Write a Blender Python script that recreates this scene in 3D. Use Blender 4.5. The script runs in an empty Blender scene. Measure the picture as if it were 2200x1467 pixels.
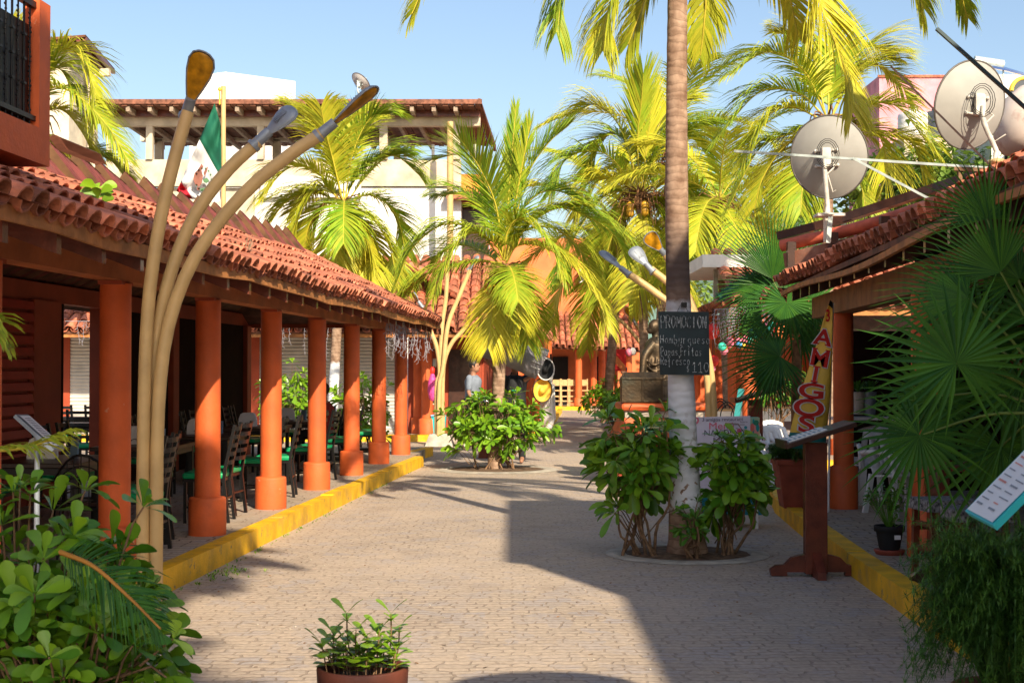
import bpy, bmesh, math, random
from mathutils import Vector, Matrix, noise
R=math.radians; PI=math.pi
V=Vector
random.seed(7)
scene=bpy.context.scene
COL=scene.collection
# ---------------------------------------------------------------- camera maths
F=3055.6; PITCH=R(1.153); CAMZ=1.70
def ray(px,py):
    a=733.5-py
    return V((px-1100, F*math.cos(PITCH)-a*math.sin(PITCH), F*math.sin(PITCH)+a*math.cos(PITCH)))
def P(px,py,D):
    r=ray(px,py); k=D/r.y
    return V((r.x*k, D, CAMZ+r.z*k))
def G(px,py,z=0):
    r=ray(px,py); k=(z-CAMZ)/r.z
    return V((r.x*k,r.y*k,z))
def L(xp,y,z=0): return V((xp+.065*y,y,z))     # frame that runs along the street
# ---------------------------------------------------------------- materials
def nodes(m):
    m.use_nodes=True; nt=m.node_tree; return nt, nt.nodes, nt.links
MATS={}
def mat(name,c,rough=.7,var=.12,scale=6.,bump=.0,bscale=30.,c2=None,tint=0.,metal=0.,spec=.4,trans=0.,sub=None,stain=0.,stainc=(.08,.06,.05),coat=0.,detail=4,chip=None):
    if name in MATS: return MATS[name]
    m=bpy.data.materials.new(name); nt,N,Lk=nodes(m)
    b=N['Principled BSDF']; out=N['Material Output']
    b.inputs['Roughness'].default_value=rough; b.inputs['Metallic'].default_value=metal
    b.inputs['Specular IOR Level'].default_value=spec
    b.inputs['Coat Weight'].default_value=coat
    tc=N.new('ShaderNodeTexCoord')
    nz=N.new('ShaderNodeTexNoise'); nz.inputs['Scale'].default_value=scale; nz.inputs['Detail'].default_value=detail
    Lk.new(tc.outputs['Object'],nz.inputs['Vector'])
    mx=N.new('ShaderNodeMix'); mx.data_type='RGBA'
    c2=c2 or tuple(max(0,x*(1-var*2.2)) for x in c)
    ca=tuple(min(1,x*(1+var*.6)) for x in c)
    mx.inputs['A'].default_value=(*ca,1); mx.inputs['B'].default_value=(*c2,1)
    rp=N.new('ShaderNodeMapRange'); rp.inputs['From Min'].default_value=.35; rp.inputs['From Max'].default_value=.68
    Lk.new(nz.outputs['Fac'],rp.inputs['Value']); Lk.new(rp.outputs['Result'],mx.inputs['Factor'])
    last=mx.outputs['Result']
    if tint:
        at=N.new('ShaderNodeAttribute'); at.attribute_name='tint'
        if sub:
            m2=N.new('ShaderNodeMix'); m2.data_type='RGBA'; m2.inputs['B'].default_value=(*sub,1)
            Lk.new(last,m2.inputs['A']); Lk.new(at.outputs['Fac'],m2.inputs['Factor']); last=m2.outputs['Result']
        else:
            hv=N.new('ShaderNodeHueSaturation')
            mr=N.new('ShaderNodeMapRange'); mr.inputs['To Min'].default_value=1-tint; mr.inputs['To Max'].default_value=1+tint
            Lk.new(at.outputs['Fac'],mr.inputs['Value']); Lk.new(mr.outputs['Result'],hv.inputs['Value'])
            Lk.new(last,hv.inputs['Color']); last=hv.outputs['Color']
    if stain:
        n2=N.new('ShaderNodeTexNoise'); n2.inputs['Scale'].default_value=2.3; n2.inputs['Detail'].default_value=8; n2.inputs['Roughness'].default_value=.7
        Lk.new(tc.outputs['Object'],n2.inputs['Vector'])
        r2=N.new('ShaderNodeMapRange'); r2.inputs['From Min'].default_value=.52; r2.inputs['From Max'].default_value=.72; r2.inputs['To Max'].default_value=stain
        Lk.new(n2.outputs['Fac'],r2.inputs['Value'])
        m3=N.new('ShaderNodeMix'); m3.data_type='RGBA'; m3.inputs['B'].default_value=(*stainc,1)
        Lk.new(last,m3.inputs['A']); Lk.new(r2.outputs['Result'],m3.inputs['Factor']); last=m3.outputs['Result']
    if chip:
        n5=N.new('ShaderNodeTexNoise'); n5.inputs['Scale'].default_value=chip[1]; n5.inputs['Detail'].default_value=8; n5.inputs['Roughness'].default_value=.75; Lk.new(tc.outputs['Object'],n5.inputs['Vector'])
        r5=N.new('ShaderNodeMapRange'); r5.inputs['From Min'].default_value=chip[2]; r5.inputs['From Max'].default_value=chip[2]+.03; r5.inputs['To Max'].default_value=.8; Lk.new(n5.outputs['Fac'],r5.inputs['Value'])
        m5=N.new('ShaderNodeMix'); m5.data_type='RGBA'; m5.inputs['B'].default_value=(*chip[0],1); Lk.new(last,m5.inputs['A']); Lk.new(r5.outputs['Result'],m5.inputs['Factor']); last=m5.outputs['Result']
    Lk.new(last,b.inputs['Base Color'])
    if bump:
        n3=N.new('ShaderNodeTexNoise'); n3.inputs['Scale'].default_value=bscale; n3.inputs['Detail'].default_value=5
        Lk.new(tc.outputs['Object'],n3.inputs['Vector'])
        bp=N.new('ShaderNodeBump'); bp.inputs['Strength'].default_value=bump; bp.inputs['Distance'].default_value=.02
        Lk.new(n3.outputs['Fac'],bp.inputs['Height']); Lk.new(bp.outputs['Normal'],b.inputs['Normal'])
    if trans:
        t=N.new('ShaderNodeBsdfTranslucent'); Lk.new(last,t.inputs['Color'])
        ms=N.new('ShaderNodeMixShader'); ms.inputs['Fac'].default_value=trans
        Lk.new(b.outputs['BSDF'],ms.inputs[1]); Lk.new(t.outputs['BSDF'],ms.inputs[2]); Lk.new(ms.outputs['Shader'],out.inputs['Surface'])
    MATS[name]=m; return m
M=dict(
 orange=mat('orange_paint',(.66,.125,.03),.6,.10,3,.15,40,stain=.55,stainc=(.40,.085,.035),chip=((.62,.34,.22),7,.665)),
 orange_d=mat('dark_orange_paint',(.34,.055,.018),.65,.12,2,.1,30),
 wood_red=mat('red_brown_wood',(.15,.030,.013),.45,.2,8,.2,60,coat=.2),
 wood_dark=mat('dark_stained_wood',(.055,.022,.014),.4,.2,9,.15,60,coat=.2),
 fascia=mat('ochre_fascia_wood',(.42,.17,.05),.7,.2,7,.2,40),
 under=mat('brown_roof_boards',(.16,.06,.03),.8,.25,5,.2,30),
 tile=mat('terracotta_tile',(.53,.175,.095),.75,.22,5,.35,50,tint=.48,stain=.8,stainc=(.13,.07,.05)),
 maroon=mat('maroon_sheet',(.17,.04,.034),.75,.25,5,.3,40,stain=.6,stainc=(.12,.07,.06)),
 ochre=mat('shaded_ochre_sheet',(.14,.065,.025),.75,.25,5,.2,30),  # sheet ends darkened to carry the shade on the ridge caps
 yellow=mat('yellow_kerb_paint',(.86,.49,.012),.6,.14,4,.25,45,stain=.8,stainc=(.40,.25,.09),chip=((.22,.17,.12),9,.60)),
 tube=mat('cream_lamp_paint',(.62,.42,.18),.45,.08,5,.05,30,stain=.35,stainc=(.35,.22,.11),chip=((.22,.10,.05),11,.69)),
 greym=mat('grey_metal',(.27,.31,.36),.45,.1,8,metal=.3),
 amber=mat('amber_lens',(.55,.26,.01),.35,.25,14),
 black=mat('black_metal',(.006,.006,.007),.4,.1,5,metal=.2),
 green=mat('green_vinyl',(.0,.33,.12),.45,.1,6),
 table=mat('dark_table_wood',(.03,.014,.009),.4,.2,5),
 white=mat('white_paint',(.82,.82,.80),.6,.05,3,.1,30),
 white2=mat('white_plaster',(.80,.79,.76),.75,.06,1.5,.1,20),
 plastic=mat('white_plastic',(.72,.72,.72),.35,.04,3),
 cream=mat('cream_concrete',(.60,.52,.40),.8,.15,2,.2,20,stain=.25,stainc=(.35,.28,.2)),
 concrete=mat('grey_concrete',(.48,.44,.37),.85,.15,6,.3,40),
 pink=mat('pink_plaster',(.75,.32,.38),.8,.15,2,.1,20,stain=.4,stainc=(.55,.2,.2)),
 teal=mat('teal_paint',(.01,.20,.20),.6,.1,3),
 leaf=mat('glossy_leaf',(.06,.21,.014),.36,.15,9,tint=1.,sub=(.27,.46,.02),trans=.2,spec=.5),
 leafd=mat('dark_glossy_leaf',(.04,.15,.015),.34,.15,9,tint=1.,sub=(.16,.36,.02),trans=.15,spec=.5),
 palm=mat('palm_leaflet',(.18,.37,.024),.45,.15,4,tint=1.,sub=(.61,.54,.04),trans=.3,spec=.25),
 palmg=mat('green_palm_leaflet',(.13,.30,.02),.45,.15,4,tint=1.,sub=(.40,.42,.025),trans=.28,spec=.35),
 rachis=mat('yellow_leafstalk',(.50,.42,.04),.5,.1,5),
 fan=mat('fan_palm_leaf',(.024,.10,.018),.5,.15,5,tint=1.,sub=(.10,.26,.02),trans=.15,spec=.25),
 fibre=mat('brown_palm_fibre',(.25,.12,.05),.9,.3,12),
 coco=mat('yellow_coconut',(.60,.33,.03),.45,.2,6),
 stem=mat('woody_stem',(.22,.13,.07),.85,.25,14,.3,60),
 soil=mat('brown_soil',(.16,.10,.06),.95,.3,12,.6,50),
 terra=mat('terracotta_pot',(.12,.035,.022),.6,.15,7,.1,40),
 terra2=mat('red_clay_planter',(.33,.07,.04),.7,.15,6,.1,40),
 dish=mat('grey_dish_paint',(.36,.36,.335),.55,.06,4),
 galv=mat('galvanised_steel',(.52,.60,.58),.4,.12,9,metal=.25),
 steeld=mat('dark_steel_bar',(.03,.06,.07),.45,.1,6,metal=.2),
 dark=mat('interior_shade_dark',(.022,.010,.006),.95,.1,4,spec=.1),  # near-black colour stands in for the shade inside the restaurants
 bronze=mat('bronze',(.075,.052,.03),.5,.35,7,.3,25,c2=(.06,.045,.03),metal=.75,stain=.4,stainc=(.07,.11,.09)),
 skin=mat('skin',(.36,.18,.11),.55,.05,5),
 hair=mat('dark_hair',(.015,.011,.01),.5,.1,20),
 blackc=mat('black_cloth',(.015,.017,.02),.8,.1,9),
 greyc=mat('grey_blue_cloth',(.20,.24,.30),.85,.1,9),
 redc=mat('red_cloth',(.25,.02,.015),.85,.1,9),
 whitec=mat('white_cloth',(.75,.75,.73),.85,.05,9),
 tarp=mat('grey_tarp',(.33,.32,.36),.7,.1,5),
 greenc=mat('green_cloth',(.02,.22,.09),.85,.1,9),
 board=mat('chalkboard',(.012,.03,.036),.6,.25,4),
 chalk=mat('chalk',(.62,.68,.70),.95,.5,60),
 lav=mat('lavender_paper',(.68,.67,.82),.5,.04,3),
 paper=mat('white_paper',(.75,.77,.78),.5,.04,3),
 ink=mat('dark_ink',(.06,.04,.10),.7,.1,5),
 redink=mat('red_ink',(.65,.02,.015),.5,.1,5),
 fy=mat('yellow_banner',(.88,.56,.07),.55,.08,4),
 fw=mat('flag_white',(.72,.72,.72),.8,.05,3,trans=.2),
 fg=mat('flag_green',(.01,.14,.08),.8,.05,3,trans=.2),
 fr=mat('flag_red',(.60,.02,.04),.8,.05,3,trans=.2),
 fb=mat('emblem_brown',(.25,.10,.07),.8,.2,9), fe=mat('emblem_green',(.10,.22,.10),.8,.2,9),
 turq=mat('turquoise_paint',(.02,.45,.50),.5,.05,3),
 pinkm=mat('pink_net',(.80,.08,.35),.6,.2,30),
 wood=mat('pale_pine',(.62,.40,.18),.6,.15,6,.1,40),
 rust=mat('rusty_white_tank',(.70,.62,.55),.6,.1,3,stain=.95,stainc=(.30,.07,.03)),
 redsign=mat('red_sign',(.75,.02,.02),.5,.05,3), oran2=mat('orange_stripe',(.75,.22,.06),.5,.05,3),
 brick=mat('red_brick',(.50,.16,.10),.85,.3,9,.3,30),
 fern=mat('fern_green',(.022,.085,.014),.5,.2,9,tint=1.,sub=(.10,.24,.03),trans=.15),
 tree=mat('tree_leaf',(.08,.18,.03),.5,.2,3,tint=1.,sub=(.22,.34,.05),trans=.2),
 glass=mat('dark_glass',(.03,.04,.05),.1,.05,3,spec=.8),
 patt=mat('patterned_cloth',(.25,.25,.25),.8,.5,45,c2=(.01,.01,.012)),
 blue=mat('solar_blue',(.05,.12,.35),.15,.05,3,spec=.8),
 pinkb=mat('balloon_pink',(.8,.2,.3),.4,.05,3), blueb=mat('balloon_blue',(.05,.3,.6),.4,.05,3), tealb=mat('balloon_teal',(.05,.55,.4),.4,.05,3), redb=mat('lantern_red',(.75,.03,.02),.5,.1,4), yelb=mat('balloon_yellow',(.8,.5,.05),.4,.05,3),
)
def _hill():
    m=mat('far_hill',(.10,.17,.15),.9,.2,.05)
    return m
M['hill']=_hill()
# paving
def paving(name,a,b_,c,bw,bh,mortar,shift):
    m=bpy.data.materials.new(name); nt,N,Lk=nodes(m); b=N['Principled BSDF']; b.inputs['Roughness'].default_value=.72; b.inputs['Specular IOR Level'].default_value=.3
    tc=N.new('ShaderNodeTexCoord')
    nz=N.new('ShaderNodeTexNoise'); nz.inputs['Scale'].default_value=5; nz.inputs['Detail'].default_value=3
    Lk.new(tc.outputs['Object'],nz.inputs['Vector'])
    sb=N.new('ShaderNodeVectorMath'); sb.operation='SUBTRACT'; sb.inputs[1].default_value=(.5,.5,.5); Lk.new(nz.outputs['Color'],sb.inputs[0])
    sc=N.new('ShaderNodeVectorMath'); sc.operation='SCALE'; sc.inputs['Scale'].default_value=shift; Lk.new(sb.outputs[0],sc.inputs[0])
    ad=N.new('ShaderNodeVectorMath'); ad.operation='ADD'; Lk.new(tc.outputs['Object'],ad.inputs[0]); Lk.new(sc.outputs[0],ad.inputs[1])
    br=N.new('ShaderNodeTexBrick'); br.inputs['Scale'].default_value=1; br.inputs['Brick Width'].default_value=bw; br.inputs['Row Height'].default_value=bh
    br.inputs['Mortar Size'].default_value=.010; br.inputs['Mortar Smooth'].default_value=.5
    br.inputs['Color1'].default_value=(*a,1); br.inputs['Color2'].default_value=(*b_,1); br.inputs['Mortar'].default_value=(*mortar,1)
    br.offset=.5; br.squash=1.3; br.squash_frequency=3
    Lk.new(ad.outputs[0],br.inputs['Vector'])
    # per-stone hue from a voronoi
    vo=N.new('ShaderNodeTexVoronoi'); vo.inputs['Scale'].default_value=5.5; Lk.new(ad.outputs[0],vo.inputs['Vector'])
    sp=N.new('ShaderNodeSeparateColor'); Lk.new(vo.outputs['Color'],sp.inputs[0])
    mr=N.new('ShaderNodeMapRange'); mr.inputs['From Min'].default_value=.55; mr.inputs['To Max'].default_value=.75; Lk.new(sp.outputs[0],mr.inputs['Value'])
    mx=N.new('ShaderNodeMix'); mx.data_type='RGBA'; mx.inputs['B'].default_value=(*c,1); Lk.new(br.outputs['Color'],mx.inputs['A']); Lk.new(mr.outputs['Result'],mx.inputs['Factor'])
    # keep joints dark
    m2=N.new('ShaderNodeMix'); m2.data_type='RGBA'; m2.inputs['B'].default_value=(*mortar,1); Lk.new(mx.outputs['Result'],m2.inputs['A']); Lk.new(br.outputs['Fac'],m2.inputs['Factor'])
    # sand and dust patches with a shape of their own
    n2=N.new('ShaderNodeTexNoise'); n2.inputs['Scale'].default_value=.55; n2.inputs['Detail'].default_value=7; n2.inputs['Roughness'].default_value=.65; Lk.new(tc.outputs['Object'],n2.inputs['Vector'])
    r2=N.new('ShaderNodeMapRange'); r2.inputs['From Min'].default_value=.40; r2.inputs['From Max'].default_value=.62; r2.inputs['To Max'].default_value=.6; Lk.new(n2.outputs['Fac'],r2.inputs['Value'])
    m3=N.new('ShaderNodeMix'); m3.data_type='RGBA'; m3.inputs['B'].default_value=(*[x*1.06 for x in a],1); Lk.new(m2.outputs['Result'],m3.inputs['A']); Lk.new(r2.outputs['Result'],m3.inputs['Factor'])
    n6=N.new('ShaderNodeTexNoise'); n6.inputs['Scale'].default_value=1.4; n6.inputs['Detail'].default_value=9; n6.inputs['Roughness'].default_value=.7; Lk.new(tc.outputs['Object'],n6.inputs['Vector'])
    r6=N.new('ShaderNodeMapRange'); r6.inputs['From Min'].default_value=.53; r6.inputs['From Max'].default_value=.66; r6.inputs['To Max'].default_value=.42; Lk.new(n6.outputs['Fac'],r6.inputs['Value'])
    m6=N.new('ShaderNodeMix'); m6.data_type='RGBA'; m6.inputs['B'].default_value=(.27,.215,.17,1); Lk.new(m3.outputs['Result'],m6.inputs['A']); Lk.new(r6.outputs['Result'],m6.inputs['Factor']); m3=m6
    n4=N.new('ShaderNodeTexNoise'); n4.inputs['Scale'].default_value=28; n4.inputs['Detail'].default_value=5; Lk.new(tc.outputs['Object'],n4.inputs['Vector'])
    hv=N.new('ShaderNodeHueSaturation'); r4=N.new('ShaderNodeMapRange'); r4.inputs['From Min'].default_value=.3; r4.inputs['From Max'].default_value=.7; r4.inputs['To Min'].default_value=.82; r4.inputs['To Max'].default_value=1.14
    Lk.new(n4.outputs['Fac'],r4.inputs['Value']); Lk.new(r4.outputs['Result'],hv.inputs['Value']); Lk.new(m3.outputs['Result'],hv.inputs['Color'])
    Lk.new(hv.outputs['Color'],b.inputs['Base Color'])
    bp=N.new('ShaderNodeBump'); bp.invert=True; bp.inputs['Strength'].default_value=.55; bp.inputs['Distance'].default_value=.010; Lk.new(br.outputs['Fac'],bp.inputs['Height'])
    b2=N.new('ShaderNodeBump'); b2.inputs['Strength'].default_value=.35; b2.inputs['Distance'].default_value=.01; Lk.new(n4.outputs['Fac'],b2.inputs['Height']); Lk.new(bp.outputs['Normal'],b2.inputs['Normal'])
    Lk.new(b2.outputs['Normal'],b.inputs['Normal']); return m
M['pave']=paving('street_paving',(.47,.385,.30),(.40,.335,.27),(.35,.33,.34),.165,.088,(.29,.235,.185),.14)
M['walk']=paving('walkway_paving',(.42,.34,.255),(.34,.275,.21),(.33,.31,.30),.26,.13,(.13,.095,.07),.08)
def trunkmat(name,white0=None,white1=None,dark1=None):
    m=bpy.data.materials.new(name); nt,N,Lk=nodes(m); b=N['Principled BSDF']; b.inputs['Roughness'].default_value=.85; b.inputs['Specular IOR Level'].default_value=.2
    tc=N.new('ShaderNodeTexCoord'); sx=N.new('ShaderNodeSeparateXYZ'); Lk.new(tc.outputs['Object'],sx.inputs[0])
    nz=N.new('ShaderNodeTexNoise'); nz.inputs['Scale'].default_value=9; nz.inputs['Detail'].default_value=6
    mp=N.new('ShaderNodeMapping'); mp.inputs['Scale'].default_value=(1,1,.8); Lk.new(tc.outputs['Object'],mp.inputs[0]); Lk.new(mp.outputs[0],nz.inputs['Vector'])
    cr=N.new('ShaderNodeValToRGB'); cr.color_ramp.elements[0].position=.3; cr.color_ramp.elements[0].color=(.17,.10,.065,1); cr.color_ramp.elements[1].position=.7; cr.color_ramp.elements[1].color=(.40,.28,.20,1)
    Lk.new(nz.outputs['Fac'],cr.inputs[0]); last=cr.outputs[0]
    # ring scars
    wv=N.new('ShaderNodeTexWave'); wv.bands_direction='Z'; wv.inputs['Scale'].default_value=4.2; wv.inputs['Distortion'].default_value=4.5; wv.inputs['Detail'].default_value=2; wv.inputs['Detail Scale'].default_value=1.4
    Lk.new(tc.outputs['Object'],wv.inputs['Vector'])
    rr=N.new('ShaderNodeMapRange'); rr.inputs['From Min'].default_value=.0; rr.inputs['From Max'].default_value=.10; rr.inputs['To Min'].default_value=1; rr.inputs['To Max'].default_value=0; Lk.new(wv.outputs['Fac'],rr.inputs['Value'])
    mm=N.new('ShaderNodeMix'); mm.data_type='RGBA'; mm.inputs['B'].default_value=(.10,.06,.04,1); ms=N.new('ShaderNodeMath'); ms.operation='MULTIPLY'; ms.inputs[1].default_value=.38
    Lk.new(rr.outputs['Result'],ms.inputs[0]); Lk.new(ms.outputs[0],mm.inputs['Factor']); Lk.new(last,mm.inputs['A']); last=mm.outputs['Result']
    def band(lo,hi,col,last,edge=.03,chip=True):
        n=N.new('ShaderNodeTexNoise'); n.inputs['Scale'].default_value=14; n.inputs['Detail'].default_value=6; Lk.new(tc.outputs['Object'],n.inputs['Vector'])
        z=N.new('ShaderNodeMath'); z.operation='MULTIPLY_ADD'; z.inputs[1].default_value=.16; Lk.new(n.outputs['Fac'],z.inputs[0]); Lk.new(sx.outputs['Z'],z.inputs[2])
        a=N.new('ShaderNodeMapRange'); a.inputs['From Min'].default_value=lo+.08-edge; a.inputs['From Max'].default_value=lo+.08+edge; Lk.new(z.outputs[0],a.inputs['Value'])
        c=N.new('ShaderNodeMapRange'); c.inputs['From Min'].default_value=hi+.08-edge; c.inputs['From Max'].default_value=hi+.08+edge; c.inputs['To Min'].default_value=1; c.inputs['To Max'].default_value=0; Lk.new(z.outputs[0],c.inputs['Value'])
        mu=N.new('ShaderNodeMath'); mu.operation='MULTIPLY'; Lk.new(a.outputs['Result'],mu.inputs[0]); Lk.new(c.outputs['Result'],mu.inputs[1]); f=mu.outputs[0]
        if chip:
            q=N.new('ShaderNodeTexNoise'); q.inputs['Scale'].default_value=16; q.inputs['Detail'].default_value=3; Lk.new(tc.outputs['Object'],q.inputs['Vector'])
            w=N.new('ShaderNodeMapRange'); w.inputs['From Min'].default_value=.36; w.inputs['From Max'].default_value=.40; Lk.new(q.outputs['Fac'],w.inputs['Value'])
            zz=N.new('ShaderNodeMapRange'); zz.inputs['From Min'].default_value=lo+.2; zz.inputs['From Max'].default_value=lo+1.0; zz.inputs['To Min'].default_value=0; zz.inputs['To Max'].default_value=1; Lk.new(sx.outputs['Z'],zz.inputs['Value'])
            mxx=N.new('ShaderNodeMath'); mxx.operation='MAXIMUM'; Lk.new(w.outputs['Result'],mxx.inputs[0]); Lk.new(zz.outputs['Result'],mxx.inputs[1])
            m2=N.new('ShaderNodeMath'); m2.operation='MULTIPLY'; Lk.new(f,m2.inputs[0]); Lk.new(mxx.outputs[0],m2.inputs[1]); f=m2.outputs[0]
        x=N.new('ShaderNodeMix'); x.data_type='RGBA'; x.inputs['B'].default_value=(*col,1); Lk.new(last,x.inputs['A']); Lk.new(f,x.inputs['Factor']); return x.outputs['Result']
    if white1:
        last=band(white0,white1,(.66,.68,.72),last)
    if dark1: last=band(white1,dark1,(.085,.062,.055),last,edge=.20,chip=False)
    Lk.new(last,b.inputs['Base Color'])
    bp=N.new('ShaderNodeBump'); bp.inputs['Strength'].default_value=.28; bp.inputs['Distance'].default_value=.015; Lk.new(wv.outputs['Fac'],bp.inputs['Height']); 
    b2=N.new('ShaderNodeBump'); b2.inputs['Strength'].default_value=.5; b2.inputs['Distance'].default_value=.01; Lk.new(nz.outputs['Fac'],b2.inputs['Height']); Lk.new(bp.outputs['Normal'],b2.inputs['Normal'])
    Lk.new(b2.outputs['Normal'],b.inputs['Normal']); return m
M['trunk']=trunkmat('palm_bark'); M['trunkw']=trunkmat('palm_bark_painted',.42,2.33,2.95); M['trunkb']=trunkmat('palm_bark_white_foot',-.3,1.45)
# ---------------------------------------------------------------- mesh builder
def frame(d,up=V((0,0,1))):
    d=d.normalized(); s=d.cross(up)
    if s.length<1e-3: s=d.cross(V((0,1,0)))
    s.normalize(); return s, s.cross(d).normalized()
def cat(pts,n):
    pts=[V(p) for p in pts]
    if len(pts)==2: return [pts[0].lerp(pts[1],i/(n-1)) for i in range(n)]
    q=[2*pts[0]-pts[1]]+pts+[2*pts[-1]-pts[-2]]; k=len(pts)-1; o=[]
    for i in range(n):
        t=i/(n-1)*k; j=min(int(t),k-1); t-=j; a,b,c,d=q[j:j+4]
        o.append(.5*((2*b)+(c-a)*t+(2*a-5*b+4*c-d)*t*t+(3*b-a-3*c+d)*t*t*t))
    return o
class MB:
    def __init__(s): s.v=[]; s.f=[]; s.m=[]; s.t=[]; s.sm=[]
    def add(s,vs,fs,m=0,t=.5,sm=False):
        o=len(s.v); s.v+=[V(v) for v in vs]
        for f in fs: s.f.append([i+o for i in f]); s.m.append(m); s.t.append(t); s.sm.append(sm)
        return s
    def box(s,a,b,m=0,fn=None,t=.5):
        x0,y0,z0=a; x1,y1,z1=b
        vs=[(x0,y0,z0),(x1,y0,z0),(x1,y1,z0),(x0,y1,z0),(x0,y0,z1),(x1,y0,z1),(x1,y1,z1),(x0,y1,z1)]
        if fn: vs=[fn(*v) for v in vs]
        return s.add(vs,[(0,3,2,1),(4,5,6,7),(0,1,5,4),(1,2,6,5),(2,3,7,6),(3,0,4,7)],m,t)
    def hexa(s,vs,m=0,t=.5): return s.add(vs,[(0,3,2,1),(4,5,6,7),(0,1,5,4),(1,2,6,5),(2,3,7,6),(3,0,4,7)],m,t)
    def bar(s,a,b,w,h,m=0,up=V((0,0,1)),t=.5):
        a=V(a); b=V(b); sd,u=frame(b-a,up); sd*=w/2; u*=h/2
        return s.hexa([a-sd-u,a+sd-u,b+sd-u,b-sd-u,a-sd+u,a+sd+u,b+sd+u,b-sd+u],m,t)
    def tube(s,pts,rad,seg=8,m=0,t=.5,cap=True,sx=1.,sm=True):
        pts=[V(p) for p in pts]; n=len(pts)
        if not hasattr(rad,'__len__'): rad=[rad]*n
        o=[]; d0=(pts[1]-pts[0]).normalized(); sd,u=frame(d0)
        for i,p in enumerate(pts):
            d=(pts[min(i+1,n-1)]-pts[max(i-1,0)]).normalized()
            sd=(sd-d*sd.dot(d)).normalized(); u=sd.cross(d)
            for k in range(seg):
                a=2*PI*k/seg; o.append(p+sd*math.cos(a)*rad[i]*sx+u*math.sin(a)*rad[i])
        fs=[(i*seg+k,i*seg+(k+1)%seg,(i+1)*seg+(k+1)%seg,(i+1)*seg+k) for i in range(n-1) for k in range(seg)]
        s.add(o,fs,m,t,sm)
        if cap: s.add(o[:seg],[list(range(seg))[::-1]],m,t); s.add(o[-seg:],[list(range(seg))],m,t)
        return s
    def lathe(s,c,prof,seg=20,m=0,t=.5,cap=True,sx=1,sy=1):
        c=V(c); o=[]
        for r,z in prof:
            for k in range(seg):
                a=2*PI*k/seg; o.append(c+V((r*sx*math.cos(a),r*sy*math.sin(a),z)))
        n=len(prof)
        s.add(o,[(i*seg+k,i*seg+(k+1)%seg,(i+1)*seg+(k+1)%seg,(i+1)*seg+k) for i in range(n-1) for k in range(seg)],m,t,True)
        if cap: s.add(o[:seg],[list(range(seg))[::-1]],m,t); s.add(o[-seg:],[list(range(seg))],m,t)
        return s
    def loft(s,rings,seg=16,m=0,t=.5):   # (x,y,z,rx,ry)
        o=[]
        for x,y,z,rx,ry in rings:
            for k in range(seg):
                a=2*PI*k/seg; o.append(V((x+rx*math.cos(a),y+ry*math.sin(a),z)))
        n=len(rings)
        s.add(o,[(i*seg+k,i*seg+(k+1)%seg,(i+1)*seg+(k+1)%seg,(i+1)*seg+k) for i in range(n-1) for k in range(seg)],m,t,True)
        s.add(o[:seg],[list(range(seg))[::-1]],m,t); s.add(o[-seg:],[list(range(seg))],m,t); return s
    def ball(s,c,r,m=0,t=.5,seg=12,sz=1.,sx=1.,sy=1.):
        n=max(5,seg//2); pr=[(max(1e-4,r*math.sin(PI*i/n)),-r*sz*math.cos(PI*i/n)) for i in range(n+1)]
        return s.lathe(c,pr,seg,m,t,False,sx,sy)
    def quad(s,a,b,c,d,m=0,t=.5): return s.add([a,b,c,d],[(0,1,2,3)],m,t)
    def sheet(s,a,b,c,d,th,m=0):        # solid panel from four corners
        a,b,c,d=map(V,(a,b,c,d)); n=(b-a).cross(d-a).normalized()*th
        return s.hexa([a,b,c,d,a+n,b+n,c+n,d+n],m)
    def text(s,txt,o,xd,yd,h,m=0,bold=0.,align='LEFT',sx=1.,ext=0.):
        o=V(o); xd=V(xd).normalized(); yd=V(yd).normalized(); zd=xd.cross(yd)
        cu=bpy.data.curves.new('t','FONT'); cu.body=txt; cu.size=h*1.38; cu.offset=bold*h; cu.align_x=align; cu.resolution_u=5; cu.extrude=ext
        ob=bpy.data.objects.new('t',cu); COL.objects.link(ob)
        dg=bpy.context.evaluated_depsgraph_get(); me=ob.evaluated_get(dg).to_mesh()
        s.add([o+xd*v.co.x*sx+yd*v.co.y+zd*v.co.z for v in me.vertices],[list(p.vertices) for p in me.polygons],m)
        ob.evaluated_get(dg).to_mesh_clear(); bpy.data.objects.remove(ob); bpy.data.curves.remove(cu); return s
    def disc(s,c,xd,yd,r,m=0,seg=24,ry=None):
        c=V(c); xd=V(xd).normalized(); yd=V(yd).normalized(); ry=ry or r
        return s.add([c+xd*r*math.cos(2*PI*k/seg)+yd*ry*math.sin(2*PI*k/seg) for k in range(seg)],[list(range(seg))],m)
    def build(s,name,mats,parent=None,loc=None,bevel=0.):
        me=bpy.data.meshes.new(name)
        org=V((0,0,0))
        if parent is not None:
            q=parent
            while q is not None: org=org+V(q.location); q=q.parent
        elif loc is not None: org=V(loc)
        me.from_pydata([v-org for v in s.v],[],s.f)
        if not isinstance(mats,(list,tuple)): mats=[mats]
        for m in mats: me.materials.append(m)
        me.polygons.foreach_set('material_index',s.m); me.polygons.foreach_set('use_smooth',s.sm)
        at=me.attributes.new('tint','FLOAT','FACE'); at.data.foreach_set('value',s.t)
        me.update()
        o=bpy.data.objects.new(name,me); COL.objects.link(o)
        if parent is not None: o.parent=parent
        elif loc is not None: o.location=loc
        if bevel:
            b=o.modifiers.new('b','BEVEL'); b.width=bevel; b.segments=2; b.limit_method='ANGLE'
        return o
def tag(o,label=None,cat_=None,group=None,kind=None):
    if label: o['label']=label
    if cat_: o['category']=cat_
    if group: o['group']=group
    if kind: o['kind']=kind
    return o
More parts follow.
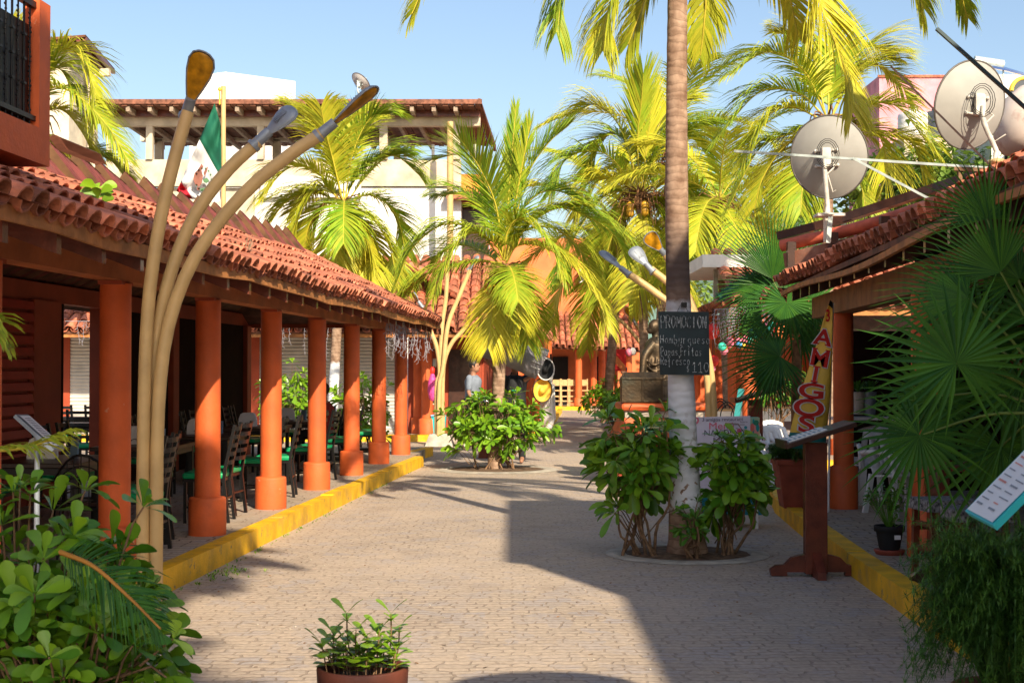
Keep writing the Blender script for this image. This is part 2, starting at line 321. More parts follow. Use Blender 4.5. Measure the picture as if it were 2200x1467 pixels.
def thing(name,loc,label,cat_,group=None):
    o=bpy.data.objects.new(name,None); o.empty_display_size=.2; COL.objects.link(o); o.location=loc; return tag(o,label,cat_,group)
def struct(mb,name,m,loc=(0,0,0)):
    o=mb.build(name,m,loc=loc); o['kind']='structure'; return o
def copy_tree(o,parent=None):
    c=o.copy(); COL.objects.link(c)
    if parent is not None: c.parent=parent
    for ch in list(o.children): copy_tree(ch,c)
    return c
def remesh(mb,name,m,parent,vox=.014,smooth=4,loc=None):
    o=mb.build(name,m,parent,loc)
    r=o.modifiers.new('r','REMESH'); r.mode='VOXEL'; r.voxel_size=vox; r.use_smooth_shade=True
    if smooth: q=o.modifiers.new('s','SMOOTH'); q.iterations=smooth; q.factor=.5
    return o
# ---------------------------------------------------------------- plants
def leaf(mb,p,d,n,ln,w,t,m=0,droop=.25,fold=.25):   # obovate leaf, folded at the midrib
    d=d.normalized(); s=d.cross(n)
    if s.length<1e-3: s=V((1,0,0))
    s.normalize(); n=s.cross(d).normalized()
    prof=[(0,.07),(.25,.30),(.5,.72),(.72,1.),(.88,.90),(.965,.55),(1,.08)]
    vs=[]
    for q,ww in prof:
        c=p+d*ln*q-V((0,0,1))*droop*ln*q*q
        vs+=[c-s*w*.5*ww+n*fold*w*.5*ww, c, c+s*w*.5*ww+n*fold*w*.5*ww]
    fs=[]
    for i in range(6):
        a=i*3; fs+=[(a,a+1,a+4,a+3),(a+1,a+2,a+5,a+4)]
    mb.add(vs,fs,m,t,True)
def rosette(mb,p,ax,ln,rnd,n=9,tt=(0,.6)):
    ax=ax.normalized(); s,u=frame(ax)
    for i in range(n):
        a=i*2.4+rnd.random()*.5; el=R(15+60*(i/n)+rnd.uniform(-10,10)) if i<n*.75 else R(rnd.uniform(60,85))
        out=(s*math.cos(a)+u*math.sin(a))
        d=out*math.cos(el)+ax*math.sin(el)
        l=ln*rnd.uniform(.7,1.15)*(1 if el<1 else .7)
        leaf(mb,p+out*.008,d,ax,l,l*rnd.uniform(.28,.40),min(1,max(0,rnd.uniform(*tt)+(.3 if el>1 else 0))),0,rnd.uniform(.05,.5))
def bush(name,label,base,rx,ry,h,n,ln,seed,mt='leaf',bare=.35,group=None,nstem=9,tt=(0,.5),hangf=.15,cat_='bush',top=None):
    rnd=random.Random(seed); root=thing(name,base,label,cat_,group); b=V(base)
    fo=MB(); st=MB(); ends=[]
    for k in range(n):
        for _ in range(50):
            q=V((rnd.uniform(-1,1),rnd.uniform(-1,1),rnd.uniform(-.8,1)))
            if .45<q.length<1.08: break
        lump=.88+.62*noise.noise(q*2.4+V((seed,0,0)))
        zc=h*(bare+(1-bare)*.5); zr=h*(1-bare)*.5
        p=b+V((q.x*rx*lump,q.y*ry*lump,zc+q.z*zr*lump))
        ax=V((q.x*.8,q.y*.8,.55+.5*q.z)); ends.append((p,ax))
        if rnd.random()<hangf: ax=V((q.x,q.y,-.6))
        rosette(fo,p,ax,ln,rnd,rnd.randint(7,11),tt)
        st.tube([p-ax.normalized()*ln*1.5+V((0,0,-ln*.8)),p-ax.normalized()*ln*.5,p],[.006,.005,.004],5)
    for k in range(nstem):
        e=ends[rnd.randrange(len(ends))][0]; s0=b+V((rnd.uniform(-.4,.4)*rx,rnd.uniform(-.4,.4)*ry,0))
        mid=s0.lerp(e,.45)+V((rnd.uniform(-.1,.1),rnd.uniform(-.1,.1),.0))
        pts=cat([s0,s0.lerp(mid,.5)+V((rnd.uniform(-.05,.05),rnd.uniform(-.05,.05),.02)),mid,e],9)
        st.tube(pts,[.016*(1-.5*i/8)*(1 if ln>.1 else .6) for i in range(9)],6)
    fo.build('foliage',M[mt],root); st.build('stems',M['stem'],root); return root
def frond(mb,pts,Lm,rnd,n=52,w=.034,hang=.35,tt=(.2,.8),side=None,start=.14,vup=.2,spread=.9,ragged=.12,rr=.016):
    N_=26; c=cat(pts,N_)
    mb.tube(c,[rr*(1-.85*i/(N_-1))+.003 for i in range(N_)],5,1)
    base_side=V(side) if side else None
    dn=V((0,0,-1)); yel=rnd.uniform(*tt)
    for sgn in (-1,1):
        for i in range(n):
            u=start+(1-start)*(i+rnd.random()*.5)/n; x=u*(N_-1); j=min(int(x),N_-2); p=c[j].lerp(c[j+1],x-j)
            T=(c[min(j+2,N_-1)]-c[max(j-1,0)]).normalized()
            S=T.cross(V((0,0,1)))
            if base_side is not None: S=base_side-T*base_side.dot(T)
            elif S.length<.25: S=S+V((.6,.2,0)); S=S-T*S.dot(T)
            S.normalize(); Nn=S.cross(T)
            if Nn.z<0 and base_side is None: Nn=-Nn
            pr=min(1,.45+1.6*(u-start))*(1-.62*max(0,(u-.45)/.55)**1.3)
            l=Lm*pr*rnd.uniform(1-ragged,1+ragged*.5)
            d=(T*(.35+.75*u)+S*sgn*spread*(1-.35*u)+Nn*vup+V((rnd.gauss(0,.06),rnd.gauss(0,.06),rnd.gauss(0,.06)))).normalized()
            hg=hang*rnd.uniform(.7,1.4); t=min(1,max(0,yel+rnd.gauss(0,.16)))
            vs=[]; q=p.copy(); K=4; ws=[.55,1,.85,.5,.05]
            for k in range(K+1):
                wv=(T-d*T.dot(d))
                if wv.length<.1: wv=Nn
                wv=wv.normalized()*w*ws[k]*.5*(.7+.3*pr)
                vs+=[q-wv,q+wv]; q=q+d*l/K; d=(d+dn*hg*(.35+.4*k)).normalized()
            mb.add(vs,[(2*k,2*k+1,2*k+3,2*k+2) for k in range(K)],0,t)
def palm(name,label,base,top,fronds,r0=.13,r1=.10,seed=1,mt='palm',trunk='trunk',Lm=.6,n=52,w=.034,D=None,coco=0,fib=1.,bulge=1.3,lean=None,hangs=None,tt=(.2,.8),cat_='palm tree',group=None,extra=0,exl=2.):
    rnd=random.Random(seed); root=thing(name,base,label,cat_,group); b=V(base); t=V(top)
    tr=MB(); K=64; mid=b.lerp(t,.5)+(V(lean) if lean else V((0,0,0))); c=cat([b-V((0,0,.05)),mid,t],K); rad=[]
    for i in range(K):
        u=i/(K-1); r=r0+(r1-r0)*u; r*=1+(bulge-1)*math.exp(-u*12); r*=1+.012*(i%2)+rnd.uniform(-.022,.022); rad.append(r)
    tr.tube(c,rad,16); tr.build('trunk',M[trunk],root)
    fronds=list(fronds)+(auto_fronds(t+V((0,.15,.08)),extra,exl,seed+50,el0=70,el1=-30) if extra else [])
    for i,fd in enumerate(fronds):
        opt={}
        if isinstance(fd,dict): opt=dict(fd); pts=opt.pop('p')
        else: pts=fd
        mb=MB(); kw=dict(n=n,w=w,tt=tt,hang=.3); kw['Lm']=Lm; kw.update(opt); l_=kw.pop('Lm'); kw['n']=int(kw['n']*1.75); kw['w']*=.70; l_*=1.22
        frond(mb,pts,l_,rnd,**kw); mb.build('frond',[M[mt],M['rachis']],root)
    if fib:
        fb=MB()
        for k in range(int(46*fib)):
            a=rnd.uniform(0,2*PI); o=V((math.cos(a),math.sin(a),0)); p0=t+o*r1*.7+V((0,0,rnd.uniform(-.25,.15)))
            l=rnd.uniform(.2,.55)*fib; p1=p0+o*l*.6+V((0,0,rnd.uniform(-.1,.35)*l)); p2=p1+o*l*.25-V((0,0,l*rnd.uniform(.2,1.2)))
            fb.tube(cat([p0,p1,p2],5),[.022,.018,.014,.009,.003],4)
        fb.tube([t-V((0,0,.28)),t-V((0,0,.05)),t+V((0,0,.15))],[r1*1.05,r1*1.5,r1*.8],12)
        fb.build('fibrous_crown_base',M['fibre'],root)
    for k in range(coco):
        a=k*2.1+seed; p=t+V((math.cos(a)*.25,math.sin(a)*.25-.1,-.22-.12*(k%2))); q=MB(); q.ball(p,.10,seg=14,sz=1.25); q.build('coconut',M['coco'],root)
    return root
def auto_fronds(c,n,ln,seed,el0=75,el1=-35,droop=1.0):
    rnd=random.Random(seed); out=[]
    for i in range(n):
        az=i*2.39996+rnd.uniform(-.2,.2); el=R(el0+(el1-el0)*(i/(n-1))); l=ln*rnd.uniform(.85,1.1); p=V(c); pts=[p.copy()]
        for k in range(5):
            d=V((math.cos(az)*math.cos(el),math.sin(az)*math.cos(el),math.sin(el))); p=p+d*l/5; pts.append(p.copy()); el-=R(rnd.uniform(12,22))*droop*(.6+.4*math.cos(el))
            el=max(el,R(-80))
        out.append(pts)
    return out
def fan_leaf(mb,c,nrm,up,Rr,rnd,nseg=34,span=300,tt=(0,.5),droop=.15,m=0):
    c=V(c); nrm=V(nrm).normalized(); up=V(up); up=(up-nrm*up.dot(nrm)).normalized(); s=up.cross(nrm)
    da=R(span)/nseg
    for k in range(nseg):
        a=-R(span)/2+da*(k+.5); d=up*math.cos(a)+s*math.sin(a); w=s*math.cos(a)-up*math.sin(a)
        l=Rr*(.78+.22*math.cos(a*.6))*rnd.uniform(.9,1.06); t=min(1,max(0,rnd.uniform(*tt)))
        hw=math.tan(da/2); vs=[]
        for q,ww in ((.004,1),(.2,1.),(.38,.98),(.68,.50),(1,.015)):
            base=min(q,.38)*l*hw*ww*1.0
            dz=nrm*(-droop*l*q*q) + V((0,0,-1))*droop*.7*l*q*q*q
            z=nrm*base*.55
            cc=c+d*l*q+dz; vs+=[cc-w*base+z,cc-z*.2,cc+w*base+z]
        fs=[]
        for i in range(4): a0=i*3; fs+=[(a0,a0+1,a0+4,a0+3),(a0+1,a0+2,a0+5,a0+4)]
        mb.add(vs,fs,m,t)
# ================================================================ SETTING
g=MB(); g.quad((-300,-60,0),(300,-60,0),(300,600,0),(-300,600,0)); struct(g,'street',M['pave'])
def strip(name,pts_in,pts_out,z,m,z0=-.05):   # raised slab between two polylines
    mb=MB(); n=len(pts_in)
    vs=[V((p[0],p[1],z)) for p in pts_in]+[V((p[0],p[1],z)) for p in pts_out]+[V((p[0],p[1],z0)) for p in pts_in]+[V((p[0],p[1],z0)) for p in pts_out]
    fs=[]
    for i in range(n-1):
        fs+=[(i,i+1,n+i+1,n+i),(2*n+i,2*n+i+1,i+1,i),(n+i,n+i+1,3*n+i+1,3*n+i)]
    fs+=[(0,n,3*n,2*n),(n-1,2*n+n-1,3*n+n-1,n+n-1)]
    mb.add(vs,fs); return struct(mb,name,m)
def kerb(name,pts,w,z,m,side=1,seglen=1.6,seed=0):
    rnd=random.Random(seed); mb=MB(); c=[V((p[0],p[1],0)) for p in pts]
    for a,b in zip(c,c[1:]):
        ln=(b-a).length; k=max(1,round(ln/seglen)); 
        for i in range(k):
            p=a.lerp(b,i/k); q=a.lerp(b,(i+1)/k); d=(q-p).normalized(); s=V((d.y,-d.x,0))*side
            zz=z+rnd.uniform(-.006,.006); o=rnd.uniform(-.006,.006); e=.02
            vs=[p+s*(w+o)+d*.003, q+s*(w+o)-d*.003, q-d*.003, p+d*.003]
            top=[p+s*(w+o-e*.3)+V((0,0,zz)), q+s*(w+o-e*.3)+V((0,0,zz)), q+V((0,0,zz)), p+V((0,0,zz))]
            cf=[p+s*(w+o)+V((0,0,zz-e)), q+s*(w+o)+V((0,0,zz-e)), q+V((0,0,zz-e)), p+V((0,0,zz-e))]
            mb.add([v-V((0,0,.05)) for v in vs]+cf+top,[(0,1,5,4),(4,5,9,8),(8,9,10,11),(0,4,7,3),(4,8,11,7),(1,2,6,5),(5,6,10,9),(2,3,7,6),(6,7,11,10)],0,.5)
    return struct(mb,name,m)
lk=[L(-3.3,2),L(-3.34,8),L(-3.33,12),L(-3.31,16),L(-3.28,20),L(-3.25,23),L(-3.2,25.2)]
strip('sidewalk',[p-V((.16,0,0)) for p in lk]+[L(-3.5,28.2)],[L(-13,2),L(-13,8),L(-13,12),L(-13,16),L(-13,20),L(-13,23),L(-13,25.2),L(-13,28.2)],.175,M['walk'])
kerb('kerb',lk,.16,.185,M['yellow'],-1,seed=1)
kerb('kerb',[G(905,990)+V((-.1,0,0)),G(925,985)+V((0,.9,0))],.16,.17,M['yellow'],-1,seed=2)
strip('sidewalk',[(-13,34.0),(-1.4,34.0),(.35,34.2),(1.75,58)],[(-13,60),(-3,60),(-2,60),(-1,60)],.15,M['walk'])
kerb('kerb',[(-13,34),(-1.85,34)],-.16,.16,M['yellow'],-1,seed=3)
kerb('kerb',[(.30,34.4),(.85,40),(1.30,47),(1.85,57)],.16,.16,M['yellow'],1,seglen=1.2,seed=4)
strip('sidewalk',[(1.4,60.5),(12,60.5)],[(1.4,75),(12,75)],.15,M['walk'])
kerb('kerb',[(1.5,60.4),(3.3,60.4)],-.2,.17,M['yellow'],-1,seed=5)
rk=[L(2.35,3),L(2.25,6.5),L(2.10,9),L(2.03,12),L(2.02,15),L(2.03,17),L(2.15,18.6)]
strip('sidewalk',[p+V((.15,0,0)) for p in rk],[L(12,3),L(12,6.5),L(12,9),L(12,12),L(12,15),L(12,17),L(12,18.6)],.165,M['walk'])
kerb('kerb',rk,.17,.18,M['yellow'],1,seed=6)
strip('sidewalk',[(4.2,24.5),(5.2,45)],[(16,24.5),(16,45)],.15,M['walk'])
kerb('kerb',[(4.2,24.4),(9,24.4)],-.2,.17,M['yellow'],-1,seed=7)
kerb('kerb',[(4.15,24.5),(5.1,45)],.15,.17,M['yellow'],1,seed=8)
def bed(c,r,seed):
    rnd=random.Random(seed); s=MB(); K=30; c=V(c)
    s.add([c+V((0,0,.035))]+[c+V((math.cos(2*PI*k/K)*r*rnd.uniform(.93,1.0),math.sin(2*PI*k/K)*r*rnd.uniform(.93,1.),.006)) for k in range(K)],[(0,k+1,(k+1)%K+1) for k in range(K)],sm=True)
    o=struct(s,'planting_bed',M['soil']); q=MB()
    ring=lambda rr,z:[c+V((math.cos(2*PI*k/K)*rr,math.sin(2*PI*k/K)*rr,z)) for k in range(K)]
    vs=ring(r*.97,.006)+ring(r*1.0,.02)+ring(r*1.18,.012)+ring(r*1.26,.004)
    q.add(vs,[(i*K+k,i*K+(k+1)%K,(i+1)*K+(k+1)%K,(i+1)*K+k) for i in range(3) for k in range(K)],sm=True); struct(q,'planting_bed_rim',M['concrete'])
bed((1.62,13.2,0),.60,1); bed((-.27,24.4,0),.85,2)
# far hill and tree masses
h=MB(); K=60; vs=[]
for i in range(K+1):
    x=-420+840*i/K; z=18+16*noise.noise(V((x*.012,3,0)))+22*math.exp(-((x-75)/60)**2)
    vs+=[V((x,330,-2)),V((x,350,z)),V((x,420,z*.8))]
h.add(vs,[(i*3+a,(i+1)*3+a,(i+1)*3+a+1,i*3+a+1) for i in range(K) for a in (0,1)],sm=True); struct(h,'hill',M['hill'])
# ================================================================ TILES
def tile(mb,p,dn,ac,nr,ln,r0,r1,convex,t,th=.013,seg=6,m=0):
    vs=[]
    for e,(q,r) in enumerate(((p,r0),(p+dn*ln,r1))):
        for k in range(seg+1):
            a=PI*k/seg; sg=1 if convex else -1
            for rr in (r,r-th): vs.append(q+ac*math.cos(a)*rr+nr*(math.sin(a)*rr*sg*.85))
    n=(seg+1)*2; fs=[]
    for k in range(seg):
        a=2*k; fs+=[(a,a+2,a+2+n,a+n),(a+1,a+1+n,a+3+n,a+3),(a+n,a+2+n,a+3+n,a+1+n),(a,a+1,a+3,a+2)]
    fs+=[(0,n,n+1,1),(n-2,n-1,2*n-1,2*n-2)]
    mb.add(vs,fs,m,t)
def tiled(mb,eave0,eave1,up,seed,pitch=.21,r=.088,expo=.31,rows=10,wob=.012,seg=6,keep=None):
    """tiles on a slope: eave line eave0->eave1, up = vector from eave to ridge"""
    rnd=random.Random(seed); e0=V(eave0); e1=V(eave1); up=V(up); ac=(e1-e0).normalized(); upn=up.normalized(); nr=ac.cross(upn)
    if nr.z<0: nr=-nr
    n=int((e1-e0).length/pitch); rows=int(up.length/expo)
    ln=up.length/rows*1.22; ex=up.length/rows
    for i in range(n):
        cj=rnd.uniform(-.01,.01); ph=rnd.random()*6; colt=rnd.uniform(-.12,.12)
        for j in range(rows):
            wz=wob*math.sin(i*.37+j*.8)+wob*.6*rnd.uniform(-1,1)
            base=e0+ac*(pitch*(i+.5)+cj+rnd.uniform(-.006,.006))+upn*(ex*(j+1)+.0+rnd.uniform(-.02,.012))+nr*(wz+.02)
            if keep and not keep(base): continue
            ay=rnd.uniform(-.04,.04); dn=(-upn+ac*ay+nr*(.045+rnd.uniform(-.015,.02))).normalized()
            t=min(1,max(0,.5+colt+rnd.gauss(0,.2)));
            if rnd.random()<.04: t=rnd.choice((0,1))
            tile(mb,base+nr*.03,dn,ac,nr,ln,r*.88,r*1.08,True,t,seg=seg)
            b2=base+ac*pitch*.5+upn*.02
            tile(mb,b2+nr*.022,dn,ac,nr,ln,r*1.05,r*.9,False,min(1,max(0,t-.15)),seg=max(4,seg-2))
# ================================================================ LEFT COLONNADE RESTAURANT
R1=thing('colonnade_restaurant',L(-5.9,17,0),'open-sided restaurant with round orange columns and sagging clay tile roof along the left','building')
EX,EZ=-3.05,2.545; RX,RZ=-5.05,3.60; HY=23.3
rf=MB(); tiled(rf,L(EX,5.2,EZ),L(EX,26.1,EZ),V((RX-EX,0,RZ-EZ)),3,seg=6,keep=lambda b:b.y<HY or (b.z-EZ)/(RZ-EZ)<(26.25-b.y)/(26.1-HY)); rf.build('roof',M['tile'],R1)
dk=MB()
for (xa,za,xb,zb) in ((EX+.02,EZ-.005,RX,RZ-.0),(2*RX-EX,EZ,RX,RZ-.0)):
    a,b,c,d=L(xa,5.2,za),L(xa,26.1,za),L(xb,HY,zb),L(xb,5.2,zb)
    dk.hexa([a-V((0,0,.05)),b-V((0,0,.05)),c-V((0,0,.05)),d-V((0,0,.05)),a,b,c,d])
a,b,c=L(EX+.02,26.1,EZ-.005),L(2*RX-EX,26.1,EZ),L(RX,HY,RZ); dn_=V((0,0,-.05)); dk.add([a,b,c,a+dn_,b+dn_,c+dn_],[(0,1,2),(3,5,4),(0,3,4,1),(1,4,5,2),(2,5,3,0)]); dk.build('roof_boards',M['under'],R1)
cp=MB()
for i in range(12): u=i/12; p=L(EX,26.1,EZ+.06).lerp(L(RX,HY,RZ+.06),u); q_=L(EX,26.1,EZ+.06).lerp(L(RX,HY,RZ+.06),u+.105); cp.tube([p,q_],[.10,.085],8)
cp.build('hip_tiles',M['tile'],R1)
bk=MB()
for i in range(49):
    y=5.4+i*.365; bk.tube([L(2*RX-EX,y,EZ+.03),L(RX,y,RZ+.03)],.06,5)
bk.build('rear_roof_ribs',M['maroon'],R1)
fb=MB(); n=24
for i in range(n):
    y0=5.2+20.9*i/n; y1=5.2+20.9*(i+1)/n; w=lambda y:.012*math.sin(y*1.1)+.01*math.sin(y*2.7)
    fb.hexa([L(EX+.03,y0,EZ-.10+w(y0)),L(EX+.03,y1,EZ-.10+w(y1)),L(EX,y1,EZ-.10+w(y1)),L(EX,y0,EZ-.10+w(y0)),L(EX+.03,y0,EZ-.015+w(y0)),L(EX+.03,y1,EZ-.015+w(y1)),L(EX,y1,EZ-.015+w(y1)),L(EX,y0,EZ-.015+w(y0))])
fb.build('fascia_board',M['fascia'],R1)
y=5.8
while y<27.2:
    q=MB(); k_=1 if y<HY-.1 else max(.03,(26.05-y)/(26.1-HY)); rx_,rz_=EX+(RX-EX)*k_,EZ+(RZ-EZ)*k_; q.hexa([L(EX-.02,y,EZ-.19),L(EX-.02,y+.07,EZ-.19),L(rx_,y+.07,rz_-.19),L(rx_,y,rz_-.19),L(EX-.02,y,EZ-.06),L(EX-.02,y+.07,EZ-.06),L(rx_,y+.07,rz_-.06),L(rx_,y,rz_-.06)]); q.build('rafter',M['wood_red'],R1); y+=.72
for xx,z0 in ((-3.69,2.37),(-6.6,2.5)):
    q=MB(); q.box((xx-.09,5.2,z0),(xx+.09,26.05,z0+.21),fn=lambda x,y,z:L(x,y,z)); q.build('beam',M['orange_d'] if xx<-5 else mat('beam_paint',(.42,.12,.035),.6,.15,3,.15,30),R1)
ys=[8.42]+[10.73+2.51*k for k in range(7)]
for k,y in enumerate(ys):
    c=L(-3.69,y,0); q=MB(); q.lathe(c,[(.1176,.5),(.1176,1.2),(.116,1.9),(.1165,2.35)],28); co=q.build('column',M['orange'],R1)
    q=MB(); q.lathe(c,[(.172,.15),(.174,.3),(.171,.50),(.165,.522),(.118,.53)],28); q.build('column_base',M['orange'],co)
    q=MB(); q.box((c.x-.09,c.y-.16,2.34),(c.x+.09,c.y+.16,2.368)); q.build('bracket',M['orange_d'],co)
for k,y in enumerate([9.9,12.9,18.7,21.4,23.6,25.8]):
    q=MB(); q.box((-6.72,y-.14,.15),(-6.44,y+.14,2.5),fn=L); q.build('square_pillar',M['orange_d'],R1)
wl=MB(); wl.box((-6.66,18.85,.15),(-6.52,25.9,2.5),fn=L); wl.build('dark_inner_wall',M['dark'],R1)  # dark wall put where only the shaded interior shows
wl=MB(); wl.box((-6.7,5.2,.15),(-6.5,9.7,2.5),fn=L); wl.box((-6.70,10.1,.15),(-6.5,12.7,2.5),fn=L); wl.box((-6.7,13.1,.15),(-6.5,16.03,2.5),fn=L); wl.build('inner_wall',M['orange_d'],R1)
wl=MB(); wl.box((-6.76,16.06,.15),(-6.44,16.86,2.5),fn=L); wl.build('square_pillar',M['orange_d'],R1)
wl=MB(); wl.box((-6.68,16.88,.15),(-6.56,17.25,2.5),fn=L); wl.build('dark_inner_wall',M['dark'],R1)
lv=MB()
for k in range(17): z=.3+k*.13; lv.hexa([L(-6.49,13.15,z),L(-6.49,16.03,z),L(-6.42,16.03,z+.0),L(-6.42,13.15,z),L(-6.49,13.15,z+.10),L(-6.49,16.03,z+.10),L(-6.44,16.03,z+.09),L(-6.44,13.15,z+.09)])
lv.build('louvred_panel',mat('red_louvre',(.42,.05,.03),.55,.1,4),R1)
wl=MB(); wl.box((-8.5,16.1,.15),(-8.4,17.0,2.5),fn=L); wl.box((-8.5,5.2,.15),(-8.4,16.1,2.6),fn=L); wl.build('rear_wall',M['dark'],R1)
gb=MB(); a=[L(EX-.35,25.98,2.47),L(2*RX-EX+.3,25.98,2.47),L(RX-1.,25.98,2.6),L(EX-.7,25.98,2.52)]
gb.add(a+[p+V((0,.12,0)) for p in a],[(0,1,2,3),(4,7,6,5),(0,4,5,1),(1,5,6,2),(2,6,7,3),(3,7,4,0)]); gb.build('gable_wall',M['orange_d'],R1)
a=[L(EX-.35,5.3,2.6),L(2*RX-EX+.3,5.3,2.6),L(RX,5.3,RZ-.1)]
gb=MB(); gb.add(a+[p+V((0,.12,0)) for p in a],[(0,1,2),(3,5,4),(0,3,4,1),(1,4,5,2),(2,5,3,0)]); gb.build('gable_wall',M['orange_d'],R1)
# ridge of overlapping serrated sheet caps
rnd=random.Random(5); y=7.4; k=0
while y<HY-.2:
    ln=rnd.uniform(.60,.78); q=MB(); hgt=.27+.03*rnd.random(); sx=.17; tz=RZ+.04
    for sg in (1,-1):
        K=6; vo=[];vi=[]
        top0=L(RX,y-.10,tz+hgt+.06); top1=L(RX,y+ln,tz+hgt-.09)
        for i in range(K*2+1):
            u=i/(K*2); zz=tz-.10+(.085 if i%2 else 0)+.03*u
            vo.append(top0.lerp(top1,u)); vi.append(L(RX+sg*(sx+.09*(1-u)),y-.10+(ln+.10)*u,zz))
        n_=K*2+1; q.add(vo+vi,[(i,i+1,n_+i+1,n_+i) for i in range(n_-1)],0,rnd.random())
        th=V((-sg*.025,0,-.02)); q.add([v+th for v in vo+vi],[(i,n_+i,n_+i+1,i+1) for i in range(n_-1)],1)
    o_=[L(RX,y-.10,tz+hgt+.05),L(RX+.28,y-.10,tz-.06),L(RX-.28,y-.10,tz-.06)]; c_=(o_[0]+o_[1]+o_[2])/3; i_=[c_+(v-c_)*.45-V((0,0,.05)) for v in o_]; q.add(o_+i_,[(0,1,4,3),(1,2,5,4),(2,0,3,5)],1)
    q.build('ridge_cap',[M['maroon'],M['ochre']],R1); y+=ln; k+=1
# the old ridge sags towards the camera
for ch in R1.children:
    if ch.name.split('.')[0] in ('roof','roof_boards','rear_roof_ribs','rafter','ridge_cap','gable_wall'):
        for v in ch.data.vertices:
            w_=v.co+R1.location; xp=w_.x-.065*w_.y
            fr_=(EX-xp)/(EX-RX) if xp>RX else (xp-(2*RX-EX))/(EX-RX)
            v.co.z-=.021*max(0,HY-w_.y)*min(1,max(0,fr_))
# string of icicle lights at the eave end
def icicles(name,label,pts,n,seed,ln=(.15,.75)):
    rnd=random.Random(seed); r=thing(name,pts[0],label,'string lights'); mb=MB(); c=cat(pts,30); mb.tube(c,.006,4)
    for i in range(n):
        p=c[0].lerp(c[-1],0) if 0 else c[min(29,int(rnd.random()*30))]+V((rnd.uniform(-.06,.06),rnd.uniform(-.12,.12),0)); l=rnd.uniform(*ln); q=[p.copy()]; k=max(3,int(l/.07))
        for j in range(k):
            q.append(q[-1]+V((rnd.uniform(-.02,.02),rnd.uniform(-.02,.02),-l/k)))
            if rnd.random()<.85: s=q[-1]; mb.tube([s,s+V((rnd.choice((-1,1))*rnd.uniform(.02,.05),rnd.uniform(-.02,.02),-.035))],.0045,3,1)
        mb.tube(q,.0042,3)
    mb.build('wire',[mat('shaded_white_wire',(.34,.33,.38),.6,.05,3)]*2,r); return r  # wire greyed to stand in for the shadow it hangs in
icicles('icicle_lights','thick tangle of unlit white icicle lights hanging from the far eave of the colonnade',[L(-3.2,20.8,2.50),L(-3.2,22.5,2.46),L(-3.2,24.3,2.44),L(-3.2,26.0,2.45)],58,3,(.1,.62))
icicles('icicle_lights','thin unlit icicle lights dangling in front of the grey shutter between two columns',[P(598,700,30),P(660,702,30),P(720,705,30)],9,4,(.3,.7))
icicles('icicle_lights','unlit icicle lights hanging inside above the small shutter seen at far left',[P(140,690,30),P(216,690,30)],6,9,(.15,.5))
# small plant and dry weed on the roof
pl=MB(); rnd=random.Random(4); b=P(212,450,10.4)
for i in range(10):
    a=i*2.4; leaf(pl,b+V((0,-.02,.03+.015*i)),V((math.cos(a),math.sin(a)*.5,.9-.05*i)),V((0,-1,.3)),.15,.075,rnd.uniform(.4,1))
for i in range(160):
    a=rnd.uniform(0,6.28); leaf(pl,P(rnd.uniform(205,262),rnd.uniform(455,480),10.2),V((math.cos(a),math.sin(a),.9)),V((0,0,1)),.035,.018,rnd.uniform(.2,.9))
r=thing('roof_weed',b,'bright green leafy weed growing on the clay tiles of the left roof','weed'); pl.build('leaves',M['leaf'],r)
pl=MB(); b=P(522,565,12.95)
for i in range(26): a=rnd.uniform(0,6.28); pl.tube([b,b+V((math.cos(a)*.1,math.sin(a)*.1,rnd.uniform(.08,.26)))],[.004,.002],3)
tag(pl.build('dry_weed',mat('dry_grass',(.42,.30,.2),.9),loc=b),'dry brown weed tuft sprouting from the left tile roof','weed')
# ---------------------------------------------------------------- balcony house, upper left
B0=thing('balcony_house',L(-4.6,7,0),'orange balcony with black iron bars over a teal wall at the upper left','building')
bz=lambda x,y,z:L(x,y,z)
q=MB(); q.box((-5.6,4.6,2.98),(-3.50,8.95,3.20),fn=bz); q.build('balcony_slab',M['orange'],B0)
q=MB(); q.box((-3.60,8.78,3.20),(-3.50,8.95,4.0),fn=bz); q.build('corner_post',M['orange'],B0)
q=MB(); q.box((-5.4,4.6,2.6),(-3.95,8.4,2.98),fn=bz); q.build('teal_wall',M['teal'],B0)
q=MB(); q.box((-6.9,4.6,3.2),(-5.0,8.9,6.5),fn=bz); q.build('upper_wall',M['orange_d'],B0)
q=MB(); q.box((-3.56,4.6,3.94),(-3.52,8.78,3.98),fn=bz); q.box((-3.56,4.6,3.24),(-3.52,8.78,3.27),fn=bz)
q.build('rail',M['black'],B0)
y=6.0;k=0
while y<8.76:
    q=MB(); q.tube([L(-3.54,y,3.2),L(-3.54,y,3.95)],.006 if k%2 else .008,6)
    if k%2:
        for j in range(22): z=3.27+j*.03; a=j*1.1; q.ball(L(-3.54+.004*math.cos(a),y+.004*math.sin(a),z),.009,seg=5)
    else:
        for z in (3.45,3.6,3.75): q.box((-3.552,y-.018,z-.007),(-3.528,y+.018,z+.007),fn=bz)
    q.build('baluster',M['black'],B0); y+=.088;k+=1
q=MB(); q.box((-3.575,4.6,3.2),(-3.567,8.775,3.84),fn=bz); q.box((-4.7,8.76,3.2),(-3.58,8.775,3.84),fn=bz); q.build('privacy_screen',M['black'],B0)
q=MB(); c=L(-3.86,8.45,3.2); q.lathe(c,[(.13,0),(.16,.2),(.15,.62),(.19,.74),(.19,.82),(.15,.83)],18); q.lathe(c+V((0,0,.83)),[(.10,0),(.13,.12),(.12,.15)],18)
tag(q.build('clay_urn',mat('orange_clay',(.7,.17,.06),.6),loc=c),'round orange clay urn behind the balcony bars','urn')
aw=MB()
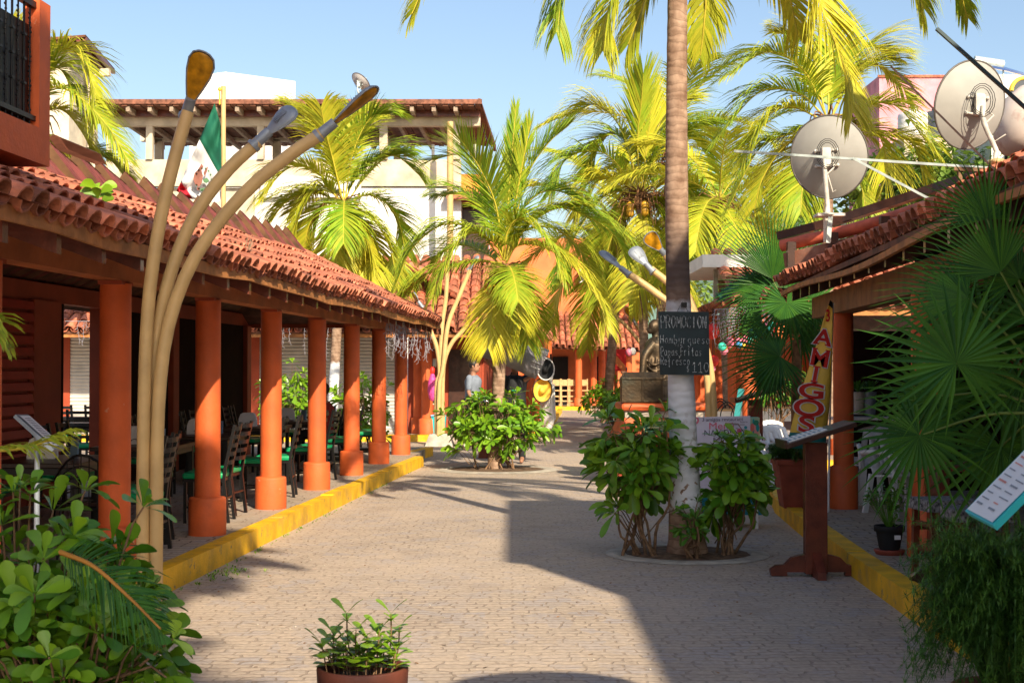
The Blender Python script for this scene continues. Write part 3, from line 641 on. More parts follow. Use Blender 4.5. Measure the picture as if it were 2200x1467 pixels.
for i in range(22):
    p=P(104+i*4.2,295+i*1.7,11+i*.05); aw.add([p,p+V((.09,0,.0)),p+V((-.05,.7,-.0)),p+V((-.14,.7,-.0)),p+V((.045,0,.022)),p+V((-.095,.7,.022))],[(0,4,5,3),(4,1,2,5)])
tag(aw.build('corrugated_canopy',[mat('grey_corrugated',(.45,.44,.42),.7)],loc=P(150,320,11)),'grey corrugated sheet canopy sticking out right of the balcony','canopy')
q=MB(); q.hexa([P(104,305,12.0),P(150,330,12.2),P(150,330,13.5),P(104,305,13.5)]+[P(104,302,12.0),P(150,326,12.2),P(150,326,13.5),P(104,302,13.5)]);
# ================================================================ BUILDING BEHIND THE ALLEY (shutters)
R2=thing('shuttered_shop_block',(-5,35,0),'dark orange shop block with grey roller shutters and clay tile roof across the alley','building')
q=MB(); q.box((-14,34.9,.1),(-10.85,35.3,3.2)); q.box((-9.75,34.9,.1),(-6.2,35.3,3.2)); q.box((-2.55,34.9,.1),(-.75,35.3,3.2)); q.box((-10.85,34.9,2.8),(-9.75,35.3,3.2)); q.box((-6.2,34.9,2.75),(-2.55,35.3,3.2))
q.box((-1.0,35.3,.1),(-.7,58,3.1),fn=lambda x,y,z:(x+.055*(y-35.3),y,z)); q.build('wall',M['orange_d'],R2)
def shutter(x0,x1,y,z0,z1,root,name='roller_shutter'):
    q=MB(); z=z0; s=.085
    while z<z1: q.add([(x0,y,z),(x1,y,z),(x1,y-.022,z+s*.45),(x0,y-.022,z+s*.45),(x1,y,z+s*.9),(x0,y,z+s*.9),(x1,y,z+s),(x0,y,z+s)],[(0,1,2,3),(3,2,4,5),(5,4,6,7)]); z+=s
    return q.build(name,mat('grey_shutter',(.52,.51,.48),.5,.1,2,stain=.25,stainc=(.3,.29,.27)),root)
shutter(-10.85,-9.75,34.95,.15,2.8,R2); shutter(-6.2,-4.05,34.95,.15,2.75,R2); shutter(-4.0,-2.6,34.95,.15,2.75,R2)
q=MB(); q.box((-4.08,34.86,.15),(-3.97,34.90,2.75)); q.build('shutter_rail',M['galv'],R2)
rf=MB(); tiled(rf,(-13,33.0,2.62),(-.45,33.0,2.62),V((0,3.6,1.95)),11,pitch=.26,r=.11,expo=.36,seg=4); 
tiled(rf,(1.55,57,2.85),(-.35,34.0,2.82),V((-2.2,0.1,1.4)),12,pitch=.28,r=.115,expo=.4,seg=4)
rf.build('roof',M['tile'],R2)
q=MB(); q.hexa([(-13,33.0,2.54),(-.45,33.0,2.54),(-1.9,36.6,4.45),(-13,36.6,4.45),(-13,33.0,2.60),(-.45,33.0,2.60),(-1.9,36.6,4.52),(-13,36.6,4.52)])
q.hexa([(-.35,33.6,2.74),(1.55,57,2.74),(-.9,57,4.2),(-2.6,35,4.2),(-.35,33.6,2.80),(1.55,57,2.80),(-.9,57,4.26),(-2.6,35,4.26)]); q.build('roof_boards',M['under'],R2)
q=MB(); q.box((-13,33.02,2.46),(-.45,33.1,2.58)); q.bar((-.33,33.6,2.73),(1.55,57,2.73),.06,.12); q.build('fascia_board',M['fascia'],R2)
def column(c,z0,z1,r,rb,hb,root,m='orange'):
    c=V(c); q=MB(); q.lathe(c,[(r,z0+hb-.01),(r,z1)],18); o=q.build('column',M[m],root)
    q=MB(); q.lathe(c,[(rb,z0-.02),(rb,z0+hb),(r*1.02,z0+hb+.02)],18); q.build('column_base',M[m],o)
column((-2.04,34.2,0),.15,2.78,.135,.20,.38,R2); column((-2.28,34.75,0),.15,2.78,.13,.18,.38,R2)
for y in (34.8,36.6,40,43.5,47,50.5,54): column((-.15+.062*(y-34)+.25,y,0),.15,2.8,.17,.22,.4,R2)
q=MB(); q.box((-1.15,35.5,.15),(-.6,35.55,2.6)); 
q=MB()
for i in range(6): q.box((-2.0,34.84,2.22+i*.05),(-1.6,34.9,2.25+i*.05))
q.box((-2.04,34.86,2.18),(-1.56,34.9,2.55),1); q.build('louvre_vent',[M['cream'],M['wood_dark']],R2)
q=MB(); q.box((-1.55,34.86,.15),(-.95,34.9,2.2)); q.build('door',M['wood_dark'],R2)
# ================================================================ FAR BLOCK C
R3=thing('far_orange_building',(3,62,0),'tall bright orange building with columned porch closing the end of the street','building')
q=MB(); q.box((-1.0,63.5,.1),(6.0,72,7.6)); q.box((-6,66,.1),(-1.2,74,9.2)); q.build('wall',mat('bright_orange_plaster',(.72,.20,.07),.8,.10,1.2,.1,15,stain=.35,stainc=(.45,.12,.05)),R3)
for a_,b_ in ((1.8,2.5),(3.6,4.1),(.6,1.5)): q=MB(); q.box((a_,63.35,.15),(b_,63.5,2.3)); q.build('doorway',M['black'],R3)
for x,y in ((2.85,60.9),(3.55,62.0),(3.95,62.6),(5.0,61),(.9,60.9)): column((x,y,0),.15,2.75,.15,.19,.35,R3)
rf=MB(); tiled(rf,(.2,60.2,2.78),(5.4,60.2,2.55),V((0,2.8,1.5)),21,pitch=.26,r=.11,expo=.4,seg=4); rf.build('roof',M['tile'],R3)
q=MB(); q.hexa([(.2,60.25,2.68),(5.4,60.25,2.45),(5.4,63.4,3.95),(.2,63.4,4.15),(.2,60.25,2.76),(5.4,60.25,2.53),(5.4,63.4,4.03),(.2,63.4,4.23)]); q.build('roof_boards',M['under'],R3)
for (a,b,c,d) in (): 
    q=MB(); q.box((a,63.42,b),(c,63.5,d)); f=q.build('window',M['glass'],R3)
ac=MB(); p=P(1268,590,62); ac.box((p.x-.45,62.9,p.z-.3),(p.x+.45,63.45,p.z+.3)); ac_=thing('air_conditioner',p,'white air conditioner unit fixed high on the far orange wall','air conditioner'); ac.build('casing',M['plastic'],ac_,bevel=.03)
q=MB(); q.lathe((0,0,0),[(.2,0),(.2,.02)],20); q2=MB()
for i in range(6): q2.box((p.x-.4,62.88,p.z-.2+i*.07),(p.x+.2,62.898,p.z-.17+i*.07))
q2.build('grille',M['greym'],ac_)
# ================================================================ TERRACE BUILDING (background left)
R4=thing('terrace_building',(-6,48,0),'large white building with roof terrace, cream posts and brown timber roof in the background','building')
D=45
def Z(y,d=D): return P(0,y,d).z
def X(x,d=D): return P(x,700,d).x
q=MB(); q.box((X(545),45.1,0),(X(990),54,Z(402))); q.build('wall',M['white2'],R4)
q=MB(); q.box((X(225),45.0,Z(400)),(X(990),45.35,Z(343))); q.build('parapet',M['cream'],R4)
q=MB(); q.box((X(225),45.2,0),(X(545),53,Z(402))); q.build('lower_wall',M['cream'],R4)
q=MB(); q.box((X(560),44.9,Z(425)),(X(775),45.09,Z(380))); q.build('upper_white_band',M['white2'],R4)
for x0,x1 in ((313,327),(552,566),(815,832),(968,988),(228,236)):
    q=MB(); q.box((X(x0),44.9,Z(343)),(X(x1),45.15,Z(272))); q.build('terrace_post',M['cream'],R4)
for x0,x1 in ((330,346),(584,600),(845,858)):
    q=MB(); q.box((X(x0,49),49,Z(343,49)),(X(x1,49),49.3,Z(300,49))); q.build('terrace_post',M['cream'],R4)
q=MB(); q.box((X(228),44.88,Z(272)),(X(1032),45.18,Z(252))); q.build('terrace_beam',M['cream'],R4)
q=MB(); q.box((X(228),49,Z(303,49)),(X(990),49.3,Z(288,49))); q.build('terrace_rear_beam',M['cream'],R4)
q=MB()
nb=60
for i in range(nb):
    xa=X(225)+(X(1035)-X(225))*i/nb; xb=X(225)+(X(1035)-X(225))*(i+1)/nb-.02; dz=.02*(i%2)
    q.hexa([(xa,43.9,Z(228,43.9)+dz),(xb,43.9,Z(228,43.9)+dz),(xb+.35,50.5,Z(300,49)+dz),(xa+.35,50.5,Z(300,49)+dz),(xa,43.9,Z(222,43.9)+dz),(xb,43.9,Z(222,43.9)+dz),(xb+.35,50.5,Z(296,49)+dz),(xa+.35,50.5,Z(296,49)+dz)])
q.build('terrace_roof',M['under'],R4)
q=MB(); q.box((X(228),43.85,Z(224,43.9)),(X(1037),43.9,Z(214,43.9))); q.build('roof_edge',mat('tile_edge',(.25,.10,.06),.8,.3,9),R4)
q=MB(); q.box((X(228),44.6,Z(250,44.6)),(X(1032),44.75,Z(236,44.6))); q.build('timber_plate',M['wood_red'],R4)
for i in range(17):
    x=X(245+i*46); q=MB(); q.bar((x,43.95,Z(233,43.9)),(x+.3,50,Z(300,49)-.12),.12,.16); q.build('rafter',mat('grey_timber',(.35,.27,.20),.8,.2,9),R4)
q=MB(); q.hexa([(X(1032),43.9,Z(222,43.9)),(X(1036),43.9,Z(222,43.9)),(X(1062),50,Z(285,46)),(X(1056),50,Z(285,46)),(X(1028),43.9,Z(212,43.9)),(X(1034),43.9,Z(212,43.9)),(X(1062),50,Z(270,46)),(X(1056),50,Z(270,46))]); q.build('verge_board',M['under'],R4)
q=MB(); q.box((X(862),45.22,Z(245)),(X(972),45.26,Z(252)-.4)); 
q=MB(); q.box((X(862),44.9,Z(251)),(X(968),45.1,Z(241))); q.build('brick_strip',M['brick'],R4)
q=MB(); q.box((X(862),45.2,Z(478)),(X(882),45.29,Z(448))); q.build('window',M['greym'],R4)
q=MB(); q.box((X(985),46,Z(430)),(X(1042),50,Z(365))); q.build('orange_bay',mat('orange_bay',(.8,.30,.05),.7),R4)
q=MB(); q.box((X(960),44.6,Z(430)),(X(1045),46,Z(415))); q.build('balcony_slab',M['brick'],R4)
q=MB(); q.box((X(990),46.2,Z(560)),(X(1042),50,Z(430))); q.build('recess_shade_block',M['wood_dark'],R4)  # solid dark block, its colour stands in for a recess in shade
q=MB(); q.tube([P(967,640,43.5),P(967,262,43.5)],.10,10); q.tube([P(967,940,43.5),P(967,640,43.5)],.10,8); q.build('tall_post',M['tube'],R4)
for x in (640,700,750,790): 
    q=MB(); q.tube([(X(x+230,46),46,Z(345)),(X(x+230,46),46,Z(300))],.05,6); q.build('terrace_pipe',M['white'],R4)
W=thing('white_rooftop_block',(X(520,56),56,0),'plain white block rising behind the timber terrace roof','building')
q=MB(); q.hexa([(X(430,56),54,0),(X(500,56),54,0),(X(616,56),58,0),(X(430,56),60,0)]+[(X(430,56),54,Z(165,54)),(X(505,56),54,Z(155,54)),(X(616,56),58,Z(175,58)),(X(430,56),60,Z(165,56))]); q.build('wall',M['white2'],W)
U=thing('brick_roof_hut',P(150,700,30),'small roof shelter of brown boards on cream posts, upper left background','shelter')
q=MB(); q.box((P(60,0,30).x,30,4.4),(P(150,0,30).x,32,P(0,90,30).z)); q.build('block_wall',mat('cream_block',(.68,.62,.48),.8,.1,5,.3,20),U)
q=MB(); a,b,c,d=P(60,90,29.5),P(185,78,29.5),P(246,152,31),P(150,155,34)
q=MB(); q.hexa([P(60,90,29.4),P(183,80,29.4),P(245,153,33),P(120,160,33)]+[P(60,84,29.4),P(184,75,29.4),P(247,149,33),P(120,156,33)]); q.build('roof',M['under'],U)
for i in range(9):
    q=MB(); q.bar(P(70+i*14,92-i*.9,29.45),P(132+i*14,163-i*.9,32.9),.08,.08); q.build('rafter',M['wood_red'],U)
q=MB(); q.box((P(190,0,31).x,31,4.3),(P(206,0,31).x,31.2,P(0,160,31).z)); q.build('post',M['cream'],U)
q=MB(); q.bar(P(110,162,31.5),P(236,156,31.5),.14,.16); q.build('beam',M['cream'],U)
# ================================================================ RIGHT RESTAURANT
R5=thing('right_restaurant',L(4,12,0),'shaded restaurant on the right with orange columns under a wavy clay tile eave','building')
rx,rz=2.22,2.72
rf=MB(); tiled(rf,L(rx,17.7,rz+.03),L(rx+.1,6.0,rz),V((3.0,0,.98)),31,seg=6); rf.build('roof',M['tile'],R5)
q=MB(); q.hexa([L(rx,6,rz-.07),L(rx+3,6,rz+.9),L(rx+3,17.7,rz+.9),L(rx,17.7,rz-.07),L(rx,6,rz-.02),L(rx+3,6,rz+.95),L(rx+3,17.7,rz+.95),L(rx,17.7,rz-.02)]); q.build('roof_boards',M['under'],R5)
q=MB(); w=lambda y:.035*math.sin(y*.8+1)
for i in range(20):
    y0=6+11.7*i/20; y1=6+11.7*(i+1)/20
    q.hexa([L(rx-.02,y0,rz-.12+w(y0)),L(rx+.02,y0,rz-.12+w(y0)),L(rx+.02,y1,rz-.12+w(y1)),L(rx-.02,y1,rz-.12+w(y1)),L(rx-.02,y0,rz-.07+w(y0)),L(rx+.02,y0,rz-.07+w(y0)),L(rx+.02,y1,rz-.07+w(y1)),L(rx-.02,y1,rz-.07+w(y1))])
q.build('fascia_board',M['fascia'],R5)
q=MB(); q.box((2.54,6,2.33),(2.78,17.4,2.58),fn=L); q.build('beam',mat('brown_beam',(.26,.11,.04),.7,.2,5),R5)
y=6.4
while y<17.5:
    q=MB(); q.hexa([L(rx+.02,y,rz-.2),L(rx+3,y,rz+.78),L(rx+3,y+.07,rz+.78),L(rx+.02,y+.07,rz-.2),L(rx+.02,y,rz-.08),L(rx+3,y,rz+.9),L(rx+3,y+.07,rz+.9),L(rx+.02,y+.07,rz-.08)]); q.build('rafter',M['wood_dark'],R5); y+=.7
for y in (7.75,11.8,15.85): column(L(2.66,y,0),.165,2.33,.113,.155,.46,R5)
for y in (7.5,11.8,15.85): 
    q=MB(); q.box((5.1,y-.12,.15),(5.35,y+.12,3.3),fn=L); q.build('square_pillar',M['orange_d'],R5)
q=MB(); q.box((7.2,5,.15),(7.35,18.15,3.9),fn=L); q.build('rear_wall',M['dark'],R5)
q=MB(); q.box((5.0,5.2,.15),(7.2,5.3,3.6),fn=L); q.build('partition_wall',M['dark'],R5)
for a_,b_ in (((4.0,18.2,.15),(7.2,18.3,3.7)),((2.95,18.2,.15),(3.99,18.3,2.2)),((5.2,13.9,.15),(7.15,14.0,3.2))): q=MB(); q.box(a_,b_,fn=L); q.build('partition_wall',M['dark'],R5)  # partitions added in near black to keep the interior dark
q=MB()
for i in range(24): q.box((3.9+i*.09,13.7,.4),(3.94+i*.09,13.74,2.3),fn=L)
q.box((3.85,13.68,2.26),(6.05,13.76,2.32),fn=L); q.box((3.85,13.68,.5),(6.05,13.76,.56),fn=L); q.build('lattice_screen',M['wood_red'],R5)
q=MB(); q.hexa([L(rx+3,6,rz+.9),L(7.4,6,rz+.9),L(7.4,17.7,rz+.9),L(rx+3,17.7,rz+.9),L(rx+3,6,rz+1.0),L(7.4,6,rz+1.0),L(7.4,17.7,rz+1.0),L(rx+3,17.7,rz+1.0)]); q.build('flat_roof',M['cream'],R5)
# upper tier with rolled caps at the far gable
q=MB(); q.tube(cat([P(1680,528,17.3),P(1850,488,16.6),P(2010,437,15.6),P(2200,368,14.2)],12),.075,10); q.build('gable_cap_tiles',mat('red_cap_tile',(.60,.13,.07),.6,.15,6,.2,30),R5)
q=MB(); c=[P(1690,560,17.2),P(1850,522,16.5),P(2010,472,15.5),P(2200,400,14.1)]
for a,b in zip(c,c[1:]): q.bar(a,b,.12,.17)
q.build('gutter_board',mat('brown_gutter',(.30,.12,.07),.65,.2,5,.1,30,stain=.4,stainc=(.4,.3,.25)),R5)
q=MB(); q.bar(P(1672,508,17.4),P(1830,466,17.),.12,.10); q.bar(P(1800,474,17.1),P(2010,405,16.2),.12,.10); q.bar(P(2010,405,16.2),P(2200,345,15.),.12,.1); q.build('dark_timber',M['wood_dark'],R5)
for x,y in ((1700,560),(1790,540),(1900,505),(2010,472)):
    q=MB(); q.bar(P(x,y+20,17.1-(x-1700)*.005),P(x,y-40,17.1-(x-1700)*.005),.10,.1,up=V((0,1,0))); q.build('timber_prop',M['wood_dark'],R5)
rf=MB(); tiled(rf,P(2215,350,13.6),P(2010,452,15.4),V((1.6,.6,.75)),33,seg=5); rf.build('upper_tiles',M['tile'],R5)
# unseen house block on the right, added and sized to shade the street
R6=thing('shading_house_block',(6.2,4,0),'unseen plain orange two-storey block added on the right to shade the street','building')
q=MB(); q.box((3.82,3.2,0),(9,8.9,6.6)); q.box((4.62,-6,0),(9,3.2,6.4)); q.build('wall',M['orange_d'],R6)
for y in (-4,-1.5,4.2,6.6):
    for z in (1.2,4.6):
        q=MB(); x=4.59 if y<2 else 3.79; q.box((x,y,z),(x+.03,y+1.1,z+1.3)); q.build('window',M['glass'],R6)
q=MB(); q.box((3.75,3.1,6.6),(9.1,9.0,6.72)); q.box((4.52,-6.1,6.4),(9.1,3.1,6.5)); q.build('cornice',M['cream'],R6)
# ================================================================ BUILDING 4 (right mid-ground)
R7=thing('lantern_restaurant',(7,32,0),'restaurant with red tile roof and hanging lanterns beyond the wooden menu stand','building')
rf=MB(); tiled(rf,(4.75,44,2.86),(3.9,25.6,2.9),V((2.6,0,1.05)),41,pitch=.26,r=.11,expo=.4,seg=4); tiled(rf,(3.9,25.4,2.9),(9.5,25.4,2.9),V((0,2.8,1.1)),42,pitch=.26,r=.11,expo=.36,seg=4); rf.build('roof',M['tile'],R7)
q=MB(); q.hexa([(3.9,25.4,2.80),(4.75,44,2.80),(7.4,44,3.86),(6.5,25.4,3.86),(3.9,25.4,2.86),(4.75,44,2.86),(7.4,44,3.9),(6.5,25.4,3.9)]); q.hexa([(3.95,25.45,2.80),(9.5,25.45,2.80),(9.5,28.3,3.9),(6.4,28.3,3.9),(3.95,25.45,2.85),(9.5,25.45,2.85),(9.5,28.3,3.95),(6.4,28.3,3.95)]); q.build('roof_boards',M['under'],R7)
q=MB(); q.box((3.95,25.5,2.68),(9.5,25.6,2.84)); q.build('fascia_board',M['fascia'],R7)
for x,y in ((4.35,26.1),(4.75,31),(5.0,36),(5.3,41),(6.0,26.1),(8.2,26.1)): column((x,y,0),.15,2.8,.13,.17,.4,R7)
q=MB(); q.box((9,30,0),(9.3,45,3.4)); q.box((5.6,44,0),(9,44.3,3.4)); q.build('wall',M['orange'],R7)
q=MB(); q.box((7.0,29.6,0),(9.3,29.9,3.2)); q.build('inner_wall',M['wood_dark'],R7)
# white flat canopy behind palm, right of trunk
q=MB(); D2=27; q.box((P(1508,0,D2).x,D2,P(0,574,D2).z),(P(1652,0,D2).x,D2+4,P(0,547,D2).z)); w=thing('white_roof_slab',P(1580,560,D2),'white rooftop slab on thin grey posts right of the big palm trunk','roof slab')
q.build('slab',M['white'],w)
for x in (1600,1524,1648):
    q=MB(); q.box((P(x,0,D2+1).x,D2+.5,3.0),(P(x,0,D2+1).x+.08,D2+.58,P(0,574,D2).z)); q.build('post',M['concrete'],w)
# ================================================================ PINK HOUSE ETC
H=thing('pink_house',(13,44,0),'faded pink rooftop wall with weather stains at upper right','building')
q=MB(); q.box((P(1888,0,44).x,44,0),(P(2140,0,44).x,48,P(0,163,44).z)); q.build('wall',M['pink'],H)
q=MB(); q.box((P(1888,0,44).x-.05,43.95,P(0,167,44).z),(P(2140,0,44).x,44,P(0,162,44).z)); q.build('coping',M['brick'],H)
H=thing('white_arched_house',(14,34,0),'white wall with a yellow-trimmed arched opening at the right edge','building')
x0=P(2128,0,34).x; q=MB(); q.box((x0,34,0),(x0+4,37,P(0,160,34).z)); q.build('wall',mat('stained_white',(.76,.74,.68),.75,.1,2,stain=.4,stainc=(.4,.3,.22)),H)
q=MB(); c=P(2200,195,33.97); 
pts=[c+V((math.cos(a)*.30,0,math.sin(a)*.30)) for a in [PI*k/12 for k in range(13)]]+[c+V((-.3,0,-.6)),c+V((.3,0,-.6))]
q.tube(pts[:13],.05,6); q.add(pts,[list(range(15))],1); q.build('arch_opening',[M['fy'],M['glass']],H)
H=thing('solar_water_heater',P(2140,140,33),'solar water heater with steel drum and blue collector on the white house','water heater')
q=MB(); q.tube([P(2093,131,32),P(2155,140,32)],.11,14); q.build('drum',M['galv'],H)
q=MB(); q.sheet(P(2105,142,31.9),P(2160,152,31.9),P(2220,168,33),P(2150,146,33.4),.05); q.build('collector',M['blue'],H)
q=MB(); q.tube([P(2100,142,32),P(2102,165,32)],.02,5); q.tube([P(2155,150,32),P(2156,172,32)],.02,5); q.build('stand',M['galv'],H)
def tank(name,label,c,r,h,m,rib=5):
    q=MB(); pr=[(r,0)]
    for i in range(rib): z=h*.85*i/rib; pr+=[(r,z+.02),(r*1.03,z+.08),(r,z+h*.85/rib-.02)]
    pr+=[(r*.98,h*.88),(r*.6,h*.97),(r*.3,h),(.01,h)]
    t=thing(name,c,label,'water tank'); q.lathe(c,pr,20); q.build('drum',m,t); q=MB(); q.lathe(V(c)+V((0,0,h)),[(r*.32,-.02),(r*.32,.05),(.01,.06)],16); q.build('lid',m,t); return t
tank('water_tank','white ribbed rooftop water tank left of the black one',P(1962,303,40),.42,.85,M['plastic'])
tank('water_tank','black rooftop water tank in front of the pink wall',P(2012,303,40),.40,.85,mat('black_plastic',(.05,.06,.08),.5))
H=thing('rooftop_wall',P(1960,310,41),'low cream rooftop wall under the water tanks','wall')
q=MB(); q.box((P(1900,0,41).x,39,P(0,345,41).z-4),(P(2090,0,41).x,41.6,P(0,304,40).z)); q.build('wall',M['cream'],H)
t=thing('gas_tank',P(2215,250,16),'big rusty white cylindrical gas tank on legs at the right edge','gas tank')
q=MB(); c=P(2208,258,16); q.lathe(c,[(.01,-.42),(.2,-.38),(.34,-.25),(.42,0),(.34,.25),(.2,.38),(.01,.42)],24); q.v=[V((c.x+(v.z-c.z)*.25+(v.x-c.x)*.9, v.y, c.z+(v.z-c.z))) for v in q.v]; q.build('vessel',M['rust'],t)
q=MB(); q.bar(P(2190,320,16),P(2188,350,16),.03,.03); q.bar(P(2163,320,16.2),P(2160,350,16.2),.03,.03); q.build('legs',M['steeld'],t)
# ================================================================ STREET LAMPS
def lamp_head(par,p0,p1,dn,w):
    p0=V(p0); p1=V(p1); d=(p1-p0); l=d.length; d.normalize(); dn=V(dn); dn=(dn-d*dn.dot(d)).normalized(); s=d.cross(dn)
    prof=[(.0,.30),(.08,.42),(.3,.68),(.55,.93),(.78,1.0),(.92,.80),(.985,.42),(1,.1)]
    sh=MB(); le=MB(); ri=MB(); seg=14
    def ringv(q,ww,off,th,full):
        c=p0+d*l*q; o=[]
        for k in range(seg+1):
            a=PI*k/seg; o.append(c+s*math.cos(a)*w*.5*ww-dn*(math.sin(a)*th*ww)+dn*off)
        return o
    vs=[]
    for q,ww in prof: vs+=ringv(q,ww,0,w*.22,1)
    n=seg+1; sh.add(vs,[(i*n+k,i*n+k+1,(i+1)*n+k+1,(i+1)*n+k) for i in range(len(prof)-1) for k in range(seg)],0,.5,True)
    for q in [.35+.05*i for i in range(9)]: sh.box((0,0,0),(0,0,0)) if 0 else sh.bar(p0+d*l*q-dn*w*.2-s*w*.16,p0+d*l*q-dn*w*.2+s*w*.16,w*.03,w*.1,0,up=dn)
    o=sh.build('lamp_shell',M['greym'],par)
    vs=[]
    for q,ww in prof: c=p0+d*l*(q*.96+.01); vs+=[c+s*w*.46*ww+dn*.002,c+dn*(.002+w*.09*ww),c-s*w*.46*ww+dn*.002]
    le.add(vs,[(i*3+k,i*3+k+1,(i+1)*3+k+1,(i+1)*3+k) for i in range(len(prof)-1) for k in range(2)],0,.5,True); le.build('lens',M['amber'],o)
    pts=[p0+d*l*q+s*w*.49*ww for q,ww in prof]+[p0+d*l*q-s*w*.49*ww for q,ww in prof[::-1]]; ri.tube(pts,w*.035,6); ri.build('rim',M['greym'],o)
def lamp(name,label,D,tubes,heads,r,plinth,hw):
    root=thing('street_lamp',P(*plinth[:2],D) if 0 else G(plinth[0],plinth[1]),label,'street lamp','curved three-armed cream street lamps')
    for t in tubes:
        pts=cat([P(x,y,D+dd) for x,y,dd in t],22); q=MB(); q.tube(pts,[r]*20+[r*.98,r*.97],12); q.build('arm',M['tube'],root)
    for (a,b,dn) in heads:
        a_=P(a[0],a[1],D+a[2]); b_=P(b[0],b[1],D+b[2]); d=(b_-a_).normalized(); q=MB(); q.tube([a_-d*r*2.0,a_+d*r*1.2],[r*.86,r*.80],12); q.tube([a_-d*r*2.3,a_-d*r*1.7],[r*1.12,r*1.12],12); q.build('socket',M['greym'],root); lamp_head(root,a_+d*r*1.0,b_,dn,hw)
    c=V(root.location); s=plinth[2]; h=plinth[3]; q=MB(); q.hexa([c+V(v) for v in ((-s,-s,-.02),(s,-s,-.02),(s,s,-.02),(-s,s,-.02),(-s*.7,-s*.7,h),(s*.7,-s*.7,h),(s*.7,s*.7,h),(-s*.7,s*.7,h))]); q.build('plinth',M['concrete'],root,bevel=.012)
    q=MB(); q.box((c.x-s*.5,c.y-s*.5,h),(c.x+s*.5,c.y+s*.5,h+.012)); q.build('base_plate',M['galv'],root)
    return root
lamp('l','tall cream street lamp with three curved tubes nearest the camera, before the left colonnade',8.9,
 [[(312,1385,-.03),(307,1150,-.03),(310,850,-.03),(320,640,-.03),(345,470,-.03),(378,330,-.03),(404,240,-.03)],
  [(335,1385,-.02),(336,1150,-.02),(340,880,-.02),(362,700,0),(420,550,.0),(520,420,.0),(620,335,.0),(690,288,.0)],
  [(323,1385,.06),(322,1150,.06),(326,850,.06),(340,700,.06),(372,570,.08),(420,460,.10),(490,365,.12),(556,305,.12)]],
 [((406,226,-.03),(440,112,-.25),(.0,-.95,-.2)),((706,274,0),(812,188,-.02),(.5,-.16,-.8)),((566,294,.12),(632,233,.15),(.35,.75,-.5))],.042,(336,1410,.16,.10),.17)
lamp('l','cream street lamp leaning its arms left from behind the whitewashed palm trunk',17,
 [[(1524,1090,0),(1524,900,0),(1516,790,0),(1480,690,0),(1410,630,0),(1345,585,0)],[(1534,1090,0),(1534,900,0),(1524,780,0),(1495,690,0),(1445,618,0),(1398,577,0)],[(1529,1090,.1),(1529,900,.1),(1522,800,.1),(1500,690,.1),(1460,600,.1),(1430,548,.1)]],
 [((1340,581,0),(1290,540,.1),(-.1,.3,-.9)),((1393,573,0),(1358,533,.1),(.1,.7,-.6)),((1424,541,.1),(1390,503,0),(-.1,-.95,-.1))],.043,(1529,1098,.16,.10),.185)
lamp('l','cream street lamp with fanning arms on a concrete plinth in the alley beyond the colonnade',32,
 [[(938,935,0),(938,830,0),(945,800,0),(938,745,0),(920,700,0),(905,660,0)],[(946,935,0),(946,800,0),(950,700,0),(958,640,0),(962,560,0),(964,520,0)],[(942,935,-.1),(944,830,-.1),(952,790,-.1),(962,700,-.1),(985,640,-.1),(1010,580,-.1)],[(951,935,0),(951,820,0),(956,770,0),(972,735,0),(990,715,0),(1010,690,0)]],
 [((902,652,0),(885,628,0),(-.2,-.3,-.9)),((1012,573,0),(1028,550,0),(.3,.3,-.8))],.05,(945,957,.33,.26),.2)
lamp('l','small distant cream lamp with curved arm beside the far orange wall',44,
 [[(1398,830,0),(1398,790,0),(1385,750,0),(1345,700,0),(1319,678,0)],[(1402,830,0),(1402,780,0),(1392,740,0),(1365,695,0)]],
 [((1362,690,0),(1344,660,0),(-.2,-.6,-.6)),((1316,676,0),(1296,664,0),(-.1,.3,-.9))],.055,(1400,905,.2,.1),.22)
# ================================================================ FLAG
FL=thing('flag',P(480,440,20),'green, white and red flag with eagle emblem on a pole behind the left roof','flag')
top=[(461,222),(433,290),(408,345),(391,386),(379,410)]; bot=[(475,272),(476,373),(474,432),(420,428),(403,427)]
nu,nv=24,10; T=cat([V((a,b,0)) for a,b in top],nu+1); Bm=cat([V((a,b,0)) for a,b in bot],nu+1)
gv=[]
for i in range(nu+1):
    for j in range(nv+1):
        q_=T[i].lerp(Bm[i],j/nv); gv.append(P(q_.x,q_.y,20+.07*math.sin(i*.55+j*.9)+.03*math.sin(i*1.3)))
bands={'green_band':(0,7),'white_band':(7,19),'red_band':(19,24)}
for nm,(a,b) in bands.items():
    q=MB(); q.add([v for v in gv[a*(nv+1):(b+1)*(nv+1)]],[(i*(nv+1)+j,i*(nv+1)+j+1,(i+1)*(nv+1)+j+1,(i+1)*(nv+1)+j) for i in range(b-a) for j in range(nv)],0,.5,True)
    o=q.build(nm,M[{'g':'fg','w':'fw','r':'fr'}[nm[0]]],FL); sm=o.modifiers.new('s','SOLIDIFY'); sm.thickness=.004
em=MB()
def epoly(pts,m): em.add([P(x,y,19.84) for x,y in pts],[list(range(len(pts)))],m)
epoly([(428,360),(433,352),(437,358),(433,366),(436,378),(434,392),(428,402),(420,398),(415,386),(418,372),(424,366)],0)
epoly([(437,372),(442,362),(447,358),(444,370),(440,380)],0); epoly([(424,402),(430,404),(428,410),(422,408)],0)
for i in range(13):
    a=R(-150+i*25); x=437+17*math.cos(a); y_=386-24*math.sin(a); epoly([(x-2.2,y_),(x,y_-3),(x+2.2,y_),(x,y_+3)],1)
epoly([(436,386),(444,382),(450,388),(444,394),(438,392)],1); epoly([(428,406),(446,402),(448,406),(432,411)],1)
em.build('emblem',[M['fb'],M['fe']],FL)
q=MB(); q.tube([P(480,620,20),P(480,186,20)],.034,10); q.build('pole',M['tube'],FL)
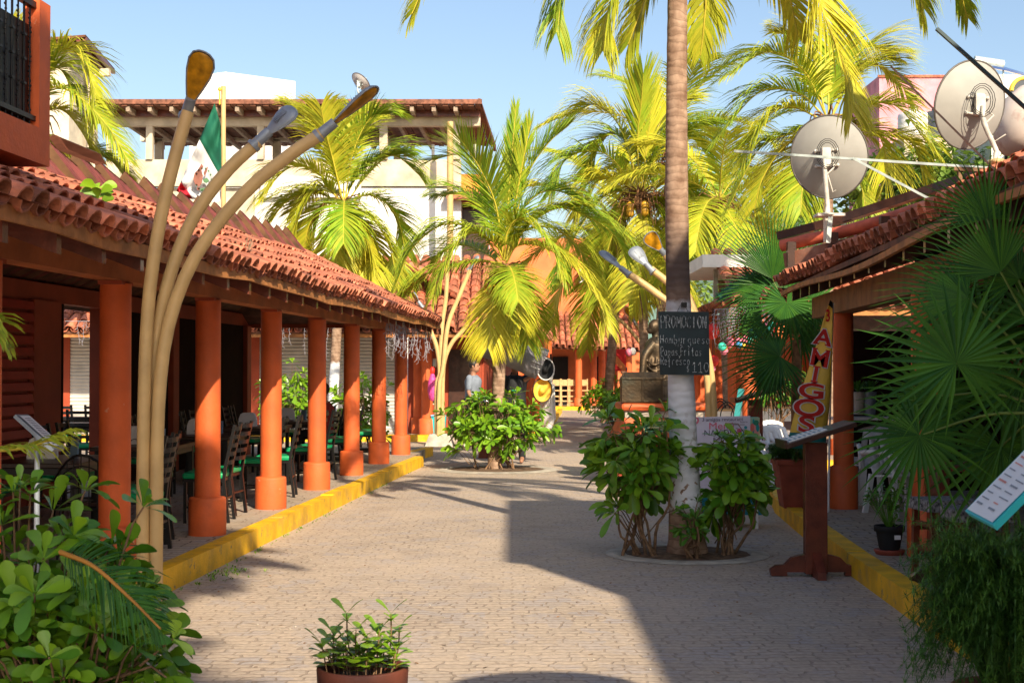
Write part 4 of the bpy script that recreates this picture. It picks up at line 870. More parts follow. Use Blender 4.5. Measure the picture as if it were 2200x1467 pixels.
q=MB(); q.tube([P(472,225,19.95),P(472,195,19.95)],.012,6); q.ball(P(472,192,19.95),.03,seg=8); q.build('finial',M['fy'],FL)
# ================================================================ PALMS
def PP(lst,D,off=None):  # pixel polylines -> 3-D, depth swings away from the trunk
    out=[]
    for k,f in enumerate(lst):
        o={}
        if isinstance(f,dict): o=dict(f); f=o.pop('p')
        n=len(f); s=((k*37)%7-3)/3.0 if 'dd' not in o else o.pop('dd')
        ln=0; sc=D/3056
        for a,b in zip(f,f[1:]): ln+=math.hypot(a[0]-b[0],a[1]-b[1])*sc
        o['p']=[P(x,y,D+s*.38*ln*(i/(n-1))) for i,(x,y) in enumerate(f)]; out.append(o)
    return out
# -- tall palm with the chalkboard
c1=(1456,-170)
f1=PP([dict(p=[c1,(1300,-270),(1080,-200),(940,-80),(885,30)],Lm=.6,hang=.5,dd=.2),
 dict(p=[c1,(1380,-230),(1275,-150),(1215,-30),(1195,70)],Lm=.72,hang=.55,dd=-.3),
 dict(p=[c1,(1420,-170),(1350,-70),(1305,30),(1295,110)],Lm=.68,hang=.55,dd=-.6),
 dict(p=[c1,(1440,-110),(1400,-40),(1370,40),(1350,95)],Lm=.6,hang=.6,dd=.5),
 dict(p=[c1,(1495,-110),(1515,-20),(1512,60),(1505,120)],Lm=.42,hang=.6,dd=.6),
 dict(p=[c1,(1590,-270),(1690,-210),(1745,-60),(1770,30),(1815,150),(1832,240)],Lm=.78,hang=.40,dd=-.45,tt=(.75,1.),n=80),
 dict(p=[c1,(1680,-310),(1860,-240),(1950,-90),(1985,20)],Lm=.7,hang=.6,dd=.1,tt=(.4,.8)),
 dict(p=[c1,(1700,-250),(1900,-190),(2040,-60),(2080,40)],Lm=.5,hang=.55,dd=.45),
 dict(p=[c1,(1540,-180),(1620,-120),(1690,-20),(1715,80)],Lm=.65,hang=.55,dd=.8,tt=(.6,.9)),
 dict(p=[c1,(1400,-330),(1240,-380),(1120,-330),(1010,-180)],dd=.6), dict(p=[c1,(1470,-330),(1500,-480),(1520,-600)]), dict(p=[c1,(1520,-320),(1640,-460),(1800,-480)]), dict(p=[c1,(1400,-320),(1300,-470),(1200,-520)]),
 ],13.15)
base1=V((1.62,13.17,0)); top1=P(1456,-150,13.15)
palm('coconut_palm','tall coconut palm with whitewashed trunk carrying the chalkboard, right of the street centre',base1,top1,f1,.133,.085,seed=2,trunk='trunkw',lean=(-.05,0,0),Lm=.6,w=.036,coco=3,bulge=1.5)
# -- middle palm
f2=PP([dict(p=[(1083,560),(1092,430),(1100,330),(1108,232)],Lm=.55,hang=.02,spread=.35,tt=(.2,.5),dd=0,start=.3),
 dict(p=[(1085,560),(1110,420),(1125,340),(1140,262)],Lm=.55,hang=.04,spread=.4,tt=(.3,.6),start=.3),
 dict(p=[(1087,560),(1112,450),(1135,371),(1180,306),(1222,270)],Lm=.95,hang=.08,spread=.7,tt=(.2,.5)),
 dict(p=[(1082,560),(1068,470),(1045,400),(995,335),(925,345)],Lm=.95,hang=.15,spread=.8,tt=(0,.4)),
 dict(p=[(1082,555),(1065,440),(1030,360),(985,292)],Lm=.9,hang=.1,tt=(.1,.5)),
 dict(p=[(1078,560),(1030,500),(955,482),(885,535),(850,615)],Lm=.75,hang=.5,tt=(.1,.5)),
 dict(p=[(1078,565),(1020,563),(925,585),(855,640)],Lm=.7,hang=.55,tt=(.1,.4)),
 dict(p=[(1088,565),(1112,528),(1165,530),(1230,572),(1285,645),(1300,700)],Lm=.95,hang=.42,spread=.9,tt=(.65,1),n=66,dd=-.5),
 dict(p=[(1088,560),(1130,490),(1195,448),(1250,460),(1315,500),(1350,560)],Lm=.95,hang=.4,tt=(.1,.5),dd=.4),
 dict(p=[(1086,560),(1110,470),(1160,415),(1215,415),(1270,450)],Lm=.8,hang=.3,tt=(.1,.4)),
 dict(p=[(1080,580),(1062,635),(1055,690),(1048,745)],Lm=.75,hang=.25,spread=.8,tt=(.8,1),dd=-1,side=(1,.1,0),n=60),
 dict(p=[(1084,565),(1100,600),(1110,660),(1120,700)],Lm=.6,hang=.4,tt=(.6,1),dd=-.8,side=(1,.1,0)),
 dict(p=[(1083,560),(1060,520),(1010,500),(960,560),(930,640)],Lm=.7,hang=.5,tt=(.2,.5),dd=-.8),
 dict(p=[(1083,560),(1090,500),(1120,470),(1180,520),(1215,600)],Lm=.7,hang=.45,tt=(.4,.8),dd=-.9),
 dict(p=[(1083,560),(1120,500),(1190,490),(1250,540),(1290,620)],Lm=.7,hang=.45,tt=(.2,.6),dd=1),
 dict(p=[(1083,560),(1050,470),(1000,420),(940,420)],Lm=.8,hang=.3,tt=(.0,.3),dd=1)],24.2)
palm('coconut_palm','short bushy coconut palm with bright yellow-green fronds in the centre of the street',V((-.30,24.3,0)),P(1083,585,24.2),f2,.112,.095,seed=3,Lm=.8,w=.04,coco=4,bulge=1.2,extra=4,exl=1.7)
# -- palm above the left colonnade
f3=PP([[(738,440),(716,345),(700,285),(690,232)],[(740,440),(758,330),(795,255),(838,245)],[(742,440),(790,375),(845,335),(905,380)],[(742,440),(795,420),(850,460),(872,545)],
 dict(p=[(738,445),(733,480),(722,550),(728,620)],tt=(.7,1),side=(1,.1,0)),[(735,440),(680,415),(620,430),(572,490)],[(735,445),(695,440),(662,490),(650,575)],[(735,440),(680,370),(620,362),(560,425)],
 dict(p=[(742,445),(770,480),(800,550),(800,620)],tt=(.8,1)),[(738,440),(705,330),(662,262),(640,240)],[(738,440),(740,340),(752,290),(760,240)],[(738,440),(690,400),(640,470),(620,560)],[(740,440),(800,470),(840,540),(850,620)],dict(p=[(740,445),(760,520),(765,580),(770,640)],tt=(.8,1),side=(1,.2,0))],30.5)
palm('coconut_palm','coconut palm with yellowing fronds rising behind the left colonnade roof',P(712,925,30.5)*1,P(738,445,30.5),f3,.11,.09,seed=4,trunk='trunkb',Lm=1.05,w=.055,coco=0,extra=4,exl=2.1)
# -- palm right of centre, with coconuts
f4=PP([dict(p=[(1375,415),(1370,300),(1378,220),(1382,160)],hang=.02,spread=.4,start=.3),dict(p=[(1377,415),(1392,300),(1402,200)],hang=.03,spread=.4,start=.3),[(1370,405),(1335,280),(1278,225),(1215,262)],[(1372,405),(1340,300),(1290,300),(1250,385)],
 dict(p=[(1367,410),(1320,388),(1265,392),(1232,470)],tt=(.7,1)),[(1380,410),(1425,300),(1490,300),(1545,380)],[(1380,410),(1440,380),(1500,430),(1530,530)],
 dict(p=[(1378,425),(1390,490),(1380,570),(1350,650)],tt=(.6,1),side=(1,.2,0)),[(1380,415),(1425,470),(1445,570)],[(1370,420),(1330,470),(1300,560),(1290,640)],[(1375,410),(1420,260),(1470,220)],[(1370,410),(1300,330),(1220,340),(1180,420)],[(1370,415),(1300,420),(1230,520),(1210,600)],[(1380,420),(1430,450),(1480,560)]],33)
palm('coconut_palm','coconut palm with orange fibres and hanging nuts, left of the tall trunk',P(1388,930,33),P(1376,425,33),f4,.11,.10,seed=5,Lm=1.15,w=.06,coco=6,fib=1.4,extra=2,exl=2.4)
# -- palm upper right, behind the dishes
f5=PP([[(1775,250),(1725,150),(1650,112),(1560,165)],[(1775,255),(1715,200),(1630,200),(1540,300)],[(1773,260),(1705,285),(1630,322),(1568,440)],[(1785,255),(1835,165),(1895,143),(1962,215)],[(1785,258),(1850,232),(1925,228),(2005,325)],
 [(1785,262),(1830,265),(1885,285),(1905,360),(1888,425)],[(1780,250),(1782,160),(1800,50)],[(1778,265),(1745,330),(1725,400),(1720,460)],[(1782,265),(1820,320),(1850,400),(1860,450)],[(1775,255),(1740,110),(1680,70)],[(1785,255),(1850,110),(1920,110)],[(1770,260),(1700,230),(1640,260),(1590,360)],[(1785,260),(1860,290),(1950,300),(1985,370)],[(1770,262),(1690,310),(1640,380),(1620,450)]],23)
palm('coconut_palm','full coconut palm behind the two grey satellite dishes',P(1775,935,23),P(1778,270,23),f5,.11,.09,seed=6,Lm=.85,w=.042,tt=(.25,.8),extra=2,exl=1.8)
# -- further palms
palm('coconut_palm','leaning pale-trunked coconut palm in front of the far orange building',P(1302,905,42),P(1335,500,42),auto_fronds(P(1335,490,42),15,4.2,11),.14,.12,seed=7,Lm=1.2,w=.08,n=44,tt=(.4,.9))
palm('coconut_palm','green coconut palm just right of the tall trunk, in the background',P(1567,905,31),P(1545,440,31),auto_fronds(P(1545,430,31),11,2.6,12),.11,.10,seed=8,Lm=1.0,w=.055,n=44,trunk='trunk',tt=(.3,.8))
palm('coconut_palm','dark slender coconut palm trunk behind the bronze statue',P(1405,930,36),P(1440,330,36),auto_fronds(P(1440,320,36),14,3.4,13),.12,.1,seed=9,Lm=1.1,w=.06,n=42)
f7=PP([[(60,250),(110,190),(165,205),(230,270),(275,345)],[(60,250),(100,140),(150,105),(195,165),(212,265)],[(60,250),(130,235),(180,290),(205,355)],[(60,260),(140,320),(210,330),(270,368)],[(60,250),(40,150),(20,60)],[(60,250),(90,170),(130,150),(170,230)],[(60,255),(100,300),(150,340),(180,380)],[(60,250),(0,200),(-60,260)]],22)
palm('coconut_palm','coconut palm showing its fronds right of the upper-left balcony',P(60,960,22),P(60,270,22),f7,.11,.1,seed=10,Lm=.8,w=.045,tt=(.4,.9))
# unseen palms; the first crown thickened, the second added, for shade on the left
palm('coconut_palm','unseen coconut palm behind the camera, crown thickened to shade the nearest column',V((2.0,-1.8,0)),V((1.42,-.35,9)),auto_fronds(V((1.42,-.35,9)),34,1.7,14,el0=60,el1=-10),.15,.12,seed=12,Lm=.6,w=.12)
palm('coconut_palm','second unseen coconut palm behind the camera, added to shade the lower left shrub',V((3.2,-6.2,0)),V((2.3,-5.3,8.5)),auto_fronds(V((2.3,-5.3,8.5)),20,1.7,15,el1=-25),.15,.12,seed=13,Lm=.85,w=.07)
# ================================================================ BUSHES
bush('shrub','leafy green shrub with bare woody stems on the left side of the chalkboard palm',V((1.16,13.1,0)),.42,.36,1.32,84,.215,1,mt='leaf',bare=.24,nstem=10,tt=(0,.6),hangf=.35)
bush('shrub','leafy green shrub with thin stems on the right side of the chalkboard palm',V((2.00,13.05,0)),.33,.32,1.18,60,.205,2,mt='leaf',bare=.24,nstem=8,tt=(0,.6),hangf=.4)
bush('shrub','small low sprout of leaves at the foot of the chalkboard palm',V((1.62,12.78,0)),.12,.1,.55,9,.12,3,mt='leafd',bare=.1,nstem=3,hangf=.1)
bush('shrub','round bright green shrub encircling the foot of the central palm',V((-.28,24.25,0)),.86,.55,1.32,185,.21,4,bare=.20,nstem=12,tt=(.1,.8),hangf=.3)
bush('shrub','bright green shrub seen between the columns left of the slim white palm trunk',P(625,925,29),.75,.5,1.25,70,.22,5,bare=.1,tt=(.3,.9))
bush('shrub','bright green shrub between two columns under the icicle lights',P(775,960,28.5),.65,.5,1.5,75,.22,6,bare=.08,tt=(.3,.9))
bush('shrub','round green shrub at the corner of the far porch, left of the statue',P(1295,895,42),.55,.5,1.15,60,.22,7,bare=.05,tt=(.3,.9))
bush('shrub','green shrub directly left of the statue pedestal',P(1325,935,33),.35,.4,1.2,46,.22,8,bare=.05,tt=(.2,.7))
bush('shrub','dark green leafy shrub behind the white plastic chairs',P(1680,925,27),.5,.4,1.25,45,.18,9,mt='leafd',bare=.2)
LB=bush('shrub','large glossy broad-leaved shrub filling the lower left foreground',V((-2.02,5.85,0)),.62,.42,1.25,190,.165,10,mt='leaf',bare=.06,nstem=6,tt=(.0,.7),hangf=.05)
bush('shrub','second glossy shrub in the lower left corner in front of the lamp post',V((-1.75,5.55,0)),.46,.3,.92,90,.155,15,mt='leaf',bare=.05,nstem=3,tt=(.0,.7),hangf=.05)
pl=MB(); rnd=random.Random(5); 
b=P(300,1430,5.5); e=P(355,1385,5.5); e2=P(372,1372,5.5); pl.tube([b,e,e2],[.006,.004,.003],5,1)
leaf(pl,e2,P(378,1325,5.5)-e2,V((0,-1,.2)),.10,.055,.9); leaf(pl,e2,P(400,1385,5.5)-e2,V((0,-1,.5)),.085,.035,.8); leaf(pl,e2,P(392,1340,5.5)-e2,V((0,-1,.2)),.07,.03,.7)
r=thing('sprig',b,'single bright sprig poking out by the foot of the nearest street lamp','sprig'); pl.build('leaves',[M['leaf'],M['stem']],r)
fr=MB(); frond(fr,[P(130,1185,5.3),P(200,1215,5.2),P(275,1280,5.1),P(345,1350,5.0)],.27,random.Random(3),n=36,w=.010,hang=.30,tt=(0,.3),side=(.35,.2,.9),spread=.75,start=.05,rr=.008,vup=.1)
tag(fr.build('palm_frond',[M['fan'],mat('orange_leafstalk',(.45,.20,.03),.5)],loc=P(130,1185,5.3)),'low dark palm frond with orange stalk drooping over the lower left shrub','palm frond')
fr=MB(); frond(fr,[P(-150,900,4.8),P(-90,720,4.8),P(-30,690,4.8),P(10,740,4.8)],.18,random.Random(4),n=26,w=.02,hang=.4,tt=(.6,1),start=.2,rr=.006)
frond(fr,[P(-160,1050,4.8),P(-60,980,4.8),P(60,960,4.8),P(140,930,4.8)],.22,random.Random(6),n=26,w=.014,hang=.5,tt=(.4,.8),start=.2,rr=.004)
tag(fr.build('palm_frond',[M['palmg'],M['rachis']],loc=P(-100,900,4.8)),'thin palm leaf tips entering at the left edge above the shrub','palm frond')
# foreground pot
def pot(name,label,c,r,h,m,cat_='pot'):
    t=thing(name,c,label,cat_); q=MB(); q.lathe(c,[(r*.62,0),(r*.70,h*.1),(r*.88,h*.74),(r*.89,h*.75),(r*1.0,h*.76),(r*1.02,h*.98),(r*1.0,h),(r*.93,h),(r*.90,h*.85)],28,cap=False); q.lathe(c,[(.001,.01),(r*.62,.0)],28,cap=False); q.build('pot',m,t)
    q=MB(); q.lathe(V(c)+V((0,0,h*.86)),[(.001,0),(r*.9,-.004)],20,cap=False); q.build('soil',M['soil'],t); return t
c=V((P(779,1430,6.5).x,6.5,0)); t=pot('potted_plant','brown clay pot with bright green herb seedlings at the bottom centre of the picture',c,.205,.355,M['terra'],'potted plant')
pl=MB(); rnd=random.Random(8)
for i,(px,py) in enumerate([(745,1310),(715,1350),(765,1345),(690,1372),(840,1310),(858,1338),(815,1345),(800,1375),(735,1385),(780,1390),(760,1400),(830,1370),(705,1400),(850,1380),(790,1360),(725,1395),(755,1400),(790,1405),(820,1400),(700,1385),(845,1395),(770,1375),(742,1365),(810,1388),(715,1375)]):
    e=P(px,py+8,6.5+rnd.uniform(-.08,.08)); s=V((c.x+(e.x-c.x)*.8,c.y+rnd.uniform(-.1,.1),.30)); st=cat([s,s.lerp(e,.6)+V((rnd.uniform(-.01,.01),0,0)),e],7); pl.tube(st,[.0035]*6+[.002],5,1)
    for k in range(2,7):
        p=st[k]
        for sg in (0,1):
            a=k*1.57+sg*PI+rnd.uniform(-.3,.3); l=rnd.uniform(.075,.115)*(1.05 if k>4 else .8); leaf(pl,p,V((math.cos(a),math.sin(a),rnd.uniform(.1,.7) if k<6 else 1.2)),V((0,0,1)),l,l*.55,rnd.uniform(.5,1),0,.2,.12)
pl.build('herbs',[M['leaf'],M['stem']],t)
# right: small dark pot, clay planter, grey pots
c=G(1911,1190,.165); t=pot('potted_plant','small dark plastic pot with leafy plant on a clay saucer on the right walkway',c+V((0,0,.04)),.125,.2,M['blackc'],'potted plant'); q=MB(); q.lathe(c,[(.11,0),(.13,.03),(.13,.04),(.1,.04)],20); q.build('saucer',M['terra2'],t); q=MB(); q.box((c.x+.01,c.y-.125,.30),(c.x+.06,c.y-.118,.335)); q.build('price_tag',M['paper'],t)
pl=MB(); rnd=random.Random(18)
for i in range(44):
    a=rnd.uniform(0,6.28); rr=rnd.uniform(0,.19); p=c+V((math.cos(a)*rr,math.sin(a)*rr,.27+rnd.uniform(.0,.30))); rosette(pl,p,V((math.cos(a)*rr*4,math.sin(a)*rr*4,.6)),.065,rnd,7,(0,.4)); pl.tube([c+V((0,0,.2)),p],.003,4)
pl.build('foliage',M['leafd'],t)
c=V((P(1712,1088,15.9).x,16.0,.165)); t=thing('planter',c,'tapered square red clay planter with fine green foliage behind the wooden menu stand','planter'); q=MB(); 
q.hexa([c+V(v) for v in ((-.15,-.15,0),(.15,-.15,0),(.15,.15,0),(-.15,.15,0),(-.22,-.22,.48),(.22,-.22,.48),(.22,.22,.48),(-.22,.22,.48))]); q.hexa([c+V(v) for v in ((-.235,-.235,.48),(.235,-.235,.48),(.235,.235,.48),(-.235,.235,.48),(-.24,-.24,.54),(.24,-.24,.54),(.24,.24,.54),(-.24,.24,.54))]); q.build('pot',M['terra2'],t,bevel=.008)
def fernbush(par,c,rx,ry,h,n,rnd,ln=.25,m='fern',s=.02):
    pl=MB()
    for i in range(n):
        a=rnd.uniform(0,6.28); q_=rnd.uniform(.2,1)**.6; p0=V(c)+V((math.cos(a)*rx*.2,math.sin(a)*ry*.2,0)); el=rnd.uniform(.1,1.3)
        tip=V(c)+V((math.cos(a)*rx*q_,math.sin(a)*ry*q_,h*(.12+.88*math.sin(el))*rnd.uniform(.7,1.05))); mid=p0.lerp(tip,.55)+V((0,0,h*.28)); tip=tip-V((0,0,h*.05)); st=cat([p0,mid,tip],10); t=rnd.random()*.7
        pl.tube(st,.0015,3,0,t)
        for j in range(3,10):
            p=st[j]
            for k in range(14):
                d=V((rnd.gauss(0,1),rnd.gauss(0,1),rnd.gauss(0,.8))).normalized()*s*rnd.uniform(.8,2.2); w=d.cross(V((0,0,1)))
                if w.length<1e-4: continue
                w=w.normalized()*s*.11; pl.add([p+d*.15-w,p+d*.15+w,p+d*1.2],[(0,1,2)],0,min(1,t+rnd.random()*.3))
    return pl.build('foliage',M[m],par)
rnd=random.Random(20); fernbush(t,c+V((0,0,.5)),.36,.3,.22,150,rnd,s=.028)
FB=thing('fern_bush',V((P(2185,1300,6.1).x,6.1,0)),'feathery dark green asparagus fern filling the lower right corner','fern'); c=V(FB.location)
for k in range(1):
    fernbush(FB,c+V((.0,.0,.25)),.50,.42,.88,850,random.Random(21),s=.024)
q=MB(); q.lathe(c,[(.2,0),(.26,.28),(.28,.34)],20); q.build('pot',M['terra2'],FB)
# ================================================================ FAN PALMS
def fanpalm(label,base,leaves,D,seed,R0,trunk=None,tt=(0,.5)):
    rnd=random.Random(seed); t=thing('fan_palm',base,label,'fan palm'); b=V(base)
    for (px,py,dd,nrm,up,rr,span) in leaves:
        c=P(px,py,D+dd); q=MB(); fan_leaf(q,c,nrm,up,rr*(D+dd)/3056,rnd,34,span,tt,.14); hub=b+V((0,0,R0)); 
        q.tube(cat([hub,hub.lerp(c,.5)+V((0,0,.06)),c-V(nrm).normalized()*.01],8),[.012,.011,.01,.009,.008,.007,.006,.006],5,1,sm=True); q.build('fan_leaf',[M['fan'],mat('green_leafstalk',(.14,.22,.04),.5)],t)
    q=MB(); q.tube([b-V((0,0,.05)),b+V((0,0,R0*.5)),b+V((0,0,R0))],[.09,.075,.06],10); q.build('trunk',M['fibre'],t)
fanpalm('big dark green fan palm at the right edge close to the camera',V((2.95,7.6,.16)),[
 (2055,780,-.25,(-.15,-1,.05),(-.2,0,1),228,330),(2080,640,.1,(-.2,-.8,.5),(-1,0,.1),215,200),(2150,585,.1,(-.3,-.75,-.15),(-.6,0,.8),235,150),(2190,600,.25,(.1,-.9,.3),(-.5,0,.9),170,200),
 (1975,935,.35,(-.1,-.9,.3),(-.3,0,-1),185,330),(2240,700,.3,(.1,-1,.2),(1,0,.3),240,320),(2110,730,.7,(.1,-1,.1),(.4,0,1),230,320),(2150,960,.6,(-.1,-.9,.2),(.3,0,-1),220,320),(2010,850,.8,(-.2,-1,.1),(-.5,0,-.8),190,320),(2195,820,.5,(0,-1,.2),(.2,0,-1),220,320),(2120,470,.6,(-.2,-.9,-.1),(-.1,0,1),170,200)],7.4,1,1.3,tt=(0,.55))
fanpalm('dark fan palm with lit upright leaves behind the tall trunk, left of the yellow banner',V((P(1712,1000,18.8).x,18.8,.0)),[
 (1660,600,0,(-.1,-.9,-.3),(-.12,0,1),190,110),(1700,620,.2,(.1,-.9,-.2),(-.35,0,1),170,130),(1640,620,.1,(-.2,-.7,.3),(-1,0,.7),120,200),(1690,650,-.1,(.0,-1,.1),(.2,0,-1),120,320),(1745,655,.1,(.2,-1,.1),(.6,0,-.5),110,320),
 (1675,765,-.2,(.0,-.9,.4),(-.7,0,-.2),140,260),(1635,690,.2,(-.3,-.8,.4),(-1,0,-.2),110,220),(1655,805,.0,(-.1,-.8,.5),(-.6,0,-.8),100,220),(1720,720,.2,(.1,-1,.2),(.6,0,.2),110,320)],18.8,2,2.1,tt=(0,.35))
# leafy trees in the right background
def tree(label,base,h,r,seed,n=1500,ls=.22):
    rnd=random.Random(seed); t=thing('leafy_tree',base,label,'tree'); b=V(base); q=MB(); q.tube(cat([b,b+V((.1,0,h*.4)),b+V((0,.1,h*.75))],8),[.2,.18,.16,.14,.12,.1,.07,.05],10)
    for k in range(7): a=rnd.uniform(0,6.28); q.tube(cat([b+V((0,0,h*.45)),b+V((math.cos(a)*r*.4,math.sin(a)*r*.4,h*.65)),b+V((math.cos(a)*r*.7,math.sin(a)*r*.7,h*.8))],6),[.08,.06,.05,.04,.03,.02],6)
    q.build('trunk',M['stem'],t); cr=MB(); cl=[(V((rnd.uniform(-1,1),rnd.uniform(-1,1),rnd.uniform(-.7,1)))) for _ in range(26)]
    for c in cl:
        if c.length>1: c.normalize()
        cc=b+V((c.x*r,c.y*r,h*.72+c.z*r*.6)); tc=rnd.random()
        for i in range(n//26):
            d=V((rnd.gauss(0,1),rnd.gauss(0,1),rnd.gauss(0,.8)))*r*.18; leaf(cr,cc+d,V((rnd.gauss(0,1),rnd.gauss(0,1),rnd.uniform(-.6,.8))),V((0,0,1)),ls*rnd.uniform(.6,1.2),ls*.45,min(1,max(0,tc*.6+rnd.random()*.4)))
    cr.build('crown',M['tree'],t)
tree('leafy green tree below the pink house at right',P(1935,800,38),6.3,2.0,31,2200,.3)
tree('leafy green tree behind the big satellite dish at right',P(2080,800,34),6.0,1.8,32,2000,.3)
tree('green tree in the gap behind the far lamp and statue',P(1420,800,70),6.8,3.2,33,1800,.5)
tree('green tree behind the white rooftop slab',P(1560,800,60),9,3.2,34,1800,.45)
tree('green tree seen far off between the palms right of the tall trunk',P(1660,800,80),10,4,35,1800,.5)
# ================================================================ CHALKBOARD
def strokes(mb,txt,o,xd,yd,h,adv,wd,m=0,rnd=None,caps_up=1.0):
    G_={'P':[[(0,0),(0,1),(.4,1),(.5,.75),(.35,.5),(0,.5)]],'R':[[(0,0),(0,1),(.4,1),(.5,.75),(.35,.5),(0,.5)],[(.2,.5),(.5,0)]],'O':[[(.25,0),(0,.4),(.05,.85),(.25,1),(.5,.85),(.52,.35),(.25,0)]],
    'M':[[(0,0),(.05,1),(.3,.4),(.55,1),(.6,0)]],'C':[[(.5,.85),(.25,1),(.0,.6),(.05,.15),(.3,0),(.5,.15)]],'I':[[(.2,0),(.2,1)]],'N':[[(0,0),(.02,1),(.42,0),(.45,1)]],'H':[[(0,0),(0,1)],[(0,.5),(.45,.5)],[(.45,0),(.45,1)]],
    'F':[[(0,0),(.02,1),(.5,1)],[(0,.55),(.35,.55)]],'K':[[(0,0),(0,1)],[(.45,1),(0,.45),(.45,0)]],'a':[[(.4,.55),(.15,.6),(0,.3),(.12,0),(.38,.15),(.4,.6)],[(.4,.2),(.48,0)]],'m':[[(0,0),(.02,.6)],[(.02,.4),(.2,.6),(.25,0)],[(.25,.4),(.42,.6),(.48,0)]],
    'b':[[(0,1.1),(0,0),(.3,.0),(.4,.3),(.25,.5),(0,.35)]],'u':[[(0,.6),(.05,.1),(.25,0),(.38,.2),(.4,.6)],[(.4,.3),(.45,0)]],'r':[[(0,.6),(.02,0)],[(.02,.4),(.15,.6),(.32,.58)]],'g':[[(.38,.5),(.15,.6),(0,.35),(.12,.05),(.36,.2),(.38,.6),(.4,-.3),(.15,-.45),(0,-.3)]],
    'e':[[(.02,.3),(.38,.35),(.3,.6),(.1,.58),(0,.25),(.15,0),(.38,.08)]],'s':[[(.36,.55),(.12,.6),(.05,.42),(.33,.22),(.25,.02),(0,.05)]],'n':[[(0,0),(.02,.6)],[(.02,.4),(.22,.6),(.36,.4),(.38,0)]],'p':[[(0,.6),(0,-.4)],[(0,.5),(.25,.6),(.38,.35),(.25,.05),(0,.1)]],
    'i':[[(.1,.6),(.12,0)],[(.1,.8),(.11,.86)]],'t':[[(.15,.95),(.18,.05),(.32,0)],[(0,.62),(.36,.66)]],'f':[[(.4,1),(.2,.95),(.15,.5),(.15,-.3)],[(0,.5),(.35,.52)]],'c':[[(.36,.5),(.15,.6),(0,.3),(.12,.02),(.36,.1)]],'o':[[(.2,0),(0,.25),(.12,.6),(.36,.5),(.38,.15),(.2,0)]],
    'y':[[(0,.6),(.18,.15)],[(.4,.6),(.05,-.35)]],'1':[[(.0,.75),(.25,1),(.25,0)],[(0,-.02),(.45,-.02)]],'0':[[(.25,0),(0,.4),(.05,.85),(.25,1),(.5,.8),(.5,.3),(.25,0)]],'$':[[(.3,.75),(.05,.7),(.05,.5),(.3,.4),(.28,.15),(0,.2)],[(.16,.95),(.16,0)]],'-':[[(0,.3),(.3,.3)]],' ':[]}
    x=0; o=V(o); zd=V(xd).cross(V(yd)).normalized()*.0035
    for ch in txt:
        for s in G_.get(ch,[]):
            pts=[V((a+rnd.uniform(-.02,.02),b_+rnd.uniform(-.02,.02),0)) for a,b_ in s]; pts=cat(pts,max(4,len(pts)*3)) if len(pts)>2 else pts
            for a,b_ in zip(pts,pts[1:]):
                A=o+xd*(x+a.x*adv*1.35)+yd*a.y*h+zd; B=o+xd*(x+b_.x*adv*1.35)+yd*b_.y*h+zd; d=(B-A)
                if d.length<1e-5: continue
                n_=zd.normalized().cross(d.normalized())*wd*rnd.uniform(.35,.6); e=d.normalized()*wd*.3
                mb.add([A-n_-e,A+n_-e,B+n_+e,B-n_+e],[(0,1,2,3)],m)
        x+=adv*(1 if ch!=' ' else .5)
CB=thing('chalkboard',P(1470,738,12.95),'dark chalkboard sign with white hand-lettered burger promotion hung on the tall palm trunk','sign')
tl,tr,br_,bl=P(1414,669,12.96),P(1523,670,12.96),P(1525,806,12.96),P(1418,805,12.96)
q=MB(); q.sheet(tl,bl,br_,tr,-.018); q.build('board',M['board'],CB,bevel=.002)
xd=V((1,0,-.01)).normalized(); yd=V((0,0,1)); rnd=random.Random(2); q=MB(); px=12.96/3056
def at(x,y): return P(x,y,12.955)
for dx in (0,.6): strokes(q,'PROMOCION',at(1420+dx,704),xd,yd,25*px,11.2*px,.006,0,rnd)
strokes(q,'Hamburguesa',at(1419,737),xd,yd,17*px,9.9*px,.0044,0,rnd)
strokes(q,'-in',at(1450,744),xd,yd,7*px,6*px,.0022,0,rnd)
strokes(q,'Papas Fritas',at(1420,763),xd,yd,17*px,7.8*px,.0046,0,rnd)
strokes(q,'y',at(1458,768),xd,yd,8*px,7*px,.0025,0,rnd)
strokes(q,'Refresco',at(1420,783),xd,yd,17*px,8.1*px,.0046,0,rnd)
strokes(q,'$',at(1476,799),xd,yd,15*px,8*px,.005,0,rnd); strokes(q,'110',at(1488,799),xd,yd,20*px,12.5*px,.0062,0,rnd)
q.build('lettering',M['chalk'],CB)
q=MB(); q.tube([P(1455,669,12.97),P(1466,648,13.0),P(1478,669,12.97)],.003,4); q.box((P(1462,0,13).x,12.99,P(0,660,13).z),(P(1474,0,13).x,13.02,P(0,650,13).z)); q.build('hanger',M['black'],CB)
